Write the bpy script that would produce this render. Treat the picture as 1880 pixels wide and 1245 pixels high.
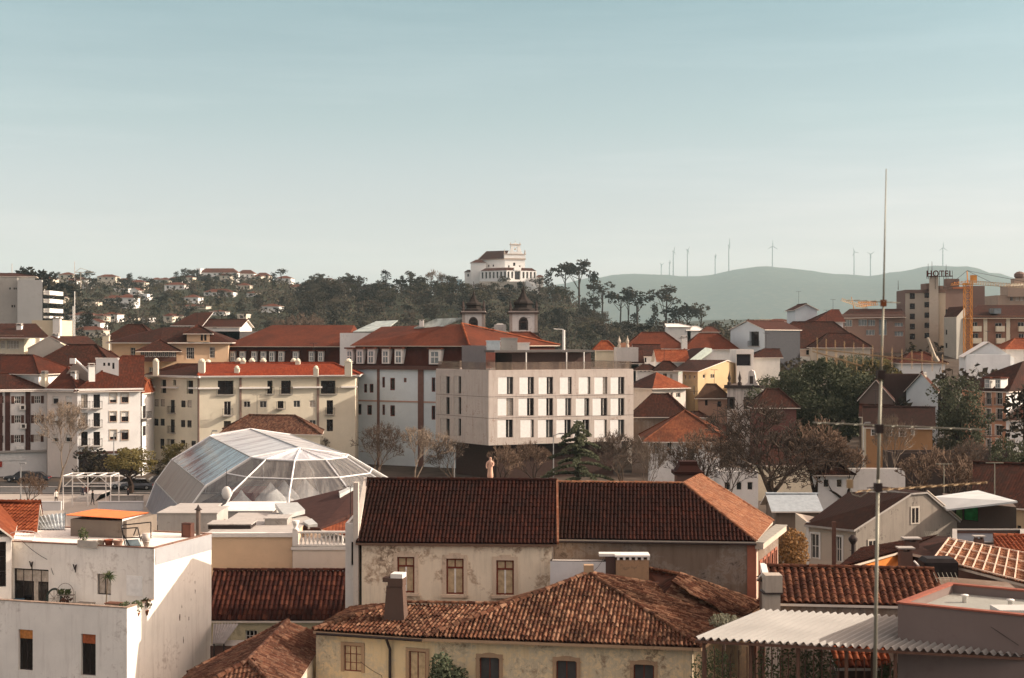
import bpy, math, random
from math import sin, cos, pi, radians, sqrt
from mathutils import Vector, noise
random.seed(7)
S=bpy.context.scene
for o in list(bpy.data.objects): bpy.data.objects.remove(o)
# ---------------------------------------------------------------- camera, sky, sun
F=1880*50/36; CY=622.5; CZ=20.0
cd=bpy.data.cameras.new('camera'); cam=bpy.data.objects.new('camera',cd); S.collection.objects.link(cam)
cam.location=(0,0,CZ); cam.rotation_euler=(radians(90),0,0)
cd.lens=50; cd.sensor_width=36; cd.clip_start=.5; cd.clip_end=40000
cd.dof.use_dof=True; cd.dof.focus_distance=140; cd.dof.aperture_fstop=2.0
S.camera=cam
SAZ=radians(2); SEL=radians(25)      # sun: to the right, a little beyond the scene
w=bpy.data.worlds.new("World"); S.world=w; w.use_nodes=True
nt=w.node_tree; nt.nodes.clear()
out=nt.nodes.new('ShaderNodeOutputWorld'); bg=nt.nodes.new('ShaderNodeBackground'); sky=nt.nodes.new('ShaderNodeTexSky')
sky.sky_type='NISHITA'; sky.sun_disc=False; sky.sun_elevation=SEL; sky.sun_rotation=pi/2-SAZ
sky.air_density=1.0; sky.dust_density=2.2; sky.ozone_density=1.5; sky.altitude=50
hs=nt.nodes.new('ShaderNodeHueSaturation'); hs.inputs['Saturation'].default_value=.42
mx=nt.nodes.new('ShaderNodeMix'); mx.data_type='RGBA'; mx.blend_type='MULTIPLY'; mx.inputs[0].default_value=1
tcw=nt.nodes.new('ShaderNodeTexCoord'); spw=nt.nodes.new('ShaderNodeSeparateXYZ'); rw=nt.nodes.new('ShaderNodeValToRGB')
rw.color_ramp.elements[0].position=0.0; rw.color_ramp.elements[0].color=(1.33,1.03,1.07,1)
rw.color_ramp.elements[1].position=.26; rw.color_ramp.elements[1].color=(.41,.60,.60,1); em=rw.color_ramp.elements.new(.15); em.color=(.67,.745,.72,1); e_=rw.color_ramp.elements.new(.6); e_.color=(2.75,1.98,1.5,1)  # overhead sky stop brightened and warmed as added fill for shaded walls
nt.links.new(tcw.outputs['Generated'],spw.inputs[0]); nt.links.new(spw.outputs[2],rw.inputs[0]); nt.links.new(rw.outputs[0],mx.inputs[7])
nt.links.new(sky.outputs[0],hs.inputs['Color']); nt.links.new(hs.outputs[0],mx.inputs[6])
mpw=nt.nodes.new('ShaderNodeMapping'); mpw.inputs['Scale'].default_value=(1.2,1.2,14); mpw.inputs['Rotation'].default_value=(.05,.06,0); nzw=nt.nodes.new('ShaderNodeTexNoise'); nzw.inputs['Scale'].default_value=2.2; nzw.inputs['Detail'].default_value=7; nzw.inputs['Roughness'].default_value=.6
rz2=nt.nodes.new('ShaderNodeValToRGB'); rz2.color_ramp.elements[0].position=.45; rz2.color_ramp.elements[0].color=(1,1,1,1); rz2.color_ramp.elements[1].position=.8; rz2.color_ramp.elements[1].color=(1.26,1.19,1.16,1)
mx2=nt.nodes.new('ShaderNodeMix'); mx2.data_type='RGBA'; mx2.blend_type='MULTIPLY'; mx2.inputs[0].default_value=1
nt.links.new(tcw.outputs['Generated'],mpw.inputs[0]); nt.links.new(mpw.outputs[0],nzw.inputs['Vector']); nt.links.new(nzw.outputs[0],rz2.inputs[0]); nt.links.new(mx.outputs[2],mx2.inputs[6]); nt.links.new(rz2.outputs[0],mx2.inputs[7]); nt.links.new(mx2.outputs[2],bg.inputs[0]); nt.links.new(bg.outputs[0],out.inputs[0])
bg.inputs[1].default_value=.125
sl=bpy.data.lights.new('sun','SUN'); sl.energy=4.3; sl.angle=radians(.53); sl.color=(1,.87,.72)
sun=bpy.data.objects.new('sun',sl); S.collection.objects.link(sun)
SD=Vector((cos(SAZ)*cos(SEL),sin(SAZ)*cos(SEL),sin(SEL)))
sun.rotation_euler=SD.to_track_quat('Z','Y').to_euler(); sun.location=(100,0,200)
S.view_settings.view_transform='Standard'; S.view_settings.look='None'; S.view_settings.exposure=.72; S.view_settings.gamma=1
S.render.engine='CYCLES'; S.cycles.max_bounces=6; S.cycles.volume_bounces=1; S.cycles.transparent_max_bounces=16
# ---------------------------------------------------------------- helpers
def W(px,py,Y): return Vector(((px-940)*Y/F,Y,CZ+(CY-py)*Y/F))
def PX(px,Y): return Vector(((px-940)*Y/F,Y))
def ZZ(py,Y): return CZ+(CY-py)*Y/F
ZM={'A':(0,900,3.61),'B':(380,860,3.234),'C':(560,860,3.233),'D':(1000,840,3.074),'E':(1400,860,3.233),'F':(0,640,4.15),'G':(250,640,4.151),'H':(630,560,3.418),'I':(1140,580,3.889),'J':(1480,460,2.83),'K':(0,460,4.273),'L':(820,430,3.615)}
def zz(k,x,y): a,b,s=ZM[k]; return (a+x/s,b+y/s)
def zr(k,rs): return [zz(k,r[0],r[1])+zz(k,r[2],r[3]) for r in rs]
ORG={}
def link(o): S.collection.objects.link(o)
def thing(name,label,cat,loc=(0,0,0),group=None,rz=0):
    o=bpy.data.objects.new(name,None); link(o); o.location=loc; o.rotation_euler=(0,0,rz)
    o.empty_display_size=.3; o['label']=label; o['category']=cat
    if group: o['group']=group
    ORG[o.name]=Vector(loc); return o
def tag(o,label=None,cat=None,group=None,kind=None):
    if label:o['label']=label
    if cat:o['category']=cat
    if group:o['group']=group
    if kind:o['kind']=kind
    return o
class MB:
    def __init__(s): s.v=[];s.f=[];s.m=[];s.uv=[]
    def poly(s,pts,m=0,uv=None):
        n=len(s.v); s.v+= [tuple(p) for p in pts]; s.f.append(tuple(range(n,n+len(pts)))); s.m.append(m); s.uv.append(uv)
    def hexa(s,b,t,m=0):
        n=len(s.v); s.v+=[tuple(p) for p in b]+[tuple(p) for p in t]
        for q in ((3,2,1,0),(4,5,6,7),(0,1,5,4),(1,2,6,5),(2,3,7,6),(3,0,4,7)):
            s.f.append(tuple(n+i for i in q)); s.m.append(m); s.uv.append(None)
    def box(s,x0,x1,y0,y1,z0,z1,m=0):
        s.hexa([(x0,y0,z0),(x1,y0,z0),(x1,y1,z0),(x0,y1,z0)],[(x0,y0,z1),(x1,y0,z1),(x1,y1,z1),(x0,y1,z1)],m)
    def cbox(s,c,sx,sy,z0,z1,m=0,rz=0,tp=1):
        b=[];t=[]
        for a,d in ((-1,-1),(1,-1),(1,1),(-1,1)):
            x=a*sx/2;y=d*sy/2
            b.append((c[0]+x*cos(rz)-y*sin(rz),c[1]+x*sin(rz)+y*cos(rz),z0)); x*=tp;y*=tp
            t.append((c[0]+x*cos(rz)-y*sin(rz),c[1]+x*sin(rz)+y*cos(rz),z1))
        s.hexa(b,t,m)
    def fbox(s,F_,u0,u1,z0,z1,d0,d1,m=0):   # box on a face: u along, z, d out along normal
        P=lambda u,d,z: F_.p(u,z,d)
        s.hexa([P(u0,d1,z0),P(u1,d1,z0),P(u1,d0,z0),P(u0,d0,z0)],[P(u0,d1,z1),P(u1,d1,z1),P(u1,d0,z1),P(u0,d0,z1)],m)
    def tube(s,a,b,r0,r1=None,n=6,m=0,cap=True):
        a=Vector(a);b=Vector(b); r1=r0 if r1 is None else r1
        d=(b-a); 
        if d.length<1e-6: return
        d.normalize(); x=d.orthogonal().normalized(); y=d.cross(x); k=len(s.v)
        for c,r in ((a,r0),(b,r1)):
            for i in range(n):
                t=2*pi*i/n; q=c+x*cos(t)*r+y*sin(t)*r; s.v.append(tuple(q))
        for i in range(n):
            j=(i+1)%n; s.f.append((k+i,k+j,k+n+j,k+n+i)); s.m.append(m); s.uv.append(None)
        if cap:
            s.f.append(tuple(k+n+i for i in range(n)));s.m.append(m);s.uv.append(None)
            s.f.append(tuple(k+n-1-i for i in range(n)));s.m.append(m);s.uv.append(None)
    def path(s,pts,r,n=5,m=0):
        for a,b in zip(pts,pts[1:]): s.tube(a,b,r,r,n,m)
    def lathe(s,prof,c,n=12,m=0,sq=1):
        k=len(s.v)
        for r,z in prof:
            for i in range(n):
                t=2*pi*(i+.5)/n; s.v.append((c[0]+r*cos(t),c[1]+r*sin(t)*sq,c[2]+z))
        for j in range(len(prof)-1):
            for i in range(n):
                q=(i+1)%n; s.f.append((k+j*n+i,k+j*n+q,k+(j+1)*n+q,k+(j+1)*n+i)); s.m.append(m); s.uv.append(None)
        s.f.append(tuple(k+(len(prof)-1)*n+i for i in range(n)));s.m.append(m);s.uv.append(None)
        s.f.append(tuple(k+n-1-i for i in range(n)));s.m.append(m);s.uv.append(None)
    def build(s,name,mats,parent=None,smooth=False):
        if not isinstance(mats,(list,tuple)): mats=[mats]
        me=bpy.data.meshes.new(name)
        root=parent
        while root is not None and root.parent is not None: root=root.parent
        off=ORG.get(root.name,Vector((0,0,0))) if root is not None else Vector((0,0,0))
        me.from_pydata([(a-off.x,b-off.y,c-off.z) for a,b,c in s.v],[],s.f)
        for mt in mats: me.materials.append(mt)
        me.polygons.foreach_set('material_index',s.m)
        if smooth: me.polygons.foreach_set('use_smooth',[True]*len(s.f))
        if any(u is not None for u in s.uv):
            L=me.uv_layers.new(name='UVMap'); k=0; arr=[]
            for f,u in zip(s.f,s.uv):
                for i in range(len(f)): arr+= list(u[i]) if u else [0,0]
            L.data.foreach_set('uv',arr)
        me.update()
        o=bpy.data.objects.new(name,me); link(o)
        if parent is not None: o.parent=parent
        return o
class Face:
    def __init__(s,a,b):
        s.o=Vector(a[:2]); s.u=(Vector(b[:2])-s.o); s.L=s.u.length; s.u.normalize(); s.n=Vector((s.u.y,-s.u.x))
    def p(s,u,z,d=0): return Vector((s.o.x+s.u.x*u+s.n.x*d,s.o.y+s.u.y*u+s.n.y*d,z))
    def at(s,px,py,d=0):
        r=Vector(((px-940)/F,1)); o=s.o+s.n*d; t=s.n.dot(o)/s.n.dot(r)
        q=r*t; return (q-o).dot(s.u), CZ+(CY-py)/F*t
    def rect(s,r):
        u0,z1=s.at(r[0],(r[1]+0)); u1,z0=s.at(r[2],r[3]); _,za=s.at((r[0]+r[2])/2,r[1]); _,zb=s.at((r[0]+r[2])/2,r[3])
        return (u0,u1,zb,za)
# ---------------------------------------------------------------- materials
def nodemat(name):
    m=bpy.data.materials.new(name); m.use_nodes=True; nt=m.node_tree; b=nt.nodes['Principled BSDF']; b.inputs['Specular IOR Level'].default_value=.08; return m,nt,b
def N(nt,t,**k):
    n=nt.nodes.new(t)
    for a,v in k.items():
        if a in ('inp',):
            for q,x in v.items(): n.inputs[q].default_value=x
        else: setattr(n,a,v)
    return n
def ramp(nt,src,stops):
    r=N(nt,'ShaderNodeValToRGB'); e=r.color_ramp.elements
    while len(e)<len(stops): e.new(.5)
    for q,(p,c) in zip(e,stops): q.position=p; q.color=(*c,1) if len(c)==3 else c
    nt.links.new(src,r.inputs[0]); return r.outputs[0]
def mixc(nt,fac,a,b,mode='MIX'):
    m=N(nt,'ShaderNodeMix',data_type='RGBA',blend_type=mode)
    for s,i in ((fac,0),(a,6),(b,7)):
        if hasattr(s,'is_output'): nt.links.new(s,m.inputs[i])
        else: m.inputs[i].default_value=s if i==0 else (*s,1)
    return m.outputs[2]
MC={}
def plain(name,c,rough=.8,metal=0,var=.12,sc=3.0,bump=0):
    if name in MC: return MC[name]
    m,nt,b=nodemat(name); tc=N(nt,'ShaderNodeTexCoord'); n=N(nt,'ShaderNodeTexNoise',inp={'Scale':sc,'Detail':5})
    nt.links.new(tc.outputs['Object'],n.inputs['Vector'])
    lo=tuple(x*(1-var) for x in c); hi=tuple(min(1,x*(1+var)) for x in c)
    nt.links.new(ramp(nt,n.outputs[0],[(.3,lo),(.7,hi)]),b.inputs['Base Color'])
    b.inputs['Roughness'].default_value=rough; b.inputs['Metallic'].default_value=metal
    if bump:
        bp=N(nt,'ShaderNodeBump',inp={'Strength':bump,'Distance':.02}); nt.links.new(n.outputs[0],bp.inputs['Height']); nt.links.new(bp.outputs[0],b.inputs['Normal'])
    MC[name]=m; return m
def plaster(name,c,stain=.4,dark=(.10,.075,.055),sc=.5,patch=None,patchf=.0,rough=.9,streak=.5):
    """wall render: soft tone changes, rain streaks, dirt blotches with their own shape, optional bare patches"""
    if name in MC: return MC[name]
    m,nt,b=nodemat(name); L=nt.links; tc=N(nt,'ShaderNodeTexCoord')
    n1=N(nt,'ShaderNodeTexNoise',inp={'Scale':sc,'Detail':8,'Roughness':.65}); L.new(tc.outputs['Object'],n1.inputs['Vector'])
    n2=N(nt,'ShaderNodeTexNoise',inp={'Scale':sc*7,'Detail':8,'Roughness':.75,'Distortion':.6}); L.new(tc.outputs['Object'],n2.inputs['Vector'])
    mp=N(nt,'ShaderNodeMapping'); mp.inputs['Scale'].default_value=(2.2,2.2,.16); L.new(tc.outputs['Object'],mp.inputs['Vector'])
    n3=N(nt,'ShaderNodeTexNoise',inp={'Scale':1.4,'Detail':6,'Roughness':.7}); L.new(mp.outputs[0],n3.inputs['Vector'])
    col=ramp(nt,n1.outputs[0],[(.3,tuple(x*.86 for x in c)),(.7,tuple(min(1,x*1.06) for x in c))])
    if patch:
        pf=ramp(nt,n1.outputs[0],[(.56-patchf*.14,(0,0,0)),(.60-patchf*.12,(1,1,1))]); pm=N(nt,'ShaderNodeMath',operation='MULTIPLY'); 
        pn=ramp(nt,n2.outputs[0],[(.42,(0,0,0)),(.5,(1,1,1))]); L.new(pf,pm.inputs[0]); L.new(pn,pm.inputs[1])
        col=mixc(nt,pm.outputs[0],col,patch)
    a=ramp(nt,n3.outputs[0],[(.5,(0,0,0)),(.78,(streak*stain,)*3)]); col=mixc(nt,a,col,dark)
    mm=N(nt,'ShaderNodeMath',operation='MULTIPLY'); L.new(n1.outputs[0],mm.inputs[0]); L.new(n2.outputs[0],mm.inputs[1])
    d=ramp(nt,mm.outputs[0],[(.30,(0,0,0)),(.38,(stain,)*3)]); col=mixc(nt,d,col,dark)
    L.new(col,b.inputs['Base Color']); b.inputs['Roughness'].default_value=rough
    bp=N(nt,'ShaderNodeBump',inp={'Strength':.25,'Distance':.02}); L.new(n2.outputs[0],bp.inputs['Height']); L.new(bp.outputs[0],b.inputs['Normal'])
    MC[name]=m; return m
def tiles(name,cols,pitch=.22,row=.4,bump=.0,grime=.5,gcol=(.03,.02,.015),gsc=.35,rough=.85,light=None,lf=.5):
    """clay tiles: one tone per tile from the UV cell, grime and lichen in patches"""
    if name in MC: return MC[name]
    if len(cols)==1: cols=cols*2
    cols=[tuple(x*.68 for x in c) for c in cols]; gcol=tuple(x*.68 for x in gcol)
    m,nt,b=nodemat(name); L=nt.links; uv=N(nt,'ShaderNodeUVMap'); sp=N(nt,'ShaderNodeSeparateXYZ'); L.new(uv.outputs[0],sp.inputs[0])
    def M(op,a,bv=None):
        n=N(nt,'ShaderNodeMath',operation=op)
        for i,x in enumerate((a,bv)):
            if x is None: continue
            if hasattr(x,'is_output'): L.new(x,n.inputs[i])
            else: n.inputs[i].default_value=x
        return n.outputs[0]
    iu=M('FLOOR',M('DIVIDE',sp.outputs[0],pitch)); iv=M('FLOOR',M('DIVIDE',sp.outputs[1],row))
    cb=N(nt,'ShaderNodeCombineXYZ'); L.new(iu,cb.inputs[0]); L.new(iv,cb.inputs[1])
    wn=N(nt,'ShaderNodeTexWhiteNoise',noise_dimensions='2D'); L.new(cb.outputs[0],wn.inputs['Vector'])
    k=len(cols); col=ramp(nt,wn.outputs['Value'],[((i+.5)/k,c) for i,c in enumerate(cols)])
    tc=N(nt,'ShaderNodeTexCoord'); n1=N(nt,'ShaderNodeTexNoise',inp={'Scale':gsc,'Detail':9,'Roughness':.7}); L.new(tc.outputs['Object'],n1.inputs['Vector'])
    n2=N(nt,'ShaderNodeTexNoise',inp={'Scale':gsc*9,'Detail':6,'Roughness':.7}); L.new(tc.outputs['Object'],n2.inputs['Vector'])
    g=ramp(nt,n1.outputs[0],[(.42,(0,0,0)),(.62,(grime,)*3)]); col=mixc(nt,g,col,gcol)
    if light:
        a=ramp(nt,n2.outputs[0],[(.52,(0,0,0)),(.62,(lf,)*3)]); col=mixc(nt,a,col,light)
    L.new(col,b.inputs['Base Color']); b.inputs['Roughness'].default_value=rough
    if bump:
        h=M('ABSOLUTE',M('SINE',M('MULTIPLY',sp.outputs[0],pi/pitch))); fr=M('FRACT',M('DIVIDE',sp.outputs[1],row)); h=M('SUBTRACT',h,M('MULTIPLY',fr,.6))
        bp=N(nt,'ShaderNodeBump',inp={'Strength':bump,'Distance':.06}); L.new(h,bp.inputs['Height']); L.new(bp.outputs[0],b.inputs['Normal'])
    MC[name]=m; return m
def leafmat(name,cs,trans=.25):
    if name in MC: return MC[name]
    cs=[tuple(x*.75 for x in c) for c in cs]
    m,nt,b=nodemat(name); L=nt.links; tc=N(nt,'ShaderNodeTexCoord'); n=N(nt,'ShaderNodeTexNoise',inp={'Scale':.9,'Detail':4}); L.new(tc.outputs['Object'],n.inputs['Vector'])
    g=N(nt,'ShaderNodeNewGeometry'); oi=N(nt,'ShaderNodeObjectInfo')
    a=N(nt,'ShaderNodeMath',operation='ADD'); a2=N(nt,'ShaderNodeMath',operation='ADD'); 
    m1=N(nt,'ShaderNodeMath',operation='MULTIPLY',inp={1:.5}); m2=N(nt,'ShaderNodeMath',operation='MULTIPLY',inp={1:.35})
    L.new(g.outputs['Random Per Island'],m1.inputs[0]); L.new(oi.outputs['Random'],m2.inputs[0])
    L.new(n.outputs[0],a.inputs[0]); L.new(m1.outputs[0],a.inputs[1]); L.new(a.outputs[0],a2.inputs[0]); L.new(m2.outputs[0],a2.inputs[1])
    L.new(ramp(nt,a2.outputs[0],[(.35+.6*i/max(1,len(cs)-1),c) for i,c in enumerate(cs)]),b.inputs['Base Color'])
    b.inputs['Roughness'].default_value=.7
    if trans:
        b.inputs['Transmission Weight'].default_value=0
        t=N(nt,'ShaderNodeBsdfTranslucent'); L.new(b.inputs['Base Color'].links[0].from_socket,t.inputs[0])
        ms=N(nt,'ShaderNodeMixShader',inp={0:trans}); o=nt.nodes['Material Output']; L.new(b.outputs[0],ms.inputs[1]); L.new(t.outputs[0],ms.inputs[2]); L.new(ms.outputs[0],o.inputs[0])
    MC[name]=m; return m
def glass(name,c=(.03,.035,.04),rough=.12,var=.0):
    m=plain(name,c,rough,0,.3,1.2); m.node_tree.nodes['Principled BSDF'].inputs['Specular IOR Level'].default_value=.4; return m
G_DARK=glass('dark window glass',(.013,.010,.010)); G_MID=glass('window glass',(.06,.06,.06),.1); 
G_CURT=plain('curtain behind glass',(.42,.36,.30),.25,0,.25,5); G_MIX=[G_DARK,G_DARK,G_DARK,G_MID,G_CURT]; G_BLUE=glass('pale window glass',(.16,.19,.2),.15)
M_WFR=plain('white window frame',(.70,.66,.60),.5); M_RFR=plain('red brown window frame',(.16,.045,.03),.6); M_DFR=plain('dark window frame',(.04,.03,.028),.5)
M_SHUT=plain('white shutter',(.62,.58,.53),.7); M_BSH=plain('brown shutter',(.085,.04,.03),.7)
M_STONE=plaster('stone trim',(.50,.42,.34),.3); M_IRON=plain('iron railing',(.03,.025,.025),.5); M_CONC=plaster('concrete',(.36,.33,.30),.5)
M_METAL=plain('grey metal',(.35,.34,.33),.4,.6); M_WHT=plaster('white render',(.74,.70,.65),.22); M_CREAM=plaster('cream render',(.68,.60,.46),.2)
M_WARM=plaster('warm white render',(.70,.62,.54),.25)
T_RED=tiles('red clay tiles',[(.075,.019,.010),(.10,.024,.012),(.13,.033,.016),(.08,.02,.011)],bump=.35,grime=.45)
T_ORG=tiles('orange clay tiles',[(.24,.055,.022),(.31,.08,.03),(.27,.065,.026),(.36,.105,.045)],bump=.35,grime=.4,gcol=(.07,.025,.015))
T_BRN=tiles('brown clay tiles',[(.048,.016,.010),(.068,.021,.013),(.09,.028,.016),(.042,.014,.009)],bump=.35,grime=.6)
T_FAR=tiles('far clay tiles',[(.13,.045,.028),(.16,.055,.034),(.14,.05,.03)],bump=0,grime=.45,gsc=.12)
T_FARB=tiles('far brown tiles',[(.075,.026,.018),(.095,.032,.02),(.06,.022,.016)],bump=0,grime=.4,gsc=.12)
# ---------------------------------------------------------------- roofs
def inward(pts):
    n=(Vector(pts[1])-Vector(pts[0])).cross(Vector(pts[2])-Vector(pts[0])).normalized()
    return n if n.z>0 else -n
def roof_uv(pts):
    a=Vector(pts[0]);b=Vector(pts[1]);u=(b-a).normalized(); n=inward(pts); v=n.cross(u)
    if v.z<0: v=-v
    return a,u,v,n,[((Vector(p)-a).dot(u)+50,(Vector(p)-a).dot(v)) for p in pts]
def roofplane(mb,pts,th=.12,m=0,me=1):
    """flat roof pane with thickness: pts[0]-pts[1] is the eave"""
    a,u,v,n,uv=roof_uv(pts)
    mb.poly(pts if (Vector(pts[1])-Vector(pts[0])).cross(Vector(pts[2])-Vector(pts[0])).z>0 else pts[::-1],m,uv if (Vector(pts[1])-Vector(pts[0])).cross(Vector(pts[2])-Vector(pts[0])).z>0 else uv[::-1])
    lo=[Vector(p)-Vector((0,0,th)) for p in pts]; mb.poly(lo,me)
    for i in range(len(pts)):
        j=(i+1)%len(pts); mb.poly([pts[i],pts[j],lo[j],lo[i]],me)
def tilegeo(mb,pts,pitch=.22,row=.4,amp=.055,step=.035,m=0,sub=6,jit=.012):
    """barrel tile relief over a convex planar roof pane"""
    a,u,v,n,uv=roof_uv(pts); P=[(x-50,y) for x,y in uv]
    us=[p[0] for p in P]; u0,u1=min(us),max(us); k=int((u1-u0)/pitch*sub)+1
    def rng(x):
        ys=[]
        for i in range(len(P)):
            (x0,y0),(x1,y1)=P[i],P[(i+1)%len(P)]
            if abs(x1-x0)<1e-9:
                if abs(x-x0)<1e-6: ys+=[y0,y1]
                continue
            t=(x-x0)/(x1-x0)
            if -1e-6<=t<=1+1e-6: ys.append(y0+t*(y1-y0))
        return (min(ys),max(ys)) if ys else (0,0)
    vm=max(p[1] for p in P); R=int(vm/row)+2; base=len(mb.v)
    for i in range(k+1):
        x=u0+(u1-u0)*i/k; lo,hi=rng(x); ph=(x/pitch)%1; h=amp*(abs(sin(pi*ph))**.7*2-1)
        for j in range(R):
            for e in (0,1):
                y=j*row+(e*row*.985); rr=random.Random(int(x/pitch)*131+j*17+3); jt=(rr.random()-.5)*jit*2
                yc=min(max(y+ (0 if e else 0),lo),hi); q=a+u*x+v*yc+n*(h+step*(1-e)+jt+.05); mb.v.append(tuple(q))
                mb_uv=(x+50,yc)
                TUV[len(mb.v)-1]=mb_uv
    C=R*2
    for i in range(k):
        for j in range(C-1):
            q=(base+i*C+j,base+(i+1)*C+j,base+(i+1)*C+j+1,base+i*C+j+1)
            V=[mb.v[t] for t in q]
            if (Vector(V[0])-Vector(V[3])).length+(Vector(V[1])-Vector(V[2])).length<1e-4 and j%2==0: continue
            y0=TUV[q[0]][1];y3=TUV[q[3]][1];y1=TUV[q[1]][1];y2=TUV[q[2]][1]
            if abs(y0-y3)<1e-5 and abs(y1-y2)<1e-5: continue
            vm_=(j//2+.5)*row; mb.f.append(q); mb.m.append(m); mb.uv.append([(TUV[t][0] if 0 else min(max(TUV[t][0],0),1e5),vm_) for t in q])
            um=(u0+(u1-u0)*(i+.5)/k)+50; mb.uv[-1]=[(um,vm_)]*4
TUV={}
def ridgecaps(mb,a,b,r=.13,m=0,seg=.45,lift=.08):
    a=Vector(a);b=Vector(b);L=(b-a).length;k=max(1,int(L/seg)); d=(b-a)/k; up=Vector((0,0,1)); s=d.cross(up).normalized(); w=s.cross(d).normalized()
    for i in range(k):
        p=a+d*i+w*(lift+.0); q=p+d*1.08+w*.0; c=len(mb.v); rr=r*(1+random.uniform(-.08,.08))
        for cc,r_ in ((p,rr*1.12),(q,rr*.9)):
            for t in range(6):
                an=pi*t/5; mb.v.append(tuple(cc+s*cos(an)*r_+w*sin(an)*r_-w*.04))
        uvv=(100+i*.37,(a.x*3.3)%7)
        for t in range(5): mb.f.append((c+t,c+t+1,c+7+t,c+6+t)); mb.m.append(m); mb.uv.append([uvv]*4)
        mb.f.append(tuple(c+t for t in range(6)));mb.m.append(m);mb.uv.append([uvv]*6)
def rise_pts(foot,over):
    fs=[Face(foot[i],foot[(i+1)%4]) for i in range(4)]; out=[]
    for i in range(4):
        p=Vector(foot[i][:2]); out.append(p+ (fs[i].n+fs[i-1].n)*over)   # near-rectangular footprints
    return out
class House:
    def __init__(s,name,label,cat,foot,z0,z1,mat,group=None):
        s.foot=[Vector(p[:2]) for p in foot]; s.z0=z0;s.z1=z1;s.mat=mat
        c=sum(s.foot,Vector((0,0)))/len(s.foot); s.c=c
        s.t=thing(name,label,cat,(c.x,c.y,z0),group); s.F=[Face(s.foot[i],s.foot[(i+1)%len(s.foot)]) for i in range(len(s.foot))]
        s.holes={i:[] for i in range(len(s.foot))}; s.wname='wall'; s.back=2
    def w(s,face,rects,frame=None,pane=None,nx=2,nz=1,dep=.18,fr=.06,surr=None,sw=.14,sill=None,arch=False,bars=None,name='window',label=None,metric=False,rail=None,shut=None):
        Fc=s.F[face]
        for r in rects:
            u0,u1,z0,z1=r if metric else Fc.rect(r)
            u0=max(u0,.03);u1=min(u1,Fc.L-.03); z0=max(z0,s.z0+.02); z1=min(z1,s.z1-.03)
            if u1-u0<.08 or z1-z0<.08: continue
            ok=True
            for h in s.holes[face]:
                if u0<h[1] and u1>h[0] and z0<h[3] and z1>h[2]: ok=False
            if not ok: continue
            s.holes[face].append((u0,u1,z0,z1,dep)); mb=MB(); f=fr; fm=0
            d0,d1=-dep+.01,-dep+.06
            for a in ((u0,u1,z0,z0+f),(u0,u1,z1-f,z1),(u0,u0+f,z0+f,z1-f),(u1-f,u1,z0+f,z1-f)): mb.fbox(Fc,*a,d0,d1,0)
            for i in range(1,nx): uu=u0+(u1-u0)*i/nx; mb.fbox(Fc,uu-f*.4,uu+f*.4,z0+f,z1-f,d0,d1-.005,0)
            for i in range(1,nz): q=z0+(z1-z0)*i/nz; mb.fbox(Fc,u0+f,u1-f,q-f*.3,q+f*.3,d0,d1-.008,0)
            if surr is not None:
                t=sw; 
                for a in ((u0-t,u0,z0-t*.2,z1),(u1,u1+t,z0-t*.2,z1),(u0-t,u1+t,z1,z1+t)): mb.fbox(Fc,*a,-.02,.05,1)
            if sill is not None: mb.fbox(Fc,u0-.1,u1+.1,z0-.10,z0,-.05,.10,1)
            if shut is not None:
                ws=(u1-u0)*.5
                mb.fbox(Fc,u0-ws,u0-.02,z0,z1,.01,.05,2); mb.fbox(Fc,u1+.02,u1+ws,z0,z1,.01,.05,2)
            o=mb.build(name,[frame or M_WFR,surr or sill or M_STONE,shut or M_SHUT],s.t)
            if label:o['label']=label
            g=MB(); g.poly([Fc.p(u0+f*.5,z0+f*.5,-dep+.03),Fc.p(u1-f*.5,z0+f*.5,-dep+.03),Fc.p(u1-f*.5,z1-f*.5,-dep+.03),Fc.p(u0+f*.5,z1-f*.5,-dep+.03)])
            pn=pane or G_DARK
            if isinstance(pn,list): pn=random.choice(pn)
            if pn=='half':    # roller blind half down
                k=random.choice([.25,.4,.5,.7]); zb=z1-(z1-z0)*k; g.build('pane',G_DARK,o); bl=MB(); bl.fbox(Fc,u0+.02,u1-.02,zb,z1-.02,-dep+.065,-dep+.09); bl.build('blind',M_SHUT,o)
            else: g.build('pane',pn,o)
            if rail:
                rb=MB(); h=z0+1.0; rb.fbox(Fc,u0-.25,u1+.25,z0-.14,z0-.02,0,rail,0)
                rb.fbox(Fc,u0-.25,u1+.25,h-.04,h,rail-.05,rail,1)
                k=int((u1-u0+.5)/.16)
                for i in range(k+1): uu=u0-.23+(u1-u0+.46)*i/k; rb.fbox(Fc,uu-.012,uu+.012,z0-.02,h-.04,rail-.04,rail-.016,1)
                for uu in (u0-.25,u1+.21):
                    rb.fbox(Fc,uu,uu+.04,h-.04,h,0,rail-.05,1); rb.fbox(Fc,uu+.005,uu+.03,z0-.02,h-.04,rail*.45,rail*.45+.03,1)
                rb.build('balcony',[M_CONC,M_IRON],s.t)
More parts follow.
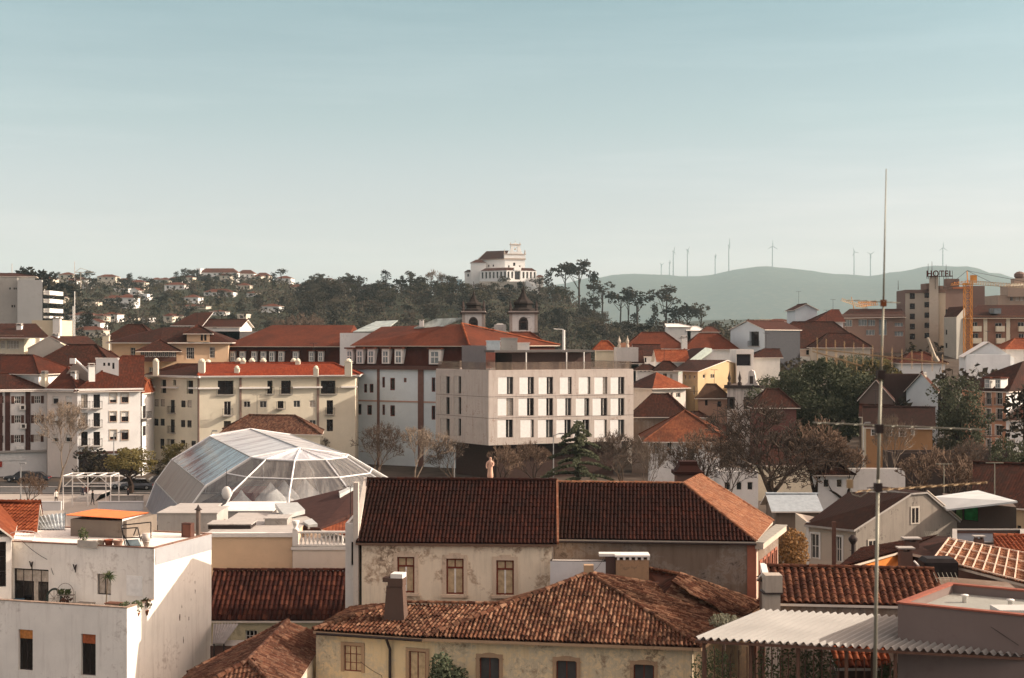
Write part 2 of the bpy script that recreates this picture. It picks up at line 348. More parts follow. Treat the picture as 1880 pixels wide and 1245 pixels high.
    def walls(s,extra=None,top=True,floor=False):
        mb=MB()
        for i,Fc in enumerate(s.F):
            us=sorted(set([0,Fc.L]+[h[0] for h in s.holes[i]]+[h[1] for h in s.holes[i]])); zs=sorted(set([s.z0,s.z1]+[h[2] for h in s.holes[i]]+[h[3] for h in s.holes[i]]))
            for a,b in zip(us,us[1:]):
                for c,d in zip(zs,zs[1:]):
                    mu=(a+b)/2;mz=(c+d)/2
                    if any(h[0]<mu<h[1] and h[2]<mz<h[3] for h in s.holes[i]): continue
                    mb.poly([Fc.p(a,c),Fc.p(b,c),Fc.p(b,d),Fc.p(a,d)])
            for (u0,u1,z0,z1,dp) in s.holes[i]:
                q=[(u0,z0),(u1,z0),(u1,z1),(u0,z1)]
                for k in range(4):
                    a,b=q[k],q[(k+1)%4]; mb.poly([Fc.p(a[0],a[1],0),Fc.p(a[0],a[1],-dp),Fc.p(b[0],b[1],-dp),Fc.p(b[0],b[1],0)][::-1])
                mb.poly([Fc.p(*q[0],-dp),Fc.p(*q[1],-dp),Fc.p(*q[2],-dp),Fc.p(*q[3],-dp)])
        if top: mb.poly([(p.x,p.y,s.z1) for p in s.foot])
        if extra: extra(mb)
        return mb.build(s.wname,s.mat,s.t)
    def gable(s,mb,rise,perp):
        f=s.foot; z=s.z1-.01
        if perp: e=[(0,1),(2,3)]
        else: e=[(1,2),(3,0)]
        for i,j in e:
            m=(f[i]+f[j])/2; mb.poly([(f[i].x,f[i].y,z),(f[j].x,f[j].y,z),(m.x,m.y,z+rise)])
    def roof(s,kind='hip',rise=2,over=.4,mat=None,geo=0,caps=None,em=None,hipf=1.0,name='roof',pitch=.22,row=.4,amp=.055,zoff=0.0,capr=.14,sub=6,th=.12,off=0):
        mat=mat or T_RED; em=em or M_WARM; P=rise_pts(s.foot,over); f=s.foot; 
        def V(p,z): return Vector((p.x,p.y,z))
        D=((f[3]-f[0]).length)/2; dz=rise*over/max(D,.1) if kind!='gableP' else rise*over/max((f[1]-f[0]).length/2,.1)
        z=s.z1-min(dz,.35)+.06+zoff; zt=s.z1+rise+.1+zoff; E=[V(p,z) for p in P]; panes=[]; caps_l=[]
        if kind=='gable':
            r0=V((P[3]+P[0])/2,zt); r1=V((P[1]+P[2])/2,zt)
            panes=[[E[0],E[1],r1,r0],[E[2],E[3],r0,r1]]; caps_l=[(r0,r1)]
        elif kind=='gableP':
            r0=V((P[0]+P[1])/2,zt); r1=V((P[2]+P[3])/2,zt)
            panes=[[E[1],E[2],r1,r0],[E[3],E[0],r0,r1]]; caps_l=[(r0,r1)]
        elif kind in('hip','hipL','hipR'):
            A=(P[3]+P[0])/2; B=(P[1]+P[2])/2; L=(B-A).length; W_=(P[3]-P[0]).length; d=(B-A).normalized()
            if L>=W_*.8 or kind!='hip':
                k=min(W_/2*hipf,L/2 if kind=='hip' else L)
                ra=A if kind=='hipR' else A+d*k; rb=B if kind=='hipL' else B-d*k
                r0=V(ra,zt); r1=V(rb,zt); panes=[[E[0],E[1],r1,r0],[E[2],E[3],r0,r1]]; caps_l=[(r0,r1)]
                if kind!='hipL': panes.append([E[1],E[2],r1]); caps_l+=[(E[1],r1),(E[2],r1)]
                if kind!='hipR': panes.append([E[3],E[0],r0]); caps_l+=[(E[0],r0),(E[3],r0)]
            else:
                A=(P[0]+P[1])/2; B=(P[2]+P[3])/2; d=(B-A).normalized(); k=min(L/2*hipf,(B-A).length/2)
                r0=V(A+d*k,zt); r1=V(B-d*k,zt)
                panes=[[E[1],E[2],r1,r0],[E[3],E[0],r0,r1],[E[0],E[1],r0],[E[2],E[3],r1]]; caps_l=[(r0,r1)]+[(E[0],r0),(E[1],r0),(E[2],r1),(E[3],r1)]
        elif kind=='mono':   # low at front, high at back
            panes=[[E[0],E[1],V(P[2],zt),V(P[3],zt)]]
        elif kind=='monoL':  # low at left
            panes=[[E[3],E[0],V(P[1],zt),V(P[2],zt)]]
        elif kind=='monoR':
            panes=[[E[1],E[2],V(P[3],zt),V(P[0],zt)]]
        mb=MB()
        for p in panes: roofplane(mb,p,th)
        if geo:
            for p in panes:
                nn=inward(p)
                tilegeo(mb,p,pitch,row,amp,.03,0,sub)
        o=mb.build(name,[mat,em],s.t)
        if caps is not False:
            cm=MB()
            for a,b in caps_l: ridgecaps(cm,a,b,capr,0,.42 if geo else 1.2,.05+ (amp if geo else 0))
            if caps_l: cm.build('ridge',caps or mat,o)
        s.R=o; s.E=E; s.panes=panes
        return o
    def parapet(s,h=.5,t=.25,mat=None,trim=None,roofm=None):
        mb=MB(); 
        for Fc in s.F: mb.fbox(Fc,.004,Fc.L-.004,s.z1-.0,s.z1+h,-t,.0,0)
        o=mb.build('parapet',mat or s.mat,s.t); m2=MB()
        m2.poly([(p.x,p.y,s.z1+.012) for p in s.foot]); m2.build('flat_roof',roofm or M_CONC,s.t)
        if trim:
            m3=MB()
            for Fc in s.F: m3.fbox(Fc,-.05,Fc.L+.05,s.z1+h+.003*s.F.index(Fc),s.z1+h+.07+.003*s.F.index(Fc),-t-.04,.05,0)
            m3.build('coping',trim,o)
    def band(s,z,h=.2,d=.12,mat=None,faces=None,name='cornice'):
        mb=MB()
        for i,Fc in enumerate(s.F):
            if faces is None or i in faces: mb.fbox(Fc,-d,Fc.L+d,z+.002*i,z+h+.002*i,-.05,d)
        return mb.build(name,mat or M_STONE,s.t)
    def chimney(s,p,z0,z1,w=.6,d=.6,mat=None,cap=True,rz=None,name='chimney',lab=None):
        rz=rz if rz is not None else math.atan2(s.F[0].u.y,s.F[0].u.x); mb=MB(); mb.cbox(p,w,d,z0,z1,0,rz); 
        if cap:
            mb.cbox(p,w*1.25,d*1.25,z1,z1+.12,1,rz); 
            for a in(-1,1):
                mb.cbox((p[0]+a*w*.4*cos(rz),p[1]+a*w*.4*sin(rz)),w*.15,d*.9,z1+.12,z1+.32,1,rz)
            mb.cbox(p,w*1.2,d*1.2,z1+.32,z1+.42,1,rz,.7)
        o=mb.build(name,[mat or M_WHT,M_CONC],s.t)
        if lab:o['label']=lab
        return o
    def addm(s,name,mb,mats,parent=None,smooth=False): return mb.build(name,mats,parent or s.t,smooth)
def rect(pl,pr,D,skew=0):
    """footprint from front-left and front-right points and a depth"""
    f=Face(pl,pr); b=Vector(pr)-f.n*D; a=Vector(pl)-f.n*D; return [Vector(pl),Vector(pr),b,a]
# ---------------------------------------------------------------- terrain
def itp(T,x):
    if x<=T[0][0]: return T[0][1]
    for (a,p),(b,q) in zip(T,T[1:]):
        if x<=b:
            t=(x-a)/(b-a); t=t*t*(3-2*t); return p+(q-p)*t
    return T[-1][1]
def sst(a,b,x):
    t=min(max((x-a)/(b-a),0),1); return t*t*(3-2*t)
CH=[(-600,0),(-200,0),(-153,8),(-130,18),(-115,24),(-69,31),(-31,35),(8,35),(38,31),(58,20),(77,12),(100,8),(130,6),(153,3),(220,0)]
LH=[(-900,66),(-540,66),(-430,68),(-365,64),(-310,68),(-250,66),(-195,52),(-140,30),(-80,20),(0,14),(200,6),(900,6)]
FM=[(-5000,60),(-1400,40),(-600,120),(0,180),(138,235),(370,270),(430,284),(575,292),(740,289),(830,294),(940,308),(1060,316),(1170,306),(1330,288),(1520,283),(1640,300),(1800,318),(1930,312),(2050,288),(2160,262),(2400,230),(5000,200)]
def ground(x,y):
    h=0
    # right-hand rise with the hotel
    h+=15*sst(225,330,y)*sst(15,75,x)*(1-sst(600,900,y))
    h+=4*sst(250,420,y)*(1-sst(1500,3000,y))
    s=y/1000; 
    h+=itp(CH,x/(s if s>.6 else .6))*sst(560,960,y)*(1-sst(1050,1500,y))*1.0
    h+=(itp(LH,x*1400/max(y,500)))*sst(420,1350,y)*(1-sst(1500,2300,y))*(1-.0*sst(0,1,y))
    h+=38*math.exp(-((x+500)/450)**2)*sst(1900,2500,y)*(1-sst(2700,3500,y))+60*math.exp(-((x-600)/700)**2)*sst(2000,3000,y)*(1-sst(3200,4200,y))
    h+=(itp(FM,x*6000/max(y,3000))*1.72-14)*sst(6500,10200,y)*(1-.5*sst(10600,13500,y))
    if y>450: h+=noise.noise(Vector((x*.006,y*.006,0)))*8*sst(450,1500,y)+noise.noise(Vector((x*.0012,y*.0012,3)))*34*sst(5000,9000,y)+noise.noise(Vector((x*.005,y*.005,6)))*12*sst(4000,8000,y)
    return h
def build_ground():
    ys=[-80,-20,30,60,90]
    while ys[-1]<14500: ys.append(ys[-1]*1.026+1)
    nx=220; mb=MB()
    for y in ys:
        hw=90+.85*max(y,0)
        for i in range(nx+1):
            x=-hw+2*hw*i/nx; mb.v.append((x,y,ground(x,y)))
    for j in range(len(ys)-1):
        for i in range(nx):
            k=j*(nx+1)+i; mb.f.append((k,k+1,k+nx+2,k+nx+1)); mb.m.append(0); mb.uv.append(None)
    m,nt,b=nodemat('ground of town and hills'); L=nt.links; tc=N(nt,'ShaderNodeTexCoord'); sp=N(nt,'ShaderNodeSeparateXYZ'); L.new(tc.outputs['Object'],sp.inputs[0])
    n=N(nt,'ShaderNodeTexNoise',inp={'Scale':.02,'Detail':9,'Roughness':.7}); L.new(tc.outputs['Object'],n.inputs['Vector'])
    n2=N(nt,'ShaderNodeTexNoise',inp={'Scale':.3,'Detail':6}); L.new(tc.outputs['Object'],n2.inputs['Vector'])
    veg=ramp(nt,n.outputs[0],[(.3,(.02,.022,.014)),(.5,(.032,.034,.02)),(.62,(.055,.048,.032)),(.75,(.09,.075,.055))])
    town=ramp(nt,n2.outputs[0],[(.3,(.05,.038,.03)),(.7,(.10,.08,.065))])
    mr=N(nt,'ShaderNodeMapRange',inp={1:380,2:480}); L.new(sp.outputs[1],mr.inputs[0])
    L.new(mixc(nt,mr.outputs[0],town,veg),b.inputs['Base Color']); b.inputs['Roughness'].default_value=.95
    o=mb.build('ground',m,None,True); o['kind']='structure'
build_ground()
def GZ(x,y): return ground(x,y)
def haze():
    mb=MB(); mb.box(-12800,12800,-110,15200,-40,860); m=bpy.data.materials.new('haze'); m.use_nodes=True; nt=m.node_tree; nt.nodes.clear()
    o=N(nt,'ShaderNodeOutputMaterial'); v=N(nt,'ShaderNodeVolumePrincipled'); v.inputs['Color'].default_value=(.60,.80,.86,1); v.inputs['Density'].default_value=HZ; v.inputs['Anisotropy'].default_value=.0
    nt.links.new(v.outputs[0],o.inputs['Volume']); q=mb.build('haze',m); q['kind']='stuff'; q['label']='pale blue haze in the air over the town and hills'; q['category']='haze'
HZ=.58e-4
haze()
# ================================================================ foreground, left
M_WF=plaster('white painted wall',(.82,.77,.70),.38,(.20,.12,.08),.35,streak=.9)
M_ASH=plaster('grey painted strip',(.36,.36,.37),.3,(.2,.2,.2),.8)
M_OR=plain('orange blind',(.50,.20,.06),.6,0,.3,6); M_RO=plain('red orange blind',(.36,.10,.04),.6,0,.3,8)
c0=PX(0,80.9)+Vector((-3,.92)); c1=Vector((-19.63,78)); c2=Vector((-17.73,83.9))
zt=8.5; cL=Vector((-20.44,75.5)); 
fr=Face(c0,c1); lo=cL-fr.u*12.5
# lower block with terrace
h=House('terrace_house','white two storey house with a rooftop terrace and peeling plaster','house',[lo,cL,c1+Vector((.0,0)),c1-fr.u*12.5],0,4.95,M_WF)
h.w(0,zr('A',[(122,925,217,1195)]),M_DFR,G_DARK,2,1,.22,surr=None,label='window with a pale orange blind box')
h.w(0,zr('A',[(537,955,634,1230)]),M_DFR,G_DARK,2,1,.22,label='window with a red orange blind box')
FL=h.F[0]
for r,m in (((128,928,214,985),M_OR),((542,958,630,1018),M_RO)):
    q=FL.rect(zr('A',[r])[0]); mb=MB(); mb.fbox(FL,q[0],q[1],q[2],q[3],-.16,-.08); mb.build('blind_box',m,h.t)
    mb=MB(); q2=FL.rect(zr('A',[(r[0]-10,1190,r[2]+10,1200)])[0]); 
h.walls()
# parapet of the terrace
Z1=ZZ(1117,75.5)
mb=MB(); F0=h.F[0];F1=h.F[1]
mb.fbox(F0,0,F0.L,4.95,Z1,-.22,0); mb.fbox(F1,.22,F1.L-.02,4.95,Z1,-.22,0); 
par=mb.build('terrace_parapet',M_WF,h.t)
mb=MB(); mb.fbox(F0,-.03,F0.L+.03,Z1,Z1+.05,-.25,.03); mb.fbox(F1,.26,F1.L-.03,Z1+.003,Z1+.053,-.25,.03); mb.build('coping',plain('worn coping',(.30,.22,.17),.9,0,.4,6),par)
# upper block
u=House('upper','x','x',[c1-fr.u*12.5,c1,c2,c2-fr.u*12.5],0,zt,M_WF)
up=u.t
for ch in list(up.children): ch.parent=h.t
u.t=h.t; bpy.data.objects.remove(up); ORG[h.t.name]=Vector(h.t.location)
u.w(0,zr('A',[(88,522,322,742)]),M_DFR,G_DARK,4,1,.2,fr=.05,name='sliding_door')
q=u.F[0].rect(zr('A',[(88,522,322,742)])[0]); mb=MB(); F_=u.F[0]; z_=q[3]-.38*(q[3]-q[2]); mb.fbox(F_,q[0]+.12,q[1]-.1,z_,q[3]-.1,-.168,-.16); mb.build('curtain',G_CURT,[c for c in h.t.children if c.name.startswith('sliding_door')][0]); mb=MB(); mb.fbox(F_,q[0]+.9*(q[1]-q[0])*.6,q[0]+.66*(q[1]-q[0]),q[2]+.05,z_,-.168,-.16); mb.build('curtain',G_CURT,[c for c in h.t.children if c.name.startswith('sliding_door')][0])
u.w(0,zr('A',[(642,556,735,694)]),M_DFR,G_CURT,2,1,.2,fr=.05)
u.wname='upper_wall'; u.walls()
mb=MB(); FU=u.F[0]; FR=u.F[1]
for Fc in u.F: mb.fbox(Fc,-.03,Fc.L+.03,zt+.002*u.F.index(Fc),zt+.06+.002*u.F.index(Fc),-.2,.03)
mb.build('roof_coping',plain('terracotta coping',(.22,.13,.10),.9,0,.3,4),h.t)
mb=MB(); mb.fbox(FR,.12,FR.L-.02,zt-.92,zt-.02,0,.025); mb.build('painted_strip',M_ASH,h.t)
mb=MB(); q=FU.rect(zr('A',[(840,568,945,700)])[0]); mb.fbox(FU,*q,0,.03); mb.build('wall_panel',plain('fresh white patch',(.80,.78,.74),.8),h.t)
for x,y in ((213,495),(502,515)):
    uu,z=FU.at(*zz('A',x,y)); mb=MB(); mb.fbox(FU,uu-.02,uu+.02,z-.25,z+.15,0,.05); mb.tube(FU.p(uu-.1,z+.22,.1),FU.p(uu,z-.1,.08),.035); mb.tube(FU.p(uu+.12,z+.2,.1),FU.p(uu+.02,z-.1,.08),.03); mb.build('wall_lamp',M_DFR,h.t)
rr=random.Random(3)
for k in range(9):
    mb=MB(); uu=rr.uniform(2.4,4.4); z=rr.uniform(3.9,5.6) if k<5 else rr.uniform(1,6.5); s_=rr.uniform(.04,.16)
    mb.poly([FR.p(uu+cos(a)*s_*rr.uniform(.3,1)*.6,z+sin(a)*s_*rr.uniform(.5,2),.006) for a in [i*pi/4 for i in range(8)]]); mb.build('bare_patch',plain('bare render',(.16,.12,.10),.95,0,.3,9),h.t)
# terrace things
zf=4.97
def onT(k,x,y,Y):
    d={77.3:.35,77.2:.45,76.9:.7,76.8:1.0,76.6:1.3,76.3:1.5,75.9:1.9}[Y]; px,py=zz(k,x,y); uu,z=FU.at(px,py,d); return FU.p(uu,z,d)
def pot(name,label,p,r,hh,mat):
    t=thing(name,label,'plant pot' if name=='plant_pot' else 'plant',p); mb=MB(); mb.lathe([(r*.7,0),(r,hh*.85),(r*1.12,hh*.86),(r*1.12,hh)],p,12); mb.build('pot',mat,t,True); return t
LM=leafmat('terrace leaves',[(.03,.05,.02),(.07,.10,.04),(.13,.14,.07)])
def bush(mb,c,rx,ry,rz,n,s,rnd,m=0,shell=.5):
    for i in range(n):
        while 1:
            v=Vector((rnd.uniform(-1,1),rnd.uniform(-1,1),rnd.uniform(-1,1)))
            if shell*.6<v.length<1: break
        p=Vector((c[0]+v.x*rx,c[1]+v.y*ry,c[2]+v.z*rz)); a=Vector((rnd.gauss(0,1),rnd.gauss(0,1),rnd.gauss(0,1))).normalized(); b=a.orthogonal().normalized(); k=s*rnd.uniform(.6,1.3)
        mb.poly([p-a*k,p+b*k*.6,p+a*k,p-b*k*.6],m)
M_TERRA=plain('terracotta pot',(.30,.12,.07),.8); M_GREYM=plain('weathered grey wood',(.22,.19,.16),.8)
yT=77.0
# small palm in a tall stem
p=onT('A',700,765,76.6); p.z=zf
t=pot('potted_palm','small spiky palm on a thin stem in front of the small terrace window',p,.16,.3,M_TERRA); t['category']='plant'
mb=MB(); top=Vector((p.x+.12,p.y,onT('A',718,575,76.6).z)); mb.tube(p+Vector((0,0,.25)),top,.035,.025,7); mb.build('stem',plain('palm stem',(.12,.09,.06)),t)
mb=MB(); rr=random.Random(5)
for i in range(34):
    a=rr.uniform(0,2*pi); e=rr.uniform(-.6,1.2); d=Vector((cos(a)*cos(e),sin(a)*cos(e),sin(e))); L_=rr.uniform(.35,.6); s=d.orthogonal().normalized()*.025
    q=top+d*L_*.6; r_=top+d*L_+Vector((0,0,-.12)); mb.poly([top-s,top+s,q+s,q-s]); mb.poly([q-s,q+s,r_])
mb.build('leaves',LM,t)
# round mirror-like wheel leaning on the wall
p=onT('A',358,688,77.2); t=thing('cart_wheel','round dark rimmed wheel leaning beside the sliding door','wheel',(p.x,p.y,zf)); mb=MB(); R_=.52; k=24
c=Vector((p.x,p.y,zf+R_+.05)); pr=None
for i in range(k): 
    a=2*pi*i/k;b=2*pi*(i+1)/k; mb.tube(c+Vector((cos(a)*R_*.6,cos(a)*.25,sin(a)*R_)),c+Vector((cos(b)*R_*.6,cos(b)*.25,sin(b)*R_)),.06,.06,6)
mb.build('rim',plain('dark tyre',(.03,.04,.035),.6),t); mb=MB()
for i in range(4):
    a=pi*i/4; mb.tube(c-Vector((cos(a)*R_*.6,cos(a)*.25,sin(a)*R_)),c+Vector((cos(a)*R_*.6,cos(a)*.25,sin(a)*R_)),.015,.015,5)
mb.build('spokes',M_GREYM,t)
# metal plant rack with plants
p=onT('A',445,680,76.9); t=thing('plant_rack','arched metal rack crowded with pot plants on the terrace','plant rack',(p.x,p.y,zf)); mb=MB(); x0,x1=p.x-.55,p.x+.35
for x in(x0,x1):
    mb.tube((x,p.y,zf),(x,p.y,zf+1.0),.018); mb.tube((x,p.y+.3,zf),(x,p.y+.3,zf+1.0),.018)
for i in range(8):
    a=pi*i/8;b=pi*(i+1)/8; cx=(x0+x1)/2; rr_=(x1-x0)/2; mb.tube((cx+cos(a)*rr_,p.y,zf+1+sin(a)*.5),(cx+cos(b)*rr_,p.y,zf+1+sin(b)*.5),.018)
for z in (.35,.8): mb.box(x0,x1,p.y,p.y+.3,zf+z,zf+z+.03)
mb.build('frame',M_GREYM,t); mb=MB(); rr=random.Random(8)
bush(mb,(p.x-.2,p.y+.1,zf+1.0),.4,.2,.18,90,.09,rr); bush(mb,(p.x-.1,p.y+.1,zf+.55),.35,.2,.22,80,.09,rr,1); mb.build('foliage',[LM,plain('dry leaves',(.08,.04,.03))],t)
def table(name,label,cat,p,w_,d_,hh,mat,leg=.04,shelf=False):
    t=thing(name,label,cat,p); rz=math.atan2(fr.u.y,fr.u.x); mb=MB(); mb.cbox(p,w_,d_,p.z+hh-.05,p.z+hh,0,rz); 
    if shelf: mb.cbox(p,w_*.95,d_*.9,p.z+hh*.3,p.z+hh*.34,0,rz)
    mb.build('tabletop' if cat=='table' else 'top',mat,t)
    for a in(-1,1):
        for b in(-1,1):
            x=a*(w_/2-leg);y=b*(d_/2-leg); mb=MB(); mb.cbox((p.x+x*cos(rz)-y*sin(rz),p.y+x*sin(rz)+y*cos(rz)),leg,leg,p.z,p.z+hh-.05); mb.build('leg',mat,t)
    return t
p=onT('A',565,740,76.8); p.z=zf; table('garden_table','low grey garden table in the middle of the terrace','table',p,1.0,.5,.55,M_GREYM)
p=onT('A',770,740,76.6); p.z=zf; t=table('storage_bench','wooden storage bench with a brown lid on the terrace','bench',p,1.15,.55,.72,plain('brown wood lid',(.20,.10,.07),.7),.06,True)
mb=MB(); mb.cbox(p,1.05,.48,zf+.12,zf+.64,0,math.atan2(fr.u.y,fr.u.x)); mb.build('slatted_box',plain('pale slats',(.45,.38,.30),.8,0,.3,12),t)
p=onT('A',120,725,77.3); p.z=zf; t=thing('plastic_crate','blue plastic crate at the foot of the sliding door','crate',p); mb=MB(); mb.cbox(p,.5,.35,zf,zf+.34,0,0,1.1); mb.cbox(p,.58,.43,zf+.34,zf+.38); mb.build('crate',plain('blue plastic',(.05,.13,.20),.4),t)
for i,(x,y,lab) in enumerate(((830,750,'leafy pale green plant left of the terrace corner'),(905,725,'spiky green plant by the terrace corner parapet'),(965,705,'reddish flowering plant at the corner where terrace meets the wall'))):
    Yp=(75.9,76.3,76.9)[i]; p=onT('A',x,y,Yp); p.z=zf; t=pot('potted_plant',lab,p,.18,.3,M_TERRA); mb=MB(); rr=random.Random(20+i); bush(mb,(p.x,p.y,zf+.62),.35,.3,.33,150,.09,rr,0,.2); mb.build('foliage',[leafmat('plant %d'%i,[(.05,.07,.03),(.12,.14,.08)] if i<2 else [(.10,.03,.02),(.07,.09,.04)])],t)
# roof shed
T_CORR=plain('orange corrugated sheet',(.44,.125,.045),.6,0,.12,2)
A_=lambda x,y,Y: W(*zz('A',x,y),Y)
def onz(k,x,y,z): 
    px,py=zz(k,x,y); Y=(CZ-z)*F/(py-CY); return W(px,py,Y)
zr0=zt-.3
b0=onz('A',432,355,8.2); b1=onz('A',808,372,8.2); shed_top=9.75
s_=House('rooftop_shed','grey rendered shed with an orange corrugated roof standing on the white house','shed',rect((b0.x,b0.y+1),(b1.x,b1.y+1),3.4),8.2,9.5,plaster('dirty grey render',(.20,.165,.135),.7))
s_.walls()
E0=A_(438,165,b0.y+.8);E1=A_(805,188,b1.y+.8); e2=A_(990,150,b1.y+4.6); e3=A_(640,126,b0.y+4.6)
def corr(mb,a,b,c,d,n,amp,m=0,seg=4):
    """corrugated sheet: a-b eave, d-c far edge, n waves"""
    a,b,c,d=map(Vector,(a,b,c,d)); K=n*seg; up=Vector((0,0,1)); base=len(mb.v)
    for i in range(K+1):
        t=i/K; o=up*amp*cos(2*pi*i/seg); mb.v.append(tuple(a.lerp(b,t)+o)); mb.v.append(tuple(d.lerp(c,t)+o))
    for i in range(K): q=base+2*i; mb.f.append((q,q+2,q+3,q+1)); mb.m.append(m); mb.uv.append(None)
mb=MB(); corr(mb,E0,E1,e2,e3,34,.035,0,4); mb.build('roof',T_CORR,s_.t)
mb=MB(); mb.poly([(E1.x,E1.y+.2,8.2),(e2.x-.1,e2.y,8.2),(e2.x-.1,e2.y,e2.z-.06),(E1.x,E1.y+.2,E1.z-.06)]); mb.build('side_panel',plain('pale panel',(.62,.62,.60),.6),s_.t)
# steel frame, planter, roof clutter
zR=zt+.02
def fr3(name,label,cat,segs,mat,r=.03):
    p=segs[0][0]; t=thing(name,label,cat,(p.x,p.y,zR)); mb=MB()
    for a,b in segs: mb.tube(a,b,r,r,6)
    mb.build('frame',mat,t); return t
Yf=78.9; q=lambda x,y,dy=0:A_(x,y,Yf+dy)
t=fr3('steel_frame','black angled steel frame with a bluish panel on the house roof','frame',[(q(808,255),q(830,370)),(q(912,248),q(935,340)),(q(808,255),q(912,248)),(q(885,300),q(905,248)),(q(1000,212,1.2),q(1000,320,1.2)),(q(808,232,1.2),q(1000,212,1.2)),(q(935,310,.6),q(990,305,.6)),(q(935,310,.6),q(960,372,.6)),(q(990,305,.6),q(980,372,.6)),(q(830,370),q(935,372)),(q(820,318),q(925,312)),(q(808,255),q(808,232,1.2)),(q(822,300),q(860,372))],M_IRON,.035)
mb=MB(); mb.poly([q(828,330,.1),q(915,325,.1),q(935,368,.1),q(838,370,.1)]); mb.build('panel',plain('bluish sheet',(.42,.52,.54),.3),t)
t=thing('roof_planter','long pale planter box with a small bush on the white house roof','planter',(q(570,345).x,78.95,zR)); mb=MB(); a=q(498,345);b=q(645,350); mb.hexa([(a.x,79.3,zR-.1),(b.x,78.8,zR-.1),(b.x,79.2,zR-.1),(a.x,79.7,zR-.1)],[(a.x,79.3,zR+.26),(b.x,78.8,zR+.26),(b.x,79.2,zR+.26),(a.x,79.7,zR+.26)]); mb.build('box',plain('planter',(.42,.38,.33)),t)
mb=MB(); rr=random.Random(4); c=q(552,310,.4); bush(mb,(c.x,79.3,zR+.6),.3,.2,.38,130,.07,rr,0,.1); mb.build('foliage',LM,t)
for i,(x,w_,m_,lab) in enumerate(((668,.35,(.6,.5,.42),'pale pot at the roof edge beside the planter'),(715,.5,(.35,.12,.07),'red clay pot in the middle of the roof edge'),(775,.6,(.62,.42,.33),'pink clay trough near the steel frame'),(1008,.35,(.58,.50,.44),'cream pot at the corner of the roof'))):
    p=q(x,368); t=thing('plant_pot',lab,'plant pot',(p.x,79.1,zR)); mb=MB(); Yq=78.6 if i==3 else 79.1; mb.lathe([(w_*.35,0),(w_*.5,.28),(w_*.55,.28),(w_*.55,.33),(w_*.4,.33),(w_*.4,.28)],(p.x-(.25 if i==3 else 0),Yq,zR),10); 
    if i==3: mb.lathe([(.2,.33),(.22,.75),(.16,.75)],(p.x-.25,Yq,zR),10)
    mb.build('pot',plain('pot %d'%i,m_),t,True)
# mesh chair lying at the left of the roof
t=thing('folding_lounger','white metal folding lounger at the left edge of the roof','lounger',(q(150,330).x,79.6,zR)); mb=MB(); a=A_(75,325,79.8);b=A_(215,335,79.6);c=A_(232,302,80.2);d=A_(100,300,80.4)
for s1,s2 in((a,b),(b,c),(c,d),(d,a)): mb.tube(s1,s2,.03)
for i in range(1,8): mb.tube(a.lerp(b,i/8),d.lerp(c,i/8),.012)
for i in range(6):
    t0=pi*i/6;t1=pi*(i+1)/6; m_=a.lerp(c,.5); mb.tube(m_+Vector((cos(t0)*.95,.2,sin(t0)*.35)),m_+Vector((cos(t1)*.95,.2,sin(t1)*.35)),.02)
mb.build('frame',M_WFR,t)
# vent pipe and brown box at the back of the roof
t=thing('flue_pipe','tall thin metal flue pipe with a pointed cowl','flue',(W(363,985,83.2).x,83.2,zt)); p=Vector((W(364,985,83.2).x,83.2,zt)); mb=MB(); mb.tube(p,(p.x,p.y,ZZ(936,83.2)),.13,.13,10); mb.build('pipe',plain('dark pipe',(.16,.12,.10),.5,.3),t); mb=MB(); mb.lathe([(.24,0),(.1,.12),(.02,.3)],(p.x,p.y,ZZ(936,83.2)),10); mb.build('cowl',M_DFR,t)
t=thing('roof_cabinet','dark red brown cabinet beside the flue pipe','cabinet',(W(344,985,82.8).x,82.8,zt)); mb=MB(); p=W(345,985,82.6); mb.cbox((p.x,82.6),.62,.4,zt-.2,ZZ(960,82.6),0,-.3); mb.cbox((p.x,82.38),.5,.05,zt-.1,ZZ(960,82.6)-.08,1,-.3); mb.build('cabinet',[plain('brown cabinet',(.10,.05,.04)),plain('cabinet door',(.16,.07,.05))],t)
# neighbour with tile roof at far left
n=House('arched_house','pale house with a tall arched window at the left edge','house',rect(PX(-60,79.2),PX(21,79.9),9),0,ZZ(985,80),M_WF)
n.w(0,[(-16,995,11,1078)],M_DFR,G_DARK,2,3,.2); n.roof('monoL',1.3,.25,T_ORG,geo=1,pitch=.25) if 0 else None
n.walls(); n.roof('gableP',.9,.15,T_ORG,geo=0)
rf=House('side_house','low house behind with a lit orange tile roof at the left edge','house',[PX(-70,86),PX(64,84),PX(66,92),PX(-70,93)],0,ZZ(985,84),M_WARM)
rf.walls(); rf.roof('gable',1.35,.3,T_ORG,geo=1,pitch=.26,row=.42,amp=.06)
# translucent sheets
t=thing('plastic_lean_to','crumpled translucent plastic lean-to between tile roof and shed','lean-to',(W(100,960,86).x,86,6.5)); mb=MB(); a=A_(180,182,90);b=A_(430,150,90);c=A_(430,262,85.5);d=A_(258,258,85.5); corr(mb,d,c,b,a,9,.05,0,4); mb.build('sheet',plain('dirty pvc',(.42,.44,.44),.25,0,.5,1.5),t); mb=MB()
for s1 in(a,b,c,d): mb=MB(); mb.tube((s1.x,s1.y,5.5),s1,.04); mb.build('post',M_IRON,t)

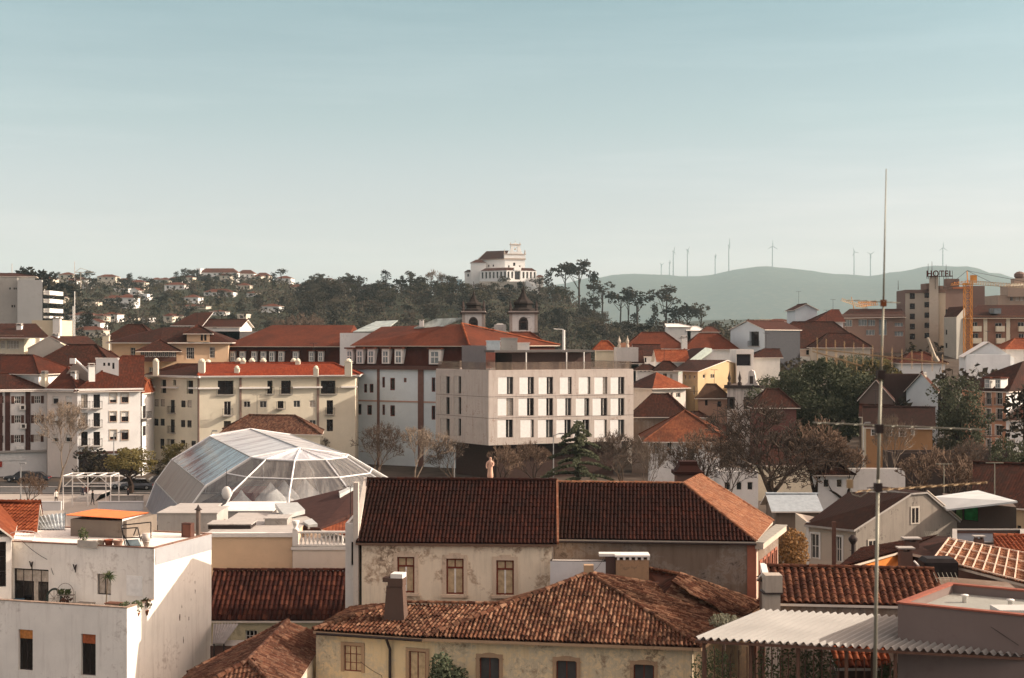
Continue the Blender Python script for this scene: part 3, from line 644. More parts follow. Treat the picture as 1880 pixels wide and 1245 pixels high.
# ---------------- beige block and balustrade
M_BEI=plaster('beige wall',(.66,.47,.31),.12,(.3,.2,.15),.3); M_PALE=plaster('pale roof screed',(.42,.39,.36),.5)
Yb=92; zb=ZZ(983,Yb)
h=House('beige_house','flat roofed house with a blank beige wall','house',rect(PX(372,Yb),PX(536.5,Yb),12),0,zb,M_BEI); h.walls(); 
mb=MB(); mb.poly([(p.x,p.y,zb+.01) for p in h.foot]); mb.build('flat_roof',M_PALE,h.t)
mb=MB(); F0=h.F[0]; mb.fbox(F0,-.1,F0.L+.1,zb-.10,zb+.16,-.3,.12); mb.build('coping',M_WHT,h.t)
def rbox(name,lab,px0,px1,Y0,Y1,pz0,pz1,mat,cap=None,cat='roof unit'):
    a=PX(px0,Y0);b=PX(px1,Y0); t=thing(name,lab,cat,((a.x+b.x)/2,(Y0+Y1)/2,pz0)); mb=MB(); mb.box(a.x,b.x,Y0,Y1,pz0,pz1); mb.box(a.x-.08,b.x+.08,Y0-.08,Y1+.08,pz1,pz1+.07,1); mb.build('casing',[mat,cap or M_WHT],t)
rbox('skylight_box','long dark skylight box lying on the flat roof','skylight',0,0,0,0,0,0,M_DFR) if 0 else None
rbox('skylight_box','long dark fronted skylight box on the front of the pale flat roof',382,460,95,97,zb,zb+.28,M_DFR,M_PALE,'skylight')
rbox('roof_vent','stacked grey vent cover on the pale flat roof',486,527,97,99,zb,zb+.42,M_CONC,M_PALE,'roof vent')
rbox('white_roof_block','low white roof box at the rear of the pale flat roof',290,398,101,105,5,zb+.3,M_PALE,M_PALE,'roof box')
rbox('rear_roof_block','wide pale roof block behind the flat roof and below the tent',395,500,108,114,3,6.9,M_PALE,M_WHT,'roof box')
rbox('slotted_roof_block','pale roof box with a dark slot behind the skylights',310,386,108,112,5,7.0,M_PALE,M_PALE,'roof box')
b=House('balustrade_house','cream house front with a stone balustrade round its roof terrace','house',rect(PX(537,Yb-.1),PX(637,Yb-.1),9),0,ZZ(1004,Yb),plaster('cream pink render',(.70,.60,.50),.12,(.3,.2,.15),.3))
b.w(0,[(607,1050,634,1078)],M_WFR,G_MID,2,1,.2,surr=M_WHT,sw=.12); b.walls(); b.band(ZZ(1009,Yb),.18,.08,M_WHT,(0,))
F0=b.F[0]; z0=ZZ(1004,Yb)+.1; z1=ZZ(976,Yb); mb=MB(); mb.fbox(F0,0,F0.L,z1-.1,z1+.03,-.22,.02); mb.fbox(F0,0,F0.L,z0-.06,z0+.06,-.22,.02); mb.fbox(F0,0,.35,z0,z1+.1,-.3,.05); bal=mb.build('balustrade',M_WHT,b.t)
for i in range(11):
    uu=.55+i*(F0.L-.6)/11; p=F0.p(uu,0,-.1); mb=MB(); hh=z1-z0-.16; mb.lathe([(.06,0),(.06,.06*hh),(.045,.12*hh),(.1,.35*hh),(.05,.7*hh),(.04,.85*hh),(.07,.95*hh),(.07,hh)],(p.x,p.y,z0+.06),8); mb.build('baluster',M_WHT,bal,True)
p=F0.p(.18,0,-.12); mb=MB(); mb.lathe([(.2,0),(.2,.1),(.1,.15),(.18,.35),(.26,.6),(.2,.62)],(p.x,p.y,z1+.1),10); mb.build('urn',M_WHT,b.t,True)
mb=MB(); mb.poly([(p.x,p.y,ZZ(1004,Yb)+.012) for p in b.foot]); mb.build('flat_roof',M_PALE,b.t)
# dark slate roof with skylights, orange gable
d=thing('dark_roof_house','low house with a dark sloping roof and an orange tile verge','house',(W(590,950,100).x,100,0))
DK=plain('dark roof sheet',(.055,.025,.02),.8,0,.2,2); pts=[W(516,962,98),W(588,970,96),W(660,936,101),W(660,890,110),W(532,921,110)]
mb=MB(); mb.poly(pts); lo_=[p-Vector((0,0,.25)) for p in pts]
for i in range(5): j=(i+1)%5; mb.poly([pts[i],pts[j],lo_[j],lo_[i]])
mb.build('roof',DK,d)
mb=MB(); g=[p-Vector((0,0,.3)) for p in pts]; gl=[Vector((p.x,p.y,0)) for p in pts]
for i in range(5): j=(i+1)%5; mb.poly([g[i],g[j],gl[j],gl[i]])
mb.build('wall',M_WARM,d)
mb=MB(); a=W(590,972,95.8);b_=W(640,985,93.5);c=W(662,976,93.6);e=W(660,937,101); roofplane(mb,[b_,c+Vector((.6,0,0)),e+Vector((.9,0,.0)),a],.1); tilegeo(mb,[b_,c+Vector((.6,0,0)),e+Vector((.9,0,0)),a],.26,.42,.07); mb.build('tiled_verge',[T_ORG,M_WARM],d)
for P4 in ([(505,928),(546,926),(560,940),(522,950)],[(556,961),(572,956),(583,966),(566,968)],[(622,906),(655,892),(655,897),(624,911)]):
    mb=MB(); q4=[]
    for (x,y) in P4:
        n_=(pts[2]-pts[0]).cross(pts[3]-pts[0]).normalized(); r_=Vector(((x-940)/F,1,(CY-y)/F)); o_=Vector((0,0,CZ)); k_=n_.dot(pts[0]-o_)/n_.dot(r_); q4.append(o_+r_*k_+Vector((0,0,.16)))
    lo2=[p-Vector((0,0,.3)) for p in q4]; mb.hexa(lo2,q4,0); mb.build('skylight',plain('skylight panel',(.45,.45,.43),.3),d)
# ---------------- low brown roof house
Yl=86; h=House('long_shed_house','low cream house under a long dark brown tile roof','house',rect(PX(380,Yl),PX(636,Yl),6.5),0,ZZ(1134,Yl),plaster('yellowed cream',(.55,.49,.33),.35))
h.w(0,zr('B',[(228,962,300,1030)]),M_WFR,G_DARK,3,2,.2); h.walls(); h.roof('gable',2.15,.3,tiles('worn brown tiles',[(.05,.014,.01),(.075,.022,.014),(.12,.04,.024),(.04,.012,.009)],.3,.42,grime=.6,gcol=(.018,.008,.006)),geo=1,pitch=.3,row=.42,amp=.075)
t=thing('corrugated_awning','grey corrugated lean-to awning at the foot of the white house','awning',(W(410,1160,80).x,80,3)); mb=MB(); corr(mb,W(390,1182,79.5),W(412,1182,79.5),W(440,1145,84),W(392,1145,84),9,.05,0,4); mb.build('sheet',plain('grey corrugated sheet',(.30,.28,.27),.6),t)
mb=MB(); 
for x,y,Y in ((393,1182,79.6),(411,1182,79.6)):
    p=W(x,y,Y); mb=MB(); mb.tube((p.x,p.y,0),p,.05); mb.build('post',M_IRON,t)
# dark wall below awning
h=House('dark_back_house','dark rendered wall in the gap behind the white house','house',rect(PX(386,80.6),PX(470,80.6),1.5),0,ZZ(1186,80.6),plaster('dark render',(.10,.06,.05),.5)); h.walls(); mb=MB(); mb.poly([(p.x,p.y,ZZ(1186,80.6)+.01) for p in h.foot]); mb.build('flat_roof',M_CONC,h.t)
# hip roof at the bottom
T_OLD=tiles('old lichened tiles',[(.09,.035,.02),(.14,.055,.032),(.19,.085,.05),(.23,.115,.07),(.07,.028,.018),(.12,.045,.027)],.2,.38,grime=.6,gcol=(.035,.018,.012),gsc=.5,light=(.26,.17,.12),lf=.4)
d=thing('corner_tile_house','house under a weathered hip roof between white house and old yellow house','house',(W(500,1200,70).x,70,0))
def tp(mb,pts,**k): roofplane(mb,pts,.14); tilegeo(mb,pts,**k)
RN=Vector((-12.2,66,5.02)); RF=Vector((-11.85,75.1,5.02)); BL=Vector((-16.2,71.2,3.2)); NL=Vector((-16.2,62.6,3.2)); NR=Vector((-9.95,62.6,4.0)); BR=Vector((-9.95,76.5,4.0)); K4=dict(pitch=.2,row=.38,amp=.05,sub=4)
mb=MB(); tp(mb,[NL,BL,RF,RN],**K4) ; tp(mb,[NR,BR,RF,RN],**K4); tp(mb,[NL,NR,RN],**K4); tp(mb,[BL,BR,RF],**K4)
rf=mb.build('roof',[T_OLD,M_STONE],d); mb=MB(); ridgecaps(mb,RF,RN,.14,0,.42,.12); ridgecaps(mb,NL,RN,.14,0,.42,.12); ridgecaps(mb,NR,RN,.14,0,.42,.12); ridgecaps(mb,BL,RF,.14,0,.42,.12); mb.build('ridge',T_OLD,rf)
mb=MB(); b0=[NL,NR,BR,BL,NL]
for i in range(4):
    a,b_=b0[i],b0[i+1]; mb.poly([(a.x,a.y,0),(b_.x,b_.y,0),(b_.x,b_.y,b_.z-.15),(a.x,a.y,a.z-.15)])
mb.build('wall',M_CREAM,d)
# ================================================================ foreground, centre
M_OLDW=plaster('weathered cream wall',(.78,.66,.50),.8,(.13,.085,.06),.45,patch=(.50,.38,.27),patchf=.4,streak=.4)
M_OCH=plaster('old yellow wall',(.72,.56,.34),.75,(.20,.12,.07),.5,patch=(.55,.46,.32),patchf=.9,streak=.5)
M_GRY=plaster('grey stained wall',(.20,.145,.11),.8,(.04,.025,.02),.3,patch=(.25,.2,.165),patchf=.5,streak=.6)
T_DK=tiles('shade darkened grimy tiles',[(.035,.010,.007),(.048,.013,.008),(.065,.018,.011),(.028,.009,.007),(.04,.011,.008)],.21,.36,grime=.75,gcol=(.018,.008,.006),gsc=.3)  # grimy tiles, darkened so the front slopes carry their shade in the colour
T_LIT=tiles('sun toned clay tiles',[(.30,.12,.06),(.36,.15,.08),(.42,.19,.10),(.26,.10,.055)],.2,.36,grime=.35,gcol=(.10,.045,.03),gsc=.6,light=(.45,.32,.22),lf=.3)  # brighter tile copy with sunlight put into the colour
# left section of the long building
zE=ZZ(992,77.3); zR=11.88
h=House('long_old_house','long old house with three red framed windows and a dark tile roof','house',[PX(664,77.3),PX(1013,76.7),PX(1013,76.7)+Vector((.2,9.4)),PX(664,77.3)+Vector((.2,9.4))],0,zE,M_OLDW)
M_CUR=plain('faded yellow curtain',(.48,.36,.22),.35,0,.25,4)
for k,(r,) in enumerate((((547,525,650,738),),((838,535,942,748),),((1135,545,1240,752),))):
    q=h.F[0].rect(zr('C',[r])[0]); h.w(0,[q],M_RFR,M_CUR,2,1,.16,.09,surr=plaster('window stone',(.60,.47,.35),.35),sw=.2,metric=True)
    o=[c for c in h.t.children if c.name.startswith('window')][-1]; mb=MB(); Fc=h.F[0]
    zt_=q[3]-.26*(q[3]-q[2]); mb.fbox(Fc,q[0]+.05,q[1]-.05,zt_-.05,zt_+.05,-.16,-.09,0); mb.fbox(Fc,(q[0]+q[1])/2-.045,(q[0]+q[1])/2+.045,q[2]+.08,zt_,-.14,-.095,1); mb.build('crossbar',[M_RFR,M_WFR],o)
    mb=MB(); uc=(q[0]+q[1])/2; mb.fbox(Fc,uc-.32,uc+.32,q[3]+.2,q[3]+.30,.002,.06); mb.build('lintel',MC['window stone'],o); mb=MB(); mb.fbox(Fc,q[0]-.25,q[1]+.25,q[2]-.16,q[2]-.02,0,.12); mb.build('sill',MC['window stone'],o)
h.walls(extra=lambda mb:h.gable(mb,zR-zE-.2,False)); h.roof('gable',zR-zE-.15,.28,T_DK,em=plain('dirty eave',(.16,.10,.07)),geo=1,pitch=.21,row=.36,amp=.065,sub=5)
mb=MB(); Fc=h.F[0]; mb.fbox(Fc,.0,Fc.L,zE-.28,zE-.1,0,.12); mb.build('cornice',plain('stained cornice',(.40,.30,.22),.9,0,.4,5),h.t)
mb=MB(); a=h.E[1];b=h.panes[0][2]; 
for s_ in (0,): mb.hexa([a+Vector((0,0,0)),a+Vector((.12,0,0)),b+Vector((.12,0,0)),b+Vector((0,0,0))],[a+Vector((0,0,.16)),a+Vector((.12,0,.16)),b+Vector((.12,0,.16)),b+Vector((0,0,.16))])
mb.build('verge',T_LIT,h.R)  # sunlit rake edge comes from the brighter tile colour
# firewall at its left end
mb=MB(); x0=PX(650,77.6).x; x1=PX(659,77.6).x; mb.box(x0,x1,77.2,77.75,0,ZZ(885,77.6)); M_PIL=plaster('grey cream pilaster',(.52,.46,.40),.3); mb.build('rain_pilaster',M_PIL,h.t)
mb=MB(); Y0=77.75; xx0=x1-.2; xx1=x1+.03
prof=[(Y0,0),(Y0,ZZ(960,78)),(82.2,12.0),(86.3,ZZ(960,78)),(86.3,0)]
for xx,fl in((xx0,1),(xx1,0)):
    p=[(xx,y,z) for y,z in prof]; mb.poly(p if fl else p[::-1])
for (y0,z0),(y1,z1) in zip(prof,prof[1:]): mb.poly([(xx0,y0,z0),(xx1,y0,z0),(xx1,y1,z1),(xx0,y1,z1)])
mb.build('gable_wall',M_PIL,h.t)
# narrow annex with the dark slot
n=House('narrow_annex','narrow white annex with a dark slit window beside the long old house','annex',rect(PX(634,78.8),PX(652,78.8),4),0,ZZ(965,78.8),M_WHT); n.w(0,[(645,995,649,1038)],M_DFR,G_DARK,1,1,.2,.02); n.walls(); n.parapet(.12,.15,M_WHT,roofm=M_PALE)
# right section
zE2=ZZ(993,78.4); zR2=ZZ(888,82.1)
f=[PX(1016,78.6),PX(1387,77.6),PX(1429,84.7),Vector((PX(1016,78.6).x+1.6,86.2))]
g=House('grey_long_house','long house with a stained grey wall and a sun toned right roof slope','house',f,0,zE2,M_GRY)
g.F[1].n
M_PINK=plaster('pinkish render',(.62,.44,.34),.3,(.3,.12,.08),.8)  # pale pinkish tone for the end face quoin
def side(mb):
    pass
g.w(1,[(1.2+i*1.25,1.2+i*1.25+.55,zE2-3.6,zE2-1.3) for i in range(5)],M_WFR,G_DARK,1,2,.12,metric=True,surr=plain('red stone trim',(.30,.11,.07)),sw=.16)
g.walls()
mb=MB(); Fc=g.F[1]; mb.fbox(Fc,-.1,Fc.L+.2,zE2-.32,zE2+.02,0,.45,0); mb.fbox(Fc,-.1,Fc.L+.2,zE2+.02,zE2+.06,-.2,.5,1); mb.build('cornice',[M_STONE,plain('lichened stone cap',(.30,.28,.24))],g.t)
mb=MB(); mb.fbox(Fc,-.02,.4,0,zE2-.34,.002,.06,0); mb.fbox(g.F[0],g.F[0].L-.45,g.F[0].L+.02,0,zE2-.1,.002,.05,1); mb.build('quoin',[M_PINK,plain('red stone trim',(.30,.11,.07))],g.t)
a0=W(1013,992,78.45);a1=W(1388,993,77.4); a1.z=a0.z=zE2+.08; r1=W(1255,889,82.1); r0=r1+(a0-a1)*.652; r0.z=r1.z
k_=(r0.z-CZ)/((CY-873)/F); r2=Vector(((1285-940)/F*k_,k_,r0.z)); 
kb=(zE2+.08-CZ)/((CY-958)/F); a2=Vector(((1419-940)/F*kb,kb,zE2+.08))
mb=MB(); 
for P4 in ([a0,a1,r1,r0],): roofplane(mb,P4,.12); tilegeo(mb,P4,.21,.36,.065,.03,0,5)
mb2=MB(); 
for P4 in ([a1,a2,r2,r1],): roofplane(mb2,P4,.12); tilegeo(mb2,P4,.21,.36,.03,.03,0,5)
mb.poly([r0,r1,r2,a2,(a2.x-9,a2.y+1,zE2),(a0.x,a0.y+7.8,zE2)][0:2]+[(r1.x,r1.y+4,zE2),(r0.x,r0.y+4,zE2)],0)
o=mb.build('roof',[T_DK,M_STONE],g.t); o2=mb2.build('sun_toned_slope',[T_LIT,M_STONE],g.t); mb=MB(); ridgecaps(mb,r0,r1,.12,0,.4,.08); ridgecaps(mb,r1,a1,.11,0,.4,.08); ridgecaps(mb,r1,r2,.11,0,.4,.08); ridgecaps(mb,r2,a2,.12,0,.4,.08); mb.build('ridge',T_LIT,o)  # front slope coloured as shaded, right slope as sunlit
# brown gutter line
mb=MB(); p0=Vector((a0.x,a0.y-.08,a0.z-.12)); p1=Vector((a1.x,a1.y-.08,a1.z-.12)); mb.tube(p0,p1,.07); mb.build('gutter',M_DFR,g.t)
# dark chimney cap behind the ridge
h2=House('pyramid_chimney','dark wide chimney with a stepped pyramid cap behind the long roof ridge','chimney',rect(PX(1243,90),PX(1287,90),1.5),0,ZZ(872,90),plaster('dark chimney render',(.13,.075,.06),.5)); h2.walls()
mb=MB(); c=h2.c; mb.cbox(c,1.9,1.8,ZZ(872,90),ZZ(866,90)); mb.cbox(c,1.6,1.6,ZZ(866,90),ZZ(855,90),0,0,.7); mb.cbox(c,1.15,1.15,ZZ(855,90),ZZ(848,90),0,0,.95); mb.build('cap',tiles('cap tiles',[(.06,.02,.015),(.05,.018,.014)],grime=.3),h2.t)
# white low wall block
b=House('white_parapet_block','blank white walled block wedged between the tiled houses','house',rect(PX(1010,75.9),PX(1112,75.7),.7),0,ZZ(1031,75.8),plaster('white block wall',(.60,.58,.57),.12)); b.walls(); b.parapet(.02,.1,M_DFR,roofm=M_CONC)
# ---------------- yellow house with the big hip roof
H0=5.55; zp=7.72
FRc=Vector((8.86,66.5)); BRc=Vector((13.7,77.4)); FLc=Vector((-4.2,68.66)); WLc=Vector((-9.84,70.4)); pk=Vector((4.0,74.2,zp)); BLc=Vector((-2.2,76.3))
ins=.45; zw=H0-.05
foot=[Vector((-9.75,70.75)),Vector((-4.15,69.05)),Vector((8.5,66.95)),Vector((13.0,77.0)),Vector((-2.0,76.1)),Vector((-8.4,76.1))]
y=House('yellow_old_house','crumbling yellow house under a big lichened hip roof','house',foot,0,zw,M_OCH)
SW=plaster('brown window stone',(.40,.27,.17),.4)
y.w(0,zr('C',[(232,1052,336,1205)]),M_RFR,M_CUR,3,3,.12,.05,surr=SW,sw=.16); y.w(0,[(751,1196,784,1262)],M_RFR,M_CUR,2,1,.12,.06,surr=SW,sw=.16)
for r in ((880,1207,917,1275),(1021,1213,1059,1280),(1163,1220,1201,1285)):
    y.w(1,[r],M_RFR,G_MID,2,1,.2,.06,surr=SW,sw=.16)
    o=[c for c in y.t.children if c.name.startswith('window')][-1]; q=y.F[1].rect(r); mb=MB(); uc=(q[0]+q[1])/2; w_=(q[1]-q[0])/2+.16
    for i in range(8):
        a=pi*(.18+.64*i/8);b=pi*(.18+.64*(i+1)/8); P=lambda t,rr_,d: y.F[1].p(uc-cos(t)*rr_,q[3]-.42+sin(t)*rr_*.78,d)
        mb.hexa([P(a,w_+.02,.05),P(b,w_+.02,.05),P(b,w_+.02,0),P(a,w_+.02,0)],[P(a,w_+.18,.07),P(b,w_+.18,.07),P(b,w_+.18,0),P(a,w_+.18,0)])
    mb.build('arch_stone',SW,o)
y.walls(top=False)
mb=MB(); K=dict(pitch=.21,row=.38,amp=.08,step=.03,sub=6,jit=.022)
def V3(p,z): return Vector((p[0],p[1],z))
E1=V3(FLc,H0);E2=V3(FRc,H0);E3=V3(BRc,H0);E4=V3(BLc,H0)
hl=E1.lerp(pk,.0)
tp(mb,[E1,E2,pk],**K); tp(mb,[E2,E3,pk],**K); roofplane(mb,[E3,E4,pk]); roofplane(mb,[E4,E1,pk])
WL=V3(WLc,H0); WR0=V3((-6.0,73.2),6.35); WR1=V3((-.2,72.4),6.42); 
T_OLD2=tiles('old tiles with sparkle tones',[(.085,.030,.017),(.14,.052,.029),(.24,.11,.065),(.36,.20,.125),(.075,.028,.017),(.115,.042,.024),(.19,.08,.043)],.21,.38,grime=.7,gcol=(.028,.014,.009),gsc=.4,light=(.42,.25,.15),lf=.3)  # palest tile tones put sun sparkle into the colour, among lichen patches
rf=mb.build('roof',[T_OLD2,SW],y.t); mb=MB()
for a,b_ in ((E2,pk),(E1,pk),(E3,pk)): ridgecaps(mb,a,b_,.13,0,.4,.12)
mb.build('ridge',T_OLD2,rf)
mb=MB(); WBL=V3((-8.6,76.4),H0); tp(mb,[WL,E1+Vector((0,0,-.02)),WR1,WR0],**K); tp(mb,[WBL,WL,WR0],**K); roofplane(mb,[WBL,V3((-1,75.8),H0),WR1,WR0]); 
r2_=mb.build('wing_roof',[T_OLD2,SW],y.t); mb=MB(); ridgecaps(mb,WR0,WR1,.13,0,.4,.12); ridgecaps(mb,WL,WR0,.13,0,.4,.12); mb.build('ridge',T_OLD2,r2_)
mb=MB(); mb.cbox((4.0,74.25),.5,.5,zp-.2,zp+.5); mb.build('ridge_block',SW,y.t)
# chimney on the wing
cx,cy=PX(727,71.3); mb=MB(); mb.cbox((cx,cy),1.15,.8,5.3,ZZ(1075,71.3),0,-.2,.72); mb.cbox((cx+.05,cy),.78,.7,ZZ(1075,71.3),ZZ(1060,71.3),0,-.2); mb.cbox((cx+.12,cy),.62,.7,ZZ(1060,71.3),ZZ(1052,71.3),1,-.2); mb.cbox((cx-.42,cy+.1),.4,.5,ZZ(1068,71.3),ZZ(1060,71.3),0,-.2)
mb.build('chimney',[plaster('sooty chimney',(.11,.07,.055),.5),M_WHT],y.t)
# drainpipe
u1,z1=y.F[0].at(714,1180); mb=MB(); 
for s1,s2 in ((y.F[0].p(u1,H0-.15,.35),y.F[0].p(u1+.1,H0-.7,.12)),(y.F[0].p(u1+.1,H0-.7,.12),y.F[0].p(u1+.1,0,.12))): mb.tube(s1,s2,.07,.07,8)
mb.tube(y.F[0].p(.2,H0-.12,.4),y.F[0].p(y.F[0].L-.1,H0-.12,.4),.07); mb.build('drainpipe',M_DFR,y.t)
# shrub growing at the wall
u1,_=y.F[1].at(828,1230); p=y.F[1].p(u1,0,.8); t=thing('tall_shrub','leafy green shrub growing up against the yellow old house','shrub',p); mb=MB(); rr=random.Random(2)
for i in range(6): mb.tube((p.x+rr.uniform(-.2,.2),p.y,0),(p.x+rr.uniform(-.6,.6),p.y+rr.uniform(-.3,.3),rr.uniform(2.5,4.6)),.04,.015,5)
mb.build('stem',plain('bark',(.07,.05,.04),.9),t); mb=MB(); bush(mb,(p.x,p.y,3.4),1.0,.6,1.1,900,.11,rr,0,.1); bush(mb,(p.x-.3,p.y-.1,4.3),.6,.4,.75,380,.1,rr,0,.1); bush(mb,(p.x+.5,p.y-.1,3.7),.6,.4,.65,260,.1,rr,0,.1); mb.build('foliage',[leafmat('shrub leaves',[(.03,.05,.025),(.06,.09,.04),(.13,.15,.09)])],t)
# rear roof behind, chimney block
rb=House('rear_tile_house','low house behind the big hip roof with a sunlit tile slope and a chimney block','house',[PX(1118,75.9),PX(1385,77.0),PX(1385,77.0)+Vector((.1,.5)),PX(1118,75.9)+Vector((.1,.9))],0,5.3,M_GRY)
mb=MB(); q0=W(1247,1055,76.0); q1=W(1404,1112,77.4); q2=W(1222,1088,74.0); q3=W(1300,1112,73.3); q4=W(1190,1044,76.9)
qs=[q3,q1,q0,q2]; tp(mb,[W(1340,1135,72.6),q1,q0,q2],**K)
rb.walls(); m9=MB(); roofplane(m9,[q2,q4+Vector((-2.2,0,-.9)),q4,q0],.12,0,0); m9.build('shade_toned_slope',[T_BRN],rb.t); o=mb.build('roof',[T_OLD2,SW],rb.t); mb=MB(); ridgecaps(mb,q1,q0,.12,0,.4,.1); ridgecaps(mb,q4,q0,.12,0,.4,.05); mb.build('ridge',T_OLD2,o)  # darker tiles put the shade of this slope into its colour
c=PX(1160,75.8); mb=MB(); z1=ZZ(1026,75.8); mb.box(PX(1130,75.8).x,PX(1190,75.8).x,75.4,76.4,5,z1,0); mb.box(PX(1128,75.8).x,PX(1192,75.8).x,75.3,76.5,z1+.16,z1+.26,1)
for i in range(6): xx=PX(1134+i*11,75.8).x; mb.box(xx-.06,xx+.06,75.35,75.5,z1,z1+.16,1)
mb.box(PX(1133,75.8).x,PX(1187,75.8).x,75.55,76.3,z1,z1+.16,2)
mb.box(PX(1112,75.8).x,PX(1129,75.8).x,75.7,76.3,5,ZZ(1022,75.8),3); mb.box(PX(1100,75.8).x,PX(1140,75.8).x,75.65,76.3,ZZ(1021,75.8),ZZ(1016,75.8),1); mb.build('chimney',[plaster('tan chimney render',(.32,.20,.12),.5),M_WHT,M_DFR,plaster('dark render',(.10,.06,.05),.5)],rb.t)
# weeds on the roof corner
t=thing('roof_weeds','grey green bush growing at the edge of the white corrugated canopy','bush',W(1330,1145,69)); mb=MB(); rr=random.Random(9); c=W(1330,1140,66); bush(mb,c,.75,.5,.35,420,.07,rr,0,.1); c=W(1362,1145,66); bush(mb,c,.5,.4,.2,120,.07,rr,0,.1); mb.build('foliage',[leafmat('weed leaves',[(.07,.09,.05),(.16,.17,.11),(.25,.24,.17)])],t)
mb=MB(); c=W(1330,1150,66); mb.tube((c.x,c.y,0),c,.05); mb.build('stem',MC['bark'],t)
# ================================================================ foreground, right
M_CAN=plain('pale corrugated sheet',(.26,.25,.235),.65,.0,.12,.5); M_POST=plain('rusty brown steel',(.13,.07,.05),.6,.2)
zc=7.8
A_=Vector((7.5,58,zc)); B_=Vector((20.6,54.6,zc)); Dv=Vector((3.6,4.7,.25))
t=thing('corrugated_canopy','pale corrugated metal canopy carried on thin brown posts','canopy',(13,58,0)); mb=MB(); corr(mb,A_,B_,B_+Dv,A_+Dv,44,.075,0,8); mb.build('roof_sheet',M_CAN,t); t0_=t
mb=MB(); e=Vector((0,.05,-.14)); mb.tube(A_+e,B_+e,.07,.07,4); mb.tube(A_+Dv+e,B_+Dv+e,.07,.07,4); mb.tube(A_+e,A_+Dv+e,.06,.06,4); mb.build('edge_beam',M_POST,t)
for k in (0.02,.16,.30,.44,.58):
    p=A_.lerp(B_,k)+Vector((.1,.35,-.1)); mb=MB(); mb.tube((p.x,p.y,0),p,.075,.075,8); mb.build('post',M_POST,t)
for k in (.02,.2,.36):
    p=A_.lerp(B_,k)+Dv*.9-Vector((0,0,.1)); mb=MB(); mb.tube((p.x,p.y,0),p,.075,.075,8); mb.build('post',M_POST,t)
# block house
k0=Vector((15.6,57.5)); k1=Vector((20.6,54.35)); kd=Vector((3.5,4.6)); zk=9.3
b=House('grey_block_house','flat roofed grey brown block with a red brown coping behind the canopy','house',[k0,k1,k1+kd*1.0,k0+kd*1.0],0,zk-.35,plaster('grey mauve render',(.19,.145,.13),.2,(.10,.06,.05),.25))
b.walls(); b.parapet(.35,.22,None,plain('red brown coping',(.26,.09,.06),.7),plaster('green grey roof screed',(.30,.30,.27),.5))
for x,y in ((1771,1090),(1855,1091)):
    mb=MB(); p=W(x,y,59.6 if x<1800 else 58.5); mb.lathe([(.1,0),(.1,.25),(.16,.27),(.16,.32)],(p.x,p.y,zk-.33),8); mb.build('vent',M_WHT,b.t,True)
mb=MB(); p=W(1862,1105,56.6); mb.box(p.x-.7,p.x+1.2,56.2,57.4,zk-.33,zk-.02); mb.build('roof_hatch',plaster('pale hatch',(.5,.48,.45),.3),b.t)
# plants below the canopy
for i,(x,y,Y,r,lab) in enumerate(((1310,1225,61,.9,'dark climbing plant behind the left canopy post'),(1430,1225,60.5,1.1,'tangled green plant under the middle of the canopy'),(1500,1215,60,.8,'sunlit climber near the tiles under the canopy'),(1640,1235,59,.6,'small dark plant at the foot of the block under the canopy'))):
    c=W(x,y,Y); t=thing('climbing_plant',lab,'plant',(c.x,c.y,0)); mb=MB(); rr=random.Random(40+i); 
    for k in range(5): mb.tube((c.x+rr.uniform(-.3,.3),c.y,0),(c.x+rr.uniform(-r,r),c.y+rr.uniform(-.5,.5),c.z+r*.8),.03,.012,4)
    mb.build('stem',MC['bark'],t); mb=MB(); bush(mb,(c.x,c.y,c.z-.3),r*1.1,.8,r*1.3,700,.08,rr,0,.1); mb.build('foliage',[leafmat('canopy plant leaves',[(.02,.03,.015),(.05,.07,.03),(.16,.18,.09)])],t)
p_=[A_.lerp(B_,k_/40)+Vector((.3,1.6,-.3)) for k_ in range(1,24)]
sl_=MB()
for i,p in enumerate(p_): m3=MB(); m3.tube((p.x,p.y,0),(p.x,p.y,6.9+.5*(i%3)*.3),.028,.028,4); m3.build('fence_bar',M_POST,t0_)
# tiles seen under the canopy
t=House('lean_to_roof','small lit tile lean-to seen under the corrugated canopy','lean-to',rect(PX(1540,61.8),PX(1628,61.8),1.4),0,5.9,plaster('dark render',(.10,.06,.05),.5)); t.walls(); t.roof('mono',.75,.2,T_ORG,geo=1,pitch=.3,row=.4,amp=.075)
d=House('under_canopy_shed','shade toned brown shed front under the corrugated canopy','shed',rect(PX(1290,64.5),PX(1540,63.5),.4),0,4.6,plaster('shade toned brown render',(.11,.06,.045),.6)); d.walls()  # brown darkened to carry the shade under the canopy
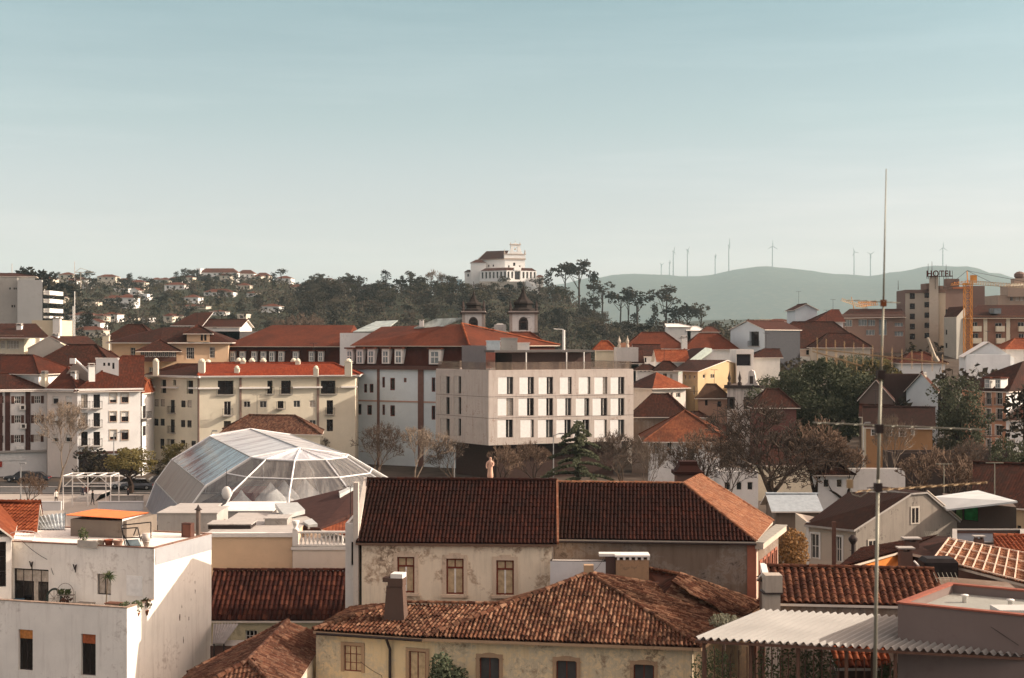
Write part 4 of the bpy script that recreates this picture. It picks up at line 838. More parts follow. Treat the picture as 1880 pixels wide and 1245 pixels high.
# tile strip house
T_GAP=tiles('big barrel tiles with sun tones',[(.07,.024,.014),(.11,.035,.02),(.17,.065,.035),(.08,.026,.015)],.34,.42,grime=.5,gcol=(.03,.014,.009),light=(.34,.15,.08),lf=.3)  # orange patches put the sunlit sparkle into the tile colour
h=House('barrel_tile_house','low house with a long roof of heavy barrel tiles behind the canopy','house',[PX(1427,68.4),PX(1740,67.4),PX(1740,67.4)+Vector((.3,6.6)),PX(1427,68.4)+Vector((.3,6.6))],0,ZZ(1110,68),M_GRY)
h.walls(); h.roof('gable',1.05,.15,T_GAP,geo=1,pitch=.34,row=.42,amp=.085,sub=8)
mb=MB(); mb.hexa([h.E[0]+Vector((-.25,0,-.1)),h.E[0]+Vector((.05,0,-.1)),h.panes[0][2]+Vector((0,0,0)),h.panes[0][3]+Vector((-.25,0,-.1))][0:2]+[h.panes[0][3]+Vector((.05,0,-.1)),h.panes[0][3]+Vector((-.25,0,-.1))],[h.E[0]+Vector((-.25,0,.25)),h.E[0]+Vector((.05,0,.25)),h.panes[0][3]+Vector((.05,0,.25)),h.panes[0][3]+Vector((-.25,0,.25))]); mb.build('verge_wall',M_WHT,h.t)
t=thing('stone_chimney','square weathered stone chimney stack left of the barrel tile roof','chimney',(PX(1415,67.6).x,67.6,0)); c=PX(1416,67.6); mb=MB(); mb.cbox(c,.72,.8,0,ZZ(1088,67.6),0); mb.cbox(c,.95,1.0,ZZ(1088,67.6),ZZ(1085,67.6),1); mb.cbox((c.x+.05,c.y),.8,.9,ZZ(1085,67.6),ZZ(1054,67.6),0); mb.build('stack',[plaster('lichened stone',(.42,.36,.30),.7,(.12,.09,.07),1.2),M_DFR],t)
# scaffold tile roof with battens
h=House('battened_roof_house','house with an orange tile roof crossed by pale battens','house',[PX(1690,73),PX(1905,70),PX(1905,70)+Vector((1,7)),PX(1690,73)+Vector((1,7))],0,ZZ(1072,73)-.6,M_GRY); h.walls()
q=[W(1715,1030,74),W(1905,1085,66),W(1905,1046,72.5),W(1743,993,79)]; mb=MB(); q[1].z=q[0].z-.0; 
n_=(q[1]-q[0]).cross(q[3]-q[0]).normalized(); q[2].z=q[0].z-((q[2]-q[0]).x*n_.x+(q[2]-q[0]).y*n_.y)/n_.z
roofplane(mb,q,.12); tilegeo(mb,q,.24,.36,.045,.03,0,5); o=mb.build('roof',[T_LIT,M_STONE],h.t)
mb=MB(); nn=inward(q)*.16
for i in range(11):
    a=q[0].lerp(q[1],i/10)+nn;b_=q[3].lerp(q[2],i/10)+nn; mb.tube(a,b_,.045,.045,4)
for k in (0,.33,.66,1): mb.tube(q[0].lerp(q[3],k)+nn,q[1].lerp(q[2],k)+nn,.04,.04,4)
mb.build('batten',plain('pale battens',(.62,.45,.34),.7),o)
mb=MB(); roofplane(mb,[W(1640,1052,77),q[0],q[3],W(1665,1010,81)],.1); mb.build('shade_toned_slope',[T_BRN,M_STONE],h.t)  # side slope gets brown tiles, its shade is in the colour
# orange wall and dark roof on the left of it
h=House('orange_strip_house','low dark roofed house with a strip of bright orange wall','house',[PX(1540,73),PX(1655,79.8),PX(1655,79.8)+Vector((.5,1.2)),PX(1540,73)+Vector((.2,2.2))],0,7.95,plain('bright orange wall',(.50,.17,.04),.9,0,.15,2)); h.walls()
mb=MB(); P4=[W(1533,1047,72.6),W(1660,1011,79.8),W(1722,984,86),W(1580,1008,80)]; roofplane(mb,P4,.12); tilegeo(mb,P4,.22,.36,.05,.03,0,5); P5=[W(1655,1012,79),W(1712,1024,76),W(1745,985,84),W(1722,984,86)]; roofplane(mb,P5,.15); mb.build('roof',[T_BRN,M_STONE],h.t)
def stack(name,lab,px,Y,py0,py1,w_,mat,cat='chimney',capd=True):
    c=PX(px,Y); t=thing(name,lab,cat,(c.x,c.y,ZZ(py0,Y))); mb=MB(); mb.cbox(c,w_,w_*.9,ZZ(py0,Y),ZZ(py1,Y)); 
    if capd:
        for a in(-1,1): mb.cbox((c.x+a*w_*.35,c.y),w_*.2,w_*.8,ZZ(py1,Y),ZZ(py1,Y)+.15,0)
        mb.cbox(c,w_*1.4,w_*1.1,ZZ(py1,Y)+.15,ZZ(py1,Y)+.22,1)
    mb.build('stack',[mat,M_CONC],t); return t
DKR=plaster('dark chimney render',(.13,.075,.06),.5)
stack('chimney','dark chimney with a pale flat cap in front of the orange wall',1662,74.5,1065,1012,.62,DKR)
stack('chimney','brown chimney with a thin cap on the dark roof behind the orange wall',1673,80,1015,994,.7,DKR)
stack('chimney','small brown chimney above the batten roof near the green windowed shed',1797,86,1008,990,.5,DKR)
stack('chimney','slim dark chimney pipe on the flat roof at the right',1821,86,1010,1000,.25,DKR,capd=False)
t=thing('dark_water_tank','black rounded tank housing behind the barrel tile roof','tank',(PX(1722,72).x,72,5)); c=PX(1722,72); mb=MB(); mb.cbox(c,1.7,1.2,ZZ(1056,72),ZZ(1030,72)); mb.cbox(c,1.7,1.2,ZZ(1030,72),ZZ(1023,72),0,0,.8); mb.build('tank_body',plain('black tarpaulin',(.02,.015,.015),.6,0,.3),t)
mb=MB(); mb.path([W(1678,1030,71.5),W(1686,1038,71.5),W(1687,1056,71.5)],.05,6); mb.build('pipe',M_WHT,t)
# lit tiles far right
h=House('right_edge_tile_house','house with bright orange tiles at the right edge','house',[PX(1830,84),PX(1960,84),PX(1960,91),PX(1830,91)],0,ZZ(1032,84),M_GRY); h.walls(); h.roof('gable',.9,.2,T_ORG,geo=1,pitch=.26,row=.4,amp=.06)
# flat dark roof behind
h=House('flat_dark_roof','low flat dark roof behind the batten roof','house',[PX(1750,88),PX(1880,88),PX(1880,94),PX(1750,94)],0,ZZ(1003,88),DKR); h.walls(); h.parapet(.2,.2,None,M_CONC,plain('dark bitumen',(.06,.06,.07),.5))
# grey gable house
zg=ZZ(970,98); a=PX(1481,99.5); b_=PX(1570,97.5); 
GR=plaster('mottled grey gable',(.26,.225,.19),.9,(.05,.04,.035),.7)
Y2=PX(1570,97.5)+Vector((7.2,1.6))
h=House('grey_gable_house','old grey gabled house with a cream front and small windows','house',[a,b_,b_+Vector((.2,.05)),a+Vector((.2,5))],0,ZZ(963,98),plaster('cream grey front',(.50,.42,.34),.2))
h.w(0,zr('E',[(288,388,335,535),(437,405,470,555)]),M_WFR,G_MID,2,2,.15,surr=M_WHT,sw=.12); h.walls()
mb=MB(); Fc=h.F[0]; mb.fbox(Fc,-.02,.18,0,h.z1,.002,.05); mb.fbox(Fc,0,Fc.L,ZZ(1050,98),ZZ(1046,98),.002,.06); mb.build('white_trim',M_WHT,h.t)
G=[W(1570,965,97.6),W(1752,985,101.5),W(1752,960,101.8),W(1668,908,100),W(1660,908,99.8)]
f0=Face(PX(1571,97.4),PX(1752,101.6)); 
pts=[f0.at(1571,968),f0.at(1690,905),f0.at(1755,962)]; 
u0_,z0_=f0.at(1571,967); u1_,z1_=f0.at(1672,908); u2_,z2_=f0.at(1757,958); u3_=f0.at(1700,906)
mb=MB()
wins=[f0.rect(zr('E',[(885,235,922,322)])[0]),f0.rect(zr('E',[(630,430,672,498)])[0])]
mb.poly([f0.p(0,0),f0.p(u2_,0),f0.p(u2_,z2_),f0.p(*u3_),f0.p(u1_,z1_),f0.p(0,z0_)]); mb.build('gable_wall',GR,h.t)
for q in wins:
    m_=MB(); m_.fbox(f0,q[0]-.12,q[1]+.12,q[2]-.1,q[3]+.12,0,.05,0); o=m_.build('window',plaster('pale stone surround',(.45,.40,.34),.3),h.t); m_=MB(); uc=(q[0]+q[1])/2; m_.fbox(f0,q[0],uc-.05,q[2],q[3],.052,.06); m_.build('pane',G_DARK,o); m_=MB(); m_.fbox(f0,uc+.05,q[1],q[2],q[3],.052,.06); m_.build('pane',G_DARK,o)
mb=MB(); ra=W(1560,905,106); rb_=f0.p(u1_,z1_); P4=[W(1476,963,99.2),W(1568,973,97),rb_+Vector((0,-.2,.12)),W(1558,903,104)]; 
mb.poly(P4,0,roof_uv(P4)[4]); lo_=[p-Vector((0,0,.14)) for p in P4]; 
for i in range(4): j=(i+1)%4; mb.poly([P4[i],P4[j],lo_[j],lo_[i]],1)
P5=[f0.p(u1_,z1_+.12,.15),f0.p(u3_[0],u3_[1]+.12,.15),f0.p(u2_+.2,z2_+.05,.15),f0.p(u2_+.2,z2_,-4.5),f0.p(u3_[0],u3_[1]+.1,-4.5),f0.p(u1_,z1_+.1,-4.5)]
roofplane(mb,[P5[2],P5[3],P5[4],P5[1]],.12); roofplane(mb,[P5[0],P5[1],P5[4],P5[5]],.12); mb.build('roof',[tiles('very dark tiles',[(.03,.013,.01),(.045,.018,.012),(.035,.014,.01)],bump=.3,grime=.4),M_CONC],h.t)
mb=MB(); mb.tube(f0.p(u3_[0],u3_[1]+.2,.12),f0.p(u2_+.3,z2_+.12,.12),.06); mb.build('verge',M_STONE,h.t)
stack('chimney_pipe','tall slim rusty flue pipe against the cream front of the grey gable house',1531,95,1060,958,.24,plain('rust pipe',(.12,.06,.045)),'flue',False)
t=thing('vent_pipe','short dark pipe with a bulb cap beside the grey gable wall','flue',(PX(1566,95).x,95,3)); mb=MB(); p=PX(1566,95); mb.lathe([(.12,ZZ(1030,95)),(.12,ZZ(1000,95)),(.3,ZZ(992,95)),(.3,ZZ(988,95)),(.1,ZZ(982,95))],(p.x,95,0),8); mb.build('pipe',M_DFR,t)
# shed with green glass
Fg=[PX(1738,104),PX(1866,100),PX(1866,100)+Vector((1.2,5)),PX(1738,104)+Vector((1.2,5))]
h=House('green_glass_shed','grey shed with green glass windows under a pale sheet roof','shed',Fg,0,ZZ(925,102),plaster('dark shed wall',(.13,.10,.085),.6))
mg=plain('green glass',(.05,.30,.09),.3,0,.5,1.5); mg2=plain('pale green glass',(.16,.30,.11),.3,0,.4,2)
for r,m_ in (((1062,238,1098,282),mg),((1142,236,1188,312),mg2),((1192,222,1280,312),mg)): h.w(0,zr('E',[r]),M_DFR,m_,1,1,.1,.05)
h.walls(); mb=MB(); q=[W(1712,912,103.4),W(1738,935,100.3),W(1868,920,97.5),W(1795,900,108)]
for p in q: p.z=p.z
mb.hexa([p-Vector((0,0,.12)) for p in q],q); mb.build('roof',plain('pale sheet roof',(.55,.56,.54),.4,0,.12,.6),h.t)
# dark red roof far right
h=House('dark_red_roof_house','house with a large dark red roof at the right edge','house',[PX(1800,112),PX(1960,108),PX(1960,120),PX(1800,122)],0,ZZ(928,110),plaster('cream ochre wall',(.50,.38,.24),.4)); h.w(0,zr('E',[(1512,340,1535,500)]),M_DFR,G_DARK,1,1,.2); h.walls(); h.roof('gable',2.6,.5,T_BRN,geo=0)
# autumn shrub
t=thing('russet_shrub','russet leaved shrub between the lit end wall and the cream fronted house','shrub',(PX(1455,92).x,92,0)); mb=MB(); rr=random.Random(12); c=W(1455,1012,92); bush(mb,c,1.1,1.0,1.5,1500,.12,rr,0,.1); bush(mb,(c.x,c.y,c.z-2.2),1.3,1.0,1.5,600,.12,rr,0,.1); mb.build('foliage',[leafmat('russet leaves',[(.10,.045,.02),(.20,.09,.03),(.30,.16,.06)])],t)
mb=MB(); mb.tube((c.x,c.y,0),(c.x,c.y,c.z),.1,.03); mb.build('stem',MC['bark'],t)
# ---------------- antenna mast
Ym=19.5; t=thing('antenna_mast','tall thin antenna mast with several long television aerials','antenna mast',(PX(1606,Ym).x,Ym,0)); M_ANT=plain('galvanised tube',(.26,.25,.20),.5,.3)
pts=[(1606,1260),(1612,880),(1617,700),(1622,555),(1627,310)]
rad=[.026,.024,.02,.014,.007]
P=[W(x,y_,Ym) for x,y_ in pts]; mb=MB(); mb.tube((P[0].x,P[0].y,0),P[0],.034,.034,8)
for i in range(4): mb.tube(P[i],P[i+1],rad[i],rad[i+1],8)
mb.build('mast',M_ANT,t,True)
def yagi(x0,y0,x1,y1,Y0,Y1,n,el,name,mat,r=.012,updown=False):
    a=W(x0,y0,Y0);b=W(x1,y1,Y1); mb=MB(); mb.tube(a,b,r*1.3,r*1.3,6); d=(b-a).normalized(); s=Vector((0,0,1)) if updown else d.cross(Vector((0,0,1))).normalized()
    for i in range(n):
        c=a.lerp(b,(i+.5)/n); e=el*(.7+.3*(1-i/n)); mb.tube(c-s*e,c+s*e,r*.6,r*.6,5)
    mb.build(name,mat,t)
yagi(1558,551,1652,556,Ym-.2,Ym+.2,6,.14,'aerial',M_ANT,.006)
yagi(1492,640,1740,668,Ym+.6,Ym-1.0,14,.16,'aerial',plain('weathered gold tube',(.36,.25,.14),.35,.5),.007,True)
yagi(1492,645,1582,672,Ym+.3,Ym-.5,5,.1,'aerial',MC['weathered gold tube'],.008,True)
yagi(1492,776,1802,789,Ym+.5,Ym-.6,9,.2,'aerial',M_ANT,.009)
yagi(1575,902,1812,886,Ym+.5,Ym-.6,12,.25,'aerial',MC['weathered gold tube'],.010)
mb=MB(); c=W(1622,556,Ym); mb.cbox(c,.07,.07,c.z-.05,c.z+.04); mb.build('clamp',plain('orange plastic',(.20,.07,.03)),t)
for x,y_ in ((1614,787),(1612,895),(1617,688)): mb=MB(); c=W(x,y_,Ym); mb.cbox(c,.10,.10,c.z-.06,c.z+.06); mb.build('clamp',M_DFR,t)
mb=MB(); mb.path([W(1612,898,Ym),W(1596,902,Ym),W(1580,912,Ym),W(1565,908,Ym),W(1560,895,Ym)],.006,5); mb.build('cable',M_ANT,t)
mb=MB(); c=W(1560,888,Ym); mb.cbox(c,.08,.06,c.z-.06,c.z+.06); mb.build('junction_box',MC['weathered gold tube'],t)
# small far aerials
def aerial(name,lab,x,y0,y1,Y,n,w_,tilt=0):
    a=W(x,y0,Y);b=W(x,y1,Y); t=thing(name,lab,'aerial',a); mb=MB(); mb.tube(a,b,.02,.02,5); mb.build('mast',M_ANT,t); mb=MB(); mb.tube(b-Vector((w_*1.6,0,0)),b+Vector((w_*.6,0,tilt)),.015)
    for i in range(n): c=(b-Vector((w_*1.6,0,0))).lerp(b+Vector((w_*.6,0,tilt)),i/(n-1)); mb.tube(c-Vector((.0,.3,.12)),c+Vector((0,.3,.22)),.012)
    mb.build('elements',M_ANT,t)
aerial('roof_aerial','small white grid aerial in front of the grey gable wall',1716,1003,983,90,7,.35)
aerial('roof_aerial','white grid aerial on the roof edge behind the block house',1746,1080,1062,66,6,.45)
for x,Y,y0,y1,lab in ((1733,120,1000,852,'thin pole with a flat top bar right of the grey gable house'),(1826,112,960,850,'thin bare pole in front of the dark red roof')):
    a=W(x,y0,Y);b=W(x,y1,Y); t=thing('thin_pole',lab,'pole',(a.x,a.y,0)); mb=MB(); mb.tube((a.x,a.y,0),b,.05,.035,6); mb.tube(b+Vector((-.7,0,0)),b+Vector((.7,0,0)),.03); mb.build('pole',M_ANT,t)
# ================================================================ glass hall on the square
def memb(name,c,alpha,rough=.25,scale=2.2,dirt=(.2,.16,.13),streak=.5,axis='UV'):
    m,nt,b=nodemat(name); L=nt.links; uv=N(nt,'ShaderNodeUVMap'); mp=N(nt,'ShaderNodeMapping'); mp.inputs['Scale'].default_value=(scale,.12,1); L.new(uv.outputs[0],mp.inputs['Vector'])
    n=N(nt,'ShaderNodeTexNoise',inp={'Scale':1.0,'Detail':7,'Roughness':.75}); L.new(mp.outputs[0],n.inputs['Vector'])
    L.new(mixc(nt,ramp(nt,n.outputs[0],[(.46,(0,0,0)),(.54,(streak,)*3)]),c,dirt),b.inputs['Base Color']); b.inputs['Roughness'].default_value=rough; b.inputs['Specular IOR Level'].default_value=.35
    t=N(nt,'ShaderNodeBsdfTransparent',inp={0:(.93,.95,.96,1)}); ms=N(nt,'ShaderNodeMixShader'); o=nt.nodes['Material Output']
    f=ramp(nt,n.outputs[0],[(.35,(alpha*.8,)*3),(.65,(min(1,alpha*1.25),)*3)]); L.new(f,ms.inputs[0]); L.new(t.outputs[0],ms.inputs[1]); L.new(b.outputs[0],ms.inputs[2]); L.new(ms.outputs[0],o.inputs[0]); return m
TA=Vector((-21.3,143,0)); TR=Vector((-31.9,173.5,0)); ax=(TR-TA).normalized(); lp=Vector((-ax.y,ax.x,0)); 
if lp.x>0: lp=-lp
prof=[(0,9.0),(4.9,8.2),(9.4,5.5),(11.3,2.9),(12.4,0)]
tent=thing('glass_hall','large faceted translucent hall with white ribs on the square','marquee',(-26,155,0))
mats=[memb('white membrane',(.78,.79,.80),1.0,.2,.55,(.36,.33,.34),.8),memb('pale blue membrane',(.42,.55,.62),.85,.15,.6,(.13,.10,.11),1.0),memb('brown streaked membrane',(.33,.28,.24),.9,.4,1.6,(.16,.11,.09),.8),memb('grey blue streaked membrane',(.30,.31,.36),.75,.3,3,(.10,.08,.09),.8)]
memc=memb('clear streaked sheet',(.40,.38,.38),.24,.15,1.6,(.62,.58,.54),.9)
nb=12; L_=(TR-TA).length
def tp_(w_,z,s): return TA+ax*s+lp*w_+Vector((0,0,z))
bm_=MB(); ribs=MB()
for side in(1,-1):
    for j in range(4):
        (w0,z0),(w1,z1)=prof[j],prof[j+1]; ln=math.hypot(w1-w0,z1-z0)
        pm=MB()
        for i in range(nb):
            s0=L_*i/nb;s1=L_*(i+1)/nb; pm.poly([tp_(side*w0,z0,s0),tp_(side*w0,z0,s1),tp_(side*w1,z1,s1),tp_(side*w1,z1,s0)],0,[(s0,0),(s1,0),(s1,ln),(s0,ln)])
        pm.build('roof_panel' if j<2 else 'side_panel',mats[j],tent)
for i in range(nb+1):
    s=L_*i/nb
    for side in(1,-1):
        rm=MB()
        for j in range(4): rm.tube(tp_(side*prof[j][0],prof[j][1]-.08,s),tp_(side*prof[j+1][0],prof[j+1][1]-.08,s),.07,.07,4)
        if i==0 : rm.build('end_rib',M_WHT,tent)
        else: rm.build('rib',M_METAL,tent)
rm=MB()
for side in(1,-1):
    for w_,z in prof[1:4]: rm.tube(tp_(side*w_,z+.03,0),tp_(side*w_,z+.03,L_),.07,.07,4)
rm.tube(tp_(0,9.03,0),tp_(0,9.03,L_),.08); rm.build('purlins',M_METAL,tent)
# apse: five segments on three rings
def ap(k,r,z,c=TA,sg=-1): a=pi*k/5; return c+lp*(r*cos(a))+ax*(sg*r*sin(a)*1.12)+Vector((0,0,z))
for end,c,sg in((0,TA,-1),(1,TR,1)):
    for k in range(5):
        for j in range(4):
            (r0,z0),(r1,z1)=prof[j],prof[j+1]; pm=MB(); ln=math.hypot(r1-r0,z1-z0); P4=[ap(k,r0,z0,c,sg),ap(k,r1,z1,c,sg),ap(k+1,r1,z1,c,sg),ap(k+1,r0,z0,c,sg)]
            if j==0: P4=P4[:3]; U=[(k*5,0),(k*5-2,ln),(k*5+2,ln)]
            else: U=[(k*5,0),(k*5,ln),(k*5+5,ln),(k*5+5,0)]
            pm.poly(P4,0,U); pm.build('apse_panel',(mats[0] if j==0 else memc) if end==0 else mats[min(j,2)],tent)
    for k in range(6):
        rb=MB()
        for j in range(4): rb.tube(ap(k,prof[j][0],prof[j][1]+.05,c,sg),ap(k,prof[j+1][0],prof[j+1][1]+.05,c,sg),.08,.08,5)
        rb.build('apse_rib',plain('white rib',(.78,.76,.74),.4),tent)
    for j in (1,):
        rb=MB()
        for k in range(5): rb.tube(ap(k,prof[j][0],prof[j][1]+.05,c,sg),ap(k+1,prof[j][0],prof[j][1]+.05,c,sg),.08); 
        rb.build('ring',MC['white rib'],tent)
    rb=MB(); r_=7.4;z_=8.2-(7.4-4.9)/(9.4-4.9)*2.7
    for k in range(5): rb.tube(ap(k,r_,z_+.04,c,sg),ap(k+1,r_,z_+.04,c,sg),.07)
    rb.build('ring',MC['white rib'],tent)
# things inside the hall
for i,(x,y,s_,lab) in enumerate(((416,905,1.0,'white round disc hanging at the front of the glass hall'),)):
    c=W(x,y,131); t=thing('round_lantern',lab,'lantern',c); mb=MB(); mb.lathe([(0.03,-.65),(.3,-.5),(.48,-.1),(.42,.3),(.2,.55),(.02,.62)],c,12,0,.4); mb.build('shade',M_WHT,t,True)
    mb=MB(); mb.tube((c.x,c.y,c.z+.5),(c.x,c.y,c.z+2.2),.03); mb.build('cord',M_IRON,t)
for i,(x,lab) in enumerate(((443,'pale pointed tent like cone left inside the glass hall'),(497,'pale pointed cone near the tall rib inside the glass hall'),(522,'second pale cone right of the rib inside the hall'),(560,'pale stacked cone at the right inside the hall'))):
    c=W(x,930,142+i*2); t=thing('white_cone',lab,'cone tent',(c.x,c.y,0)); mb=MB(); mb.lathe([(1.8,0),(1.9,2.2+.5*(i>0)),(1.5,3.3+.6*(i>0)),(.4,4.4+.6*(i>0)),(.05,4.9+.6*(i>0))],(c.x,c.y,0),12); mb.build('canvas',plain('pale canvas',(.55,.52,.50),.8),t,True)
c=W(460,890,150); t=thing('red_stand','dark red stall inside the left of the glass hall','stall',(c.x,c.y,0)); mb=MB(); mb.cbox(c,4.5,2,0,4.6,0,.3); mb.cbox(c,5,2.5,4.6,4.9,1,.3); mb.build('stall',[plain('dark red cloth',(.22,.03,.03)),M_DFR],t)
# ================================================================ midground, left
GW=plaster('grey white render',(.64,.61,.58),.2,(.25,.2,.17),.3,streak=.3); LW=plaster('light white render',(.74,.71,.68),.18,(.25,.2,.17),.3,streak=.3)
M_RED=plain('red brown pilaster',(.065,.03,.025),.8); M_AWN=plain('pale awning',(.62,.60,.57),.7)
def rz_(k,l): return zr(k,l)
def zs(py,Y): return ZZ(py,Y)
# dormer block at the far left
Y=206
h=House('apartment_block_white','white apartment block with red brown pilasters and air conditioners','apartment block',[PX(-90,204.5),PX(86,209),PX(86,209)+Vector((-3,11)),PX(-90,204.5)+Vector((-3,11))],0,zs(717,205.5),GW)
for r in ((0,360,30,420),(88,362,182,420),(240,360,332,418),(0,510,28,570),(88,508,182,568),(238,506,330,568),(0,660,28,722),(85,658,180,718),(236,655,330,712)):
    q=zr('F',[r])[0]; x0,y0,x1,y1=q; wd=(x1-x0)
    if r[0]>0: h.w(0,[(x0+wd*.24,y0,x1-wd*.24,y1)],M_WFR,G_MIX,3,2,.15,.07,shut=M_BSH)
    else: h.w(0,[q],M_WFR,G_DARK,2,2,.15,.07)
h.walls(); h.band(h.z1-.15,.25,.35,M_WHT)
Fc=h.F[0]
for x in (0,58,213):
    x_=zz('F',x,400)[0]; u,_=Fc.at(x_,740); mb=MB(); mb.fbox(Fc,u-.35,u+.35,3.6,h.z1-.16,.0,.12); mb.build('pilaster',M_RED,h.t)
for x,y in ((172,448),(178,590)):
    u,z=Fc.at(*zz('F',x,y)); mb=MB(); mb.fbox(Fc,u-.42,u+.42,z-.35,z+.35,.02,.42); o=mb.build('air_conditioner',M_WFR,h.t); m2=MB(); c=Fc.p(u,z,.43); m2.lathe([(.26,0)],c,8) if 0 else m2.fbox(Fc,u-.22,u+.22,z-.24,z+.24,.421,.44); m2.build('fan',M_DFR,o)
u,z=Fc.at(*zz('F',150,750)); mb=MB(); mb.fbox(Fc,u-.5,u+.6,z-.3,z+.1,.05,.5); mb.build('window_box',M_WHT,h.t)
mb=MB(); mb.fbox(Fc,0,Fc.L,3.5,3.75,0,.5); mb.build('shop_cornice',M_CONC,h.t)
mb=MB(); mb.fbox(Fc,2,Fc.L-3,2.3,3.2,.01,.10,0); mb.fbox(Fc,Fc.L-12.5,Fc.L-6.2,1.4,2.2,.01,.2,1); mb.build('shop_front',[M_AWN,plain('red awning',(.28,.03,.02))],h.t)
h.roof('hipR',2.2,.5,T_BRN)
# setback storey
s=House('penthouse_storey','white set back top storey with a brown tile roof at the left edge','house',[PX(-90,217),PX(71,211),PX(71,211)+Vector((3,9)),PX(-90,217)+Vector((3,9))],zs(722,209),zs(684,211),LW)
s.w(0,zr('F',[(20,212,108,262),(172,218,262,262)]),M_WFR,M_SHUT,1,1,.1); s.walls(); s.roof('hipR',2.4,.6,T_RED)
# narrow bay block
h=House('beige_narrow_block','narrow beige apartment house with small windows behind the tall bare tree','apartment block',[PX(87,206.5),PX(142,204.5),PX(142,204.5)+Vector((3,11)),PX(87,206.5)+Vector((3,11))],0,zs(716,204.5),plaster('pale beige render',(.66,.57,.50),.2,(.25,.2,.17),.3))
h.w(0,zr('F',[(400,365,445,425),(498,365,548,428),(400,510,445,570),(498,508,548,570),(400,655,445,712),(498,655,548,712)]),M_WFR,'half',1,1,.2,surr=None,sill=M_STONE); h.walls(); h.roof('hipR',3.0,.4,T_RED); h.band(h.z1-.1,.2,.3,M_WHT)
h.chimney(PX(137,209),h.z1,zs(686,209),.8,.8,M_WHT); h.chimney(PX(82,210),h.z1,zs(686,210),.7,.7,M_CREAM)
# white balcony block
b0=PX(142,204.5);b1=PX(258,208)
h=House('balcony_block','white apartment house with stacked iron balconies and square windows','apartment block',[b0,b1,b1+Vector((-3,12)),b0+Vector((-3,12))],0,zs(715,205),LW)
h.w(0,zr('F',[(618,350,668,452),(712,350,762,452),(618,490,668,594),(712,490,762,594),(618,634,668,738),(712,634,762,738)]),M_DFR,G_MIX,2,1,.25,rail=.9)
h.w(0,zr('F',[(838,340,888,412),(925,340,978,412),(836,480,888,556),(926,480,978,556),(838,620,888,695),(926,622,978,695)]),M_RFR,'half',1,1,.2,surr=M_STONE,sw=.12,sill=M_STONE)
h.walls(); h.band(h.z1-.2,.3,.35,M_WHT); h.band(3.4,.35,.15,M_RED,(0,))
Fc=h.F[0]; mb=MB(); mb.fbox(Fc,.2,Fc.L-.2,.3,3.2,.01,.06); mb.build('shop_glazing',G_DARK,h.t)
h.roof('hipL',4.6,.5,T_RED); h.chimney(PX(168,207),h.z1,zs(672,207),.9,.9,M_WHT); h.chimney(PX(137,206),h.z1,zs(690,206),.5,.5,M_WHT) if 0 else None
d=House('roof_lantern','white flat roofed box with three small windows on top of the red roof','penthouse',[PX(176,209),PX(218,209),PX(218,212),PX(176,212)],h.z1,zs(661,209),LW); d.w(0,zr('F',[(785,108,803,132),(820,108,838,132),(855,108,872,155)]),M_DFR,G_DARK,1,1,.15); d.walls(); d.parapet(.2,.2,LW,M_WHT,M_CONC)
# party wall gable
g=thing('party_wall','grey triangular party wall standing above the red roofs','gable wall',(PX(140,211).x,211,10)); mb=MB(); A=[W(118,692,210),W(138,663,210),W(196,716,210),W(118,716,210)]; B=[p+Vector((0,.4,0)) for p in A]; mb.poly(A[::-1]); mb.poly(B)
for i in range(4): j=(i+1)%4; mb.poly([A[i],A[j],B[j],B[i]])
mb.build('wall',plaster('grey party wall',(.30,.24,.20),.4),g); mb=MB(); mb.tube(A[1]+Vector((0,.2,.1)),A[2]+Vector((0,.2,.1)),.22,.22,4); mb.build('coping',M_WHT,g)
c=PX(134,210); mb=MB(); mb.cbox(c,.8,.6,zs(668,210),zs(658,210)); mb.build('chimney',M_WHT,g)
# low wing right with orange roof and balconies
h=House('slim_white_block','slim white apartment house with a tall side wall beside the yellow block','apartment block',[b1+Vector((.15,.3)),PX(272,211),PX(272,210)+Vector((-1,9)),b1+Vector((-1,9))],0,zs(722,207),LW)
h.w(0,[(261,745,268,768)],M_DFR,G_DARK,1,1,.2,rail=.8); h.w(0,[(262,782,268,800)],M_DFR,G_DARK,1,1,.2); h.walls(); h.roof('hip',1.6,.3,T_ORG)
h=House('orange_roof_annex','small house with an orange tiled hip roof behind the balcony block','house',[PX(234,222),PX(276,222),PX(276,230),PX(234,230)],0,zs(708,222),M_CREAM); h.walls(); h.roof('hip',1.6,.3,T_ORG)
# ---------------- yellow block
YW=plaster('pale yellow render',(.66,.59,.46),.14,(.25,.22,.15),.3,streak=.3); YL=plaster('pale cream band',(.66,.60,.48),.12,(.25,.22,.15),.3)
pA=PX(272,217.5);pB=PX(366,210.5);pC=PX(652,217); 
foot=[pA,pB,pC,pC+Vector((-.8,13)),pA+Vector((3.5,7))]; z1=zs(693,211)
h=House('yellow_apartment_block','long pale yellow apartment block with a red roof and many chimneys','apartment block',foot,0,z1,YW)
L3=[(138,388,172,440),(185,388,218,440),(342,396,376,448),(390,396,423,448),(136,535,170,588),(184,535,217,588),(340,545,374,600),(388,547,422,602),(103,684,135,760),(182,688,215,765)]
h.w(0,zr('G',L3),M_DFR,G_MIX,1,1,.15); h.w(0,zr('G',[(262,392,294,490),(262,540,294,640),(262,692,292,740)]),M_DFR,G_DARK,1,1,.15,rail=.5)
h.w(0,zr('G',[(340,697,374,745),(420,703,455,745)]),M_DFR,G_DARK,1,1,.15)
h.w(0,zr('G',[(185,238,228,340),(384,244,434,346),(280,240,303,282)]),M_DFR,G_DARK,2,1,.5)
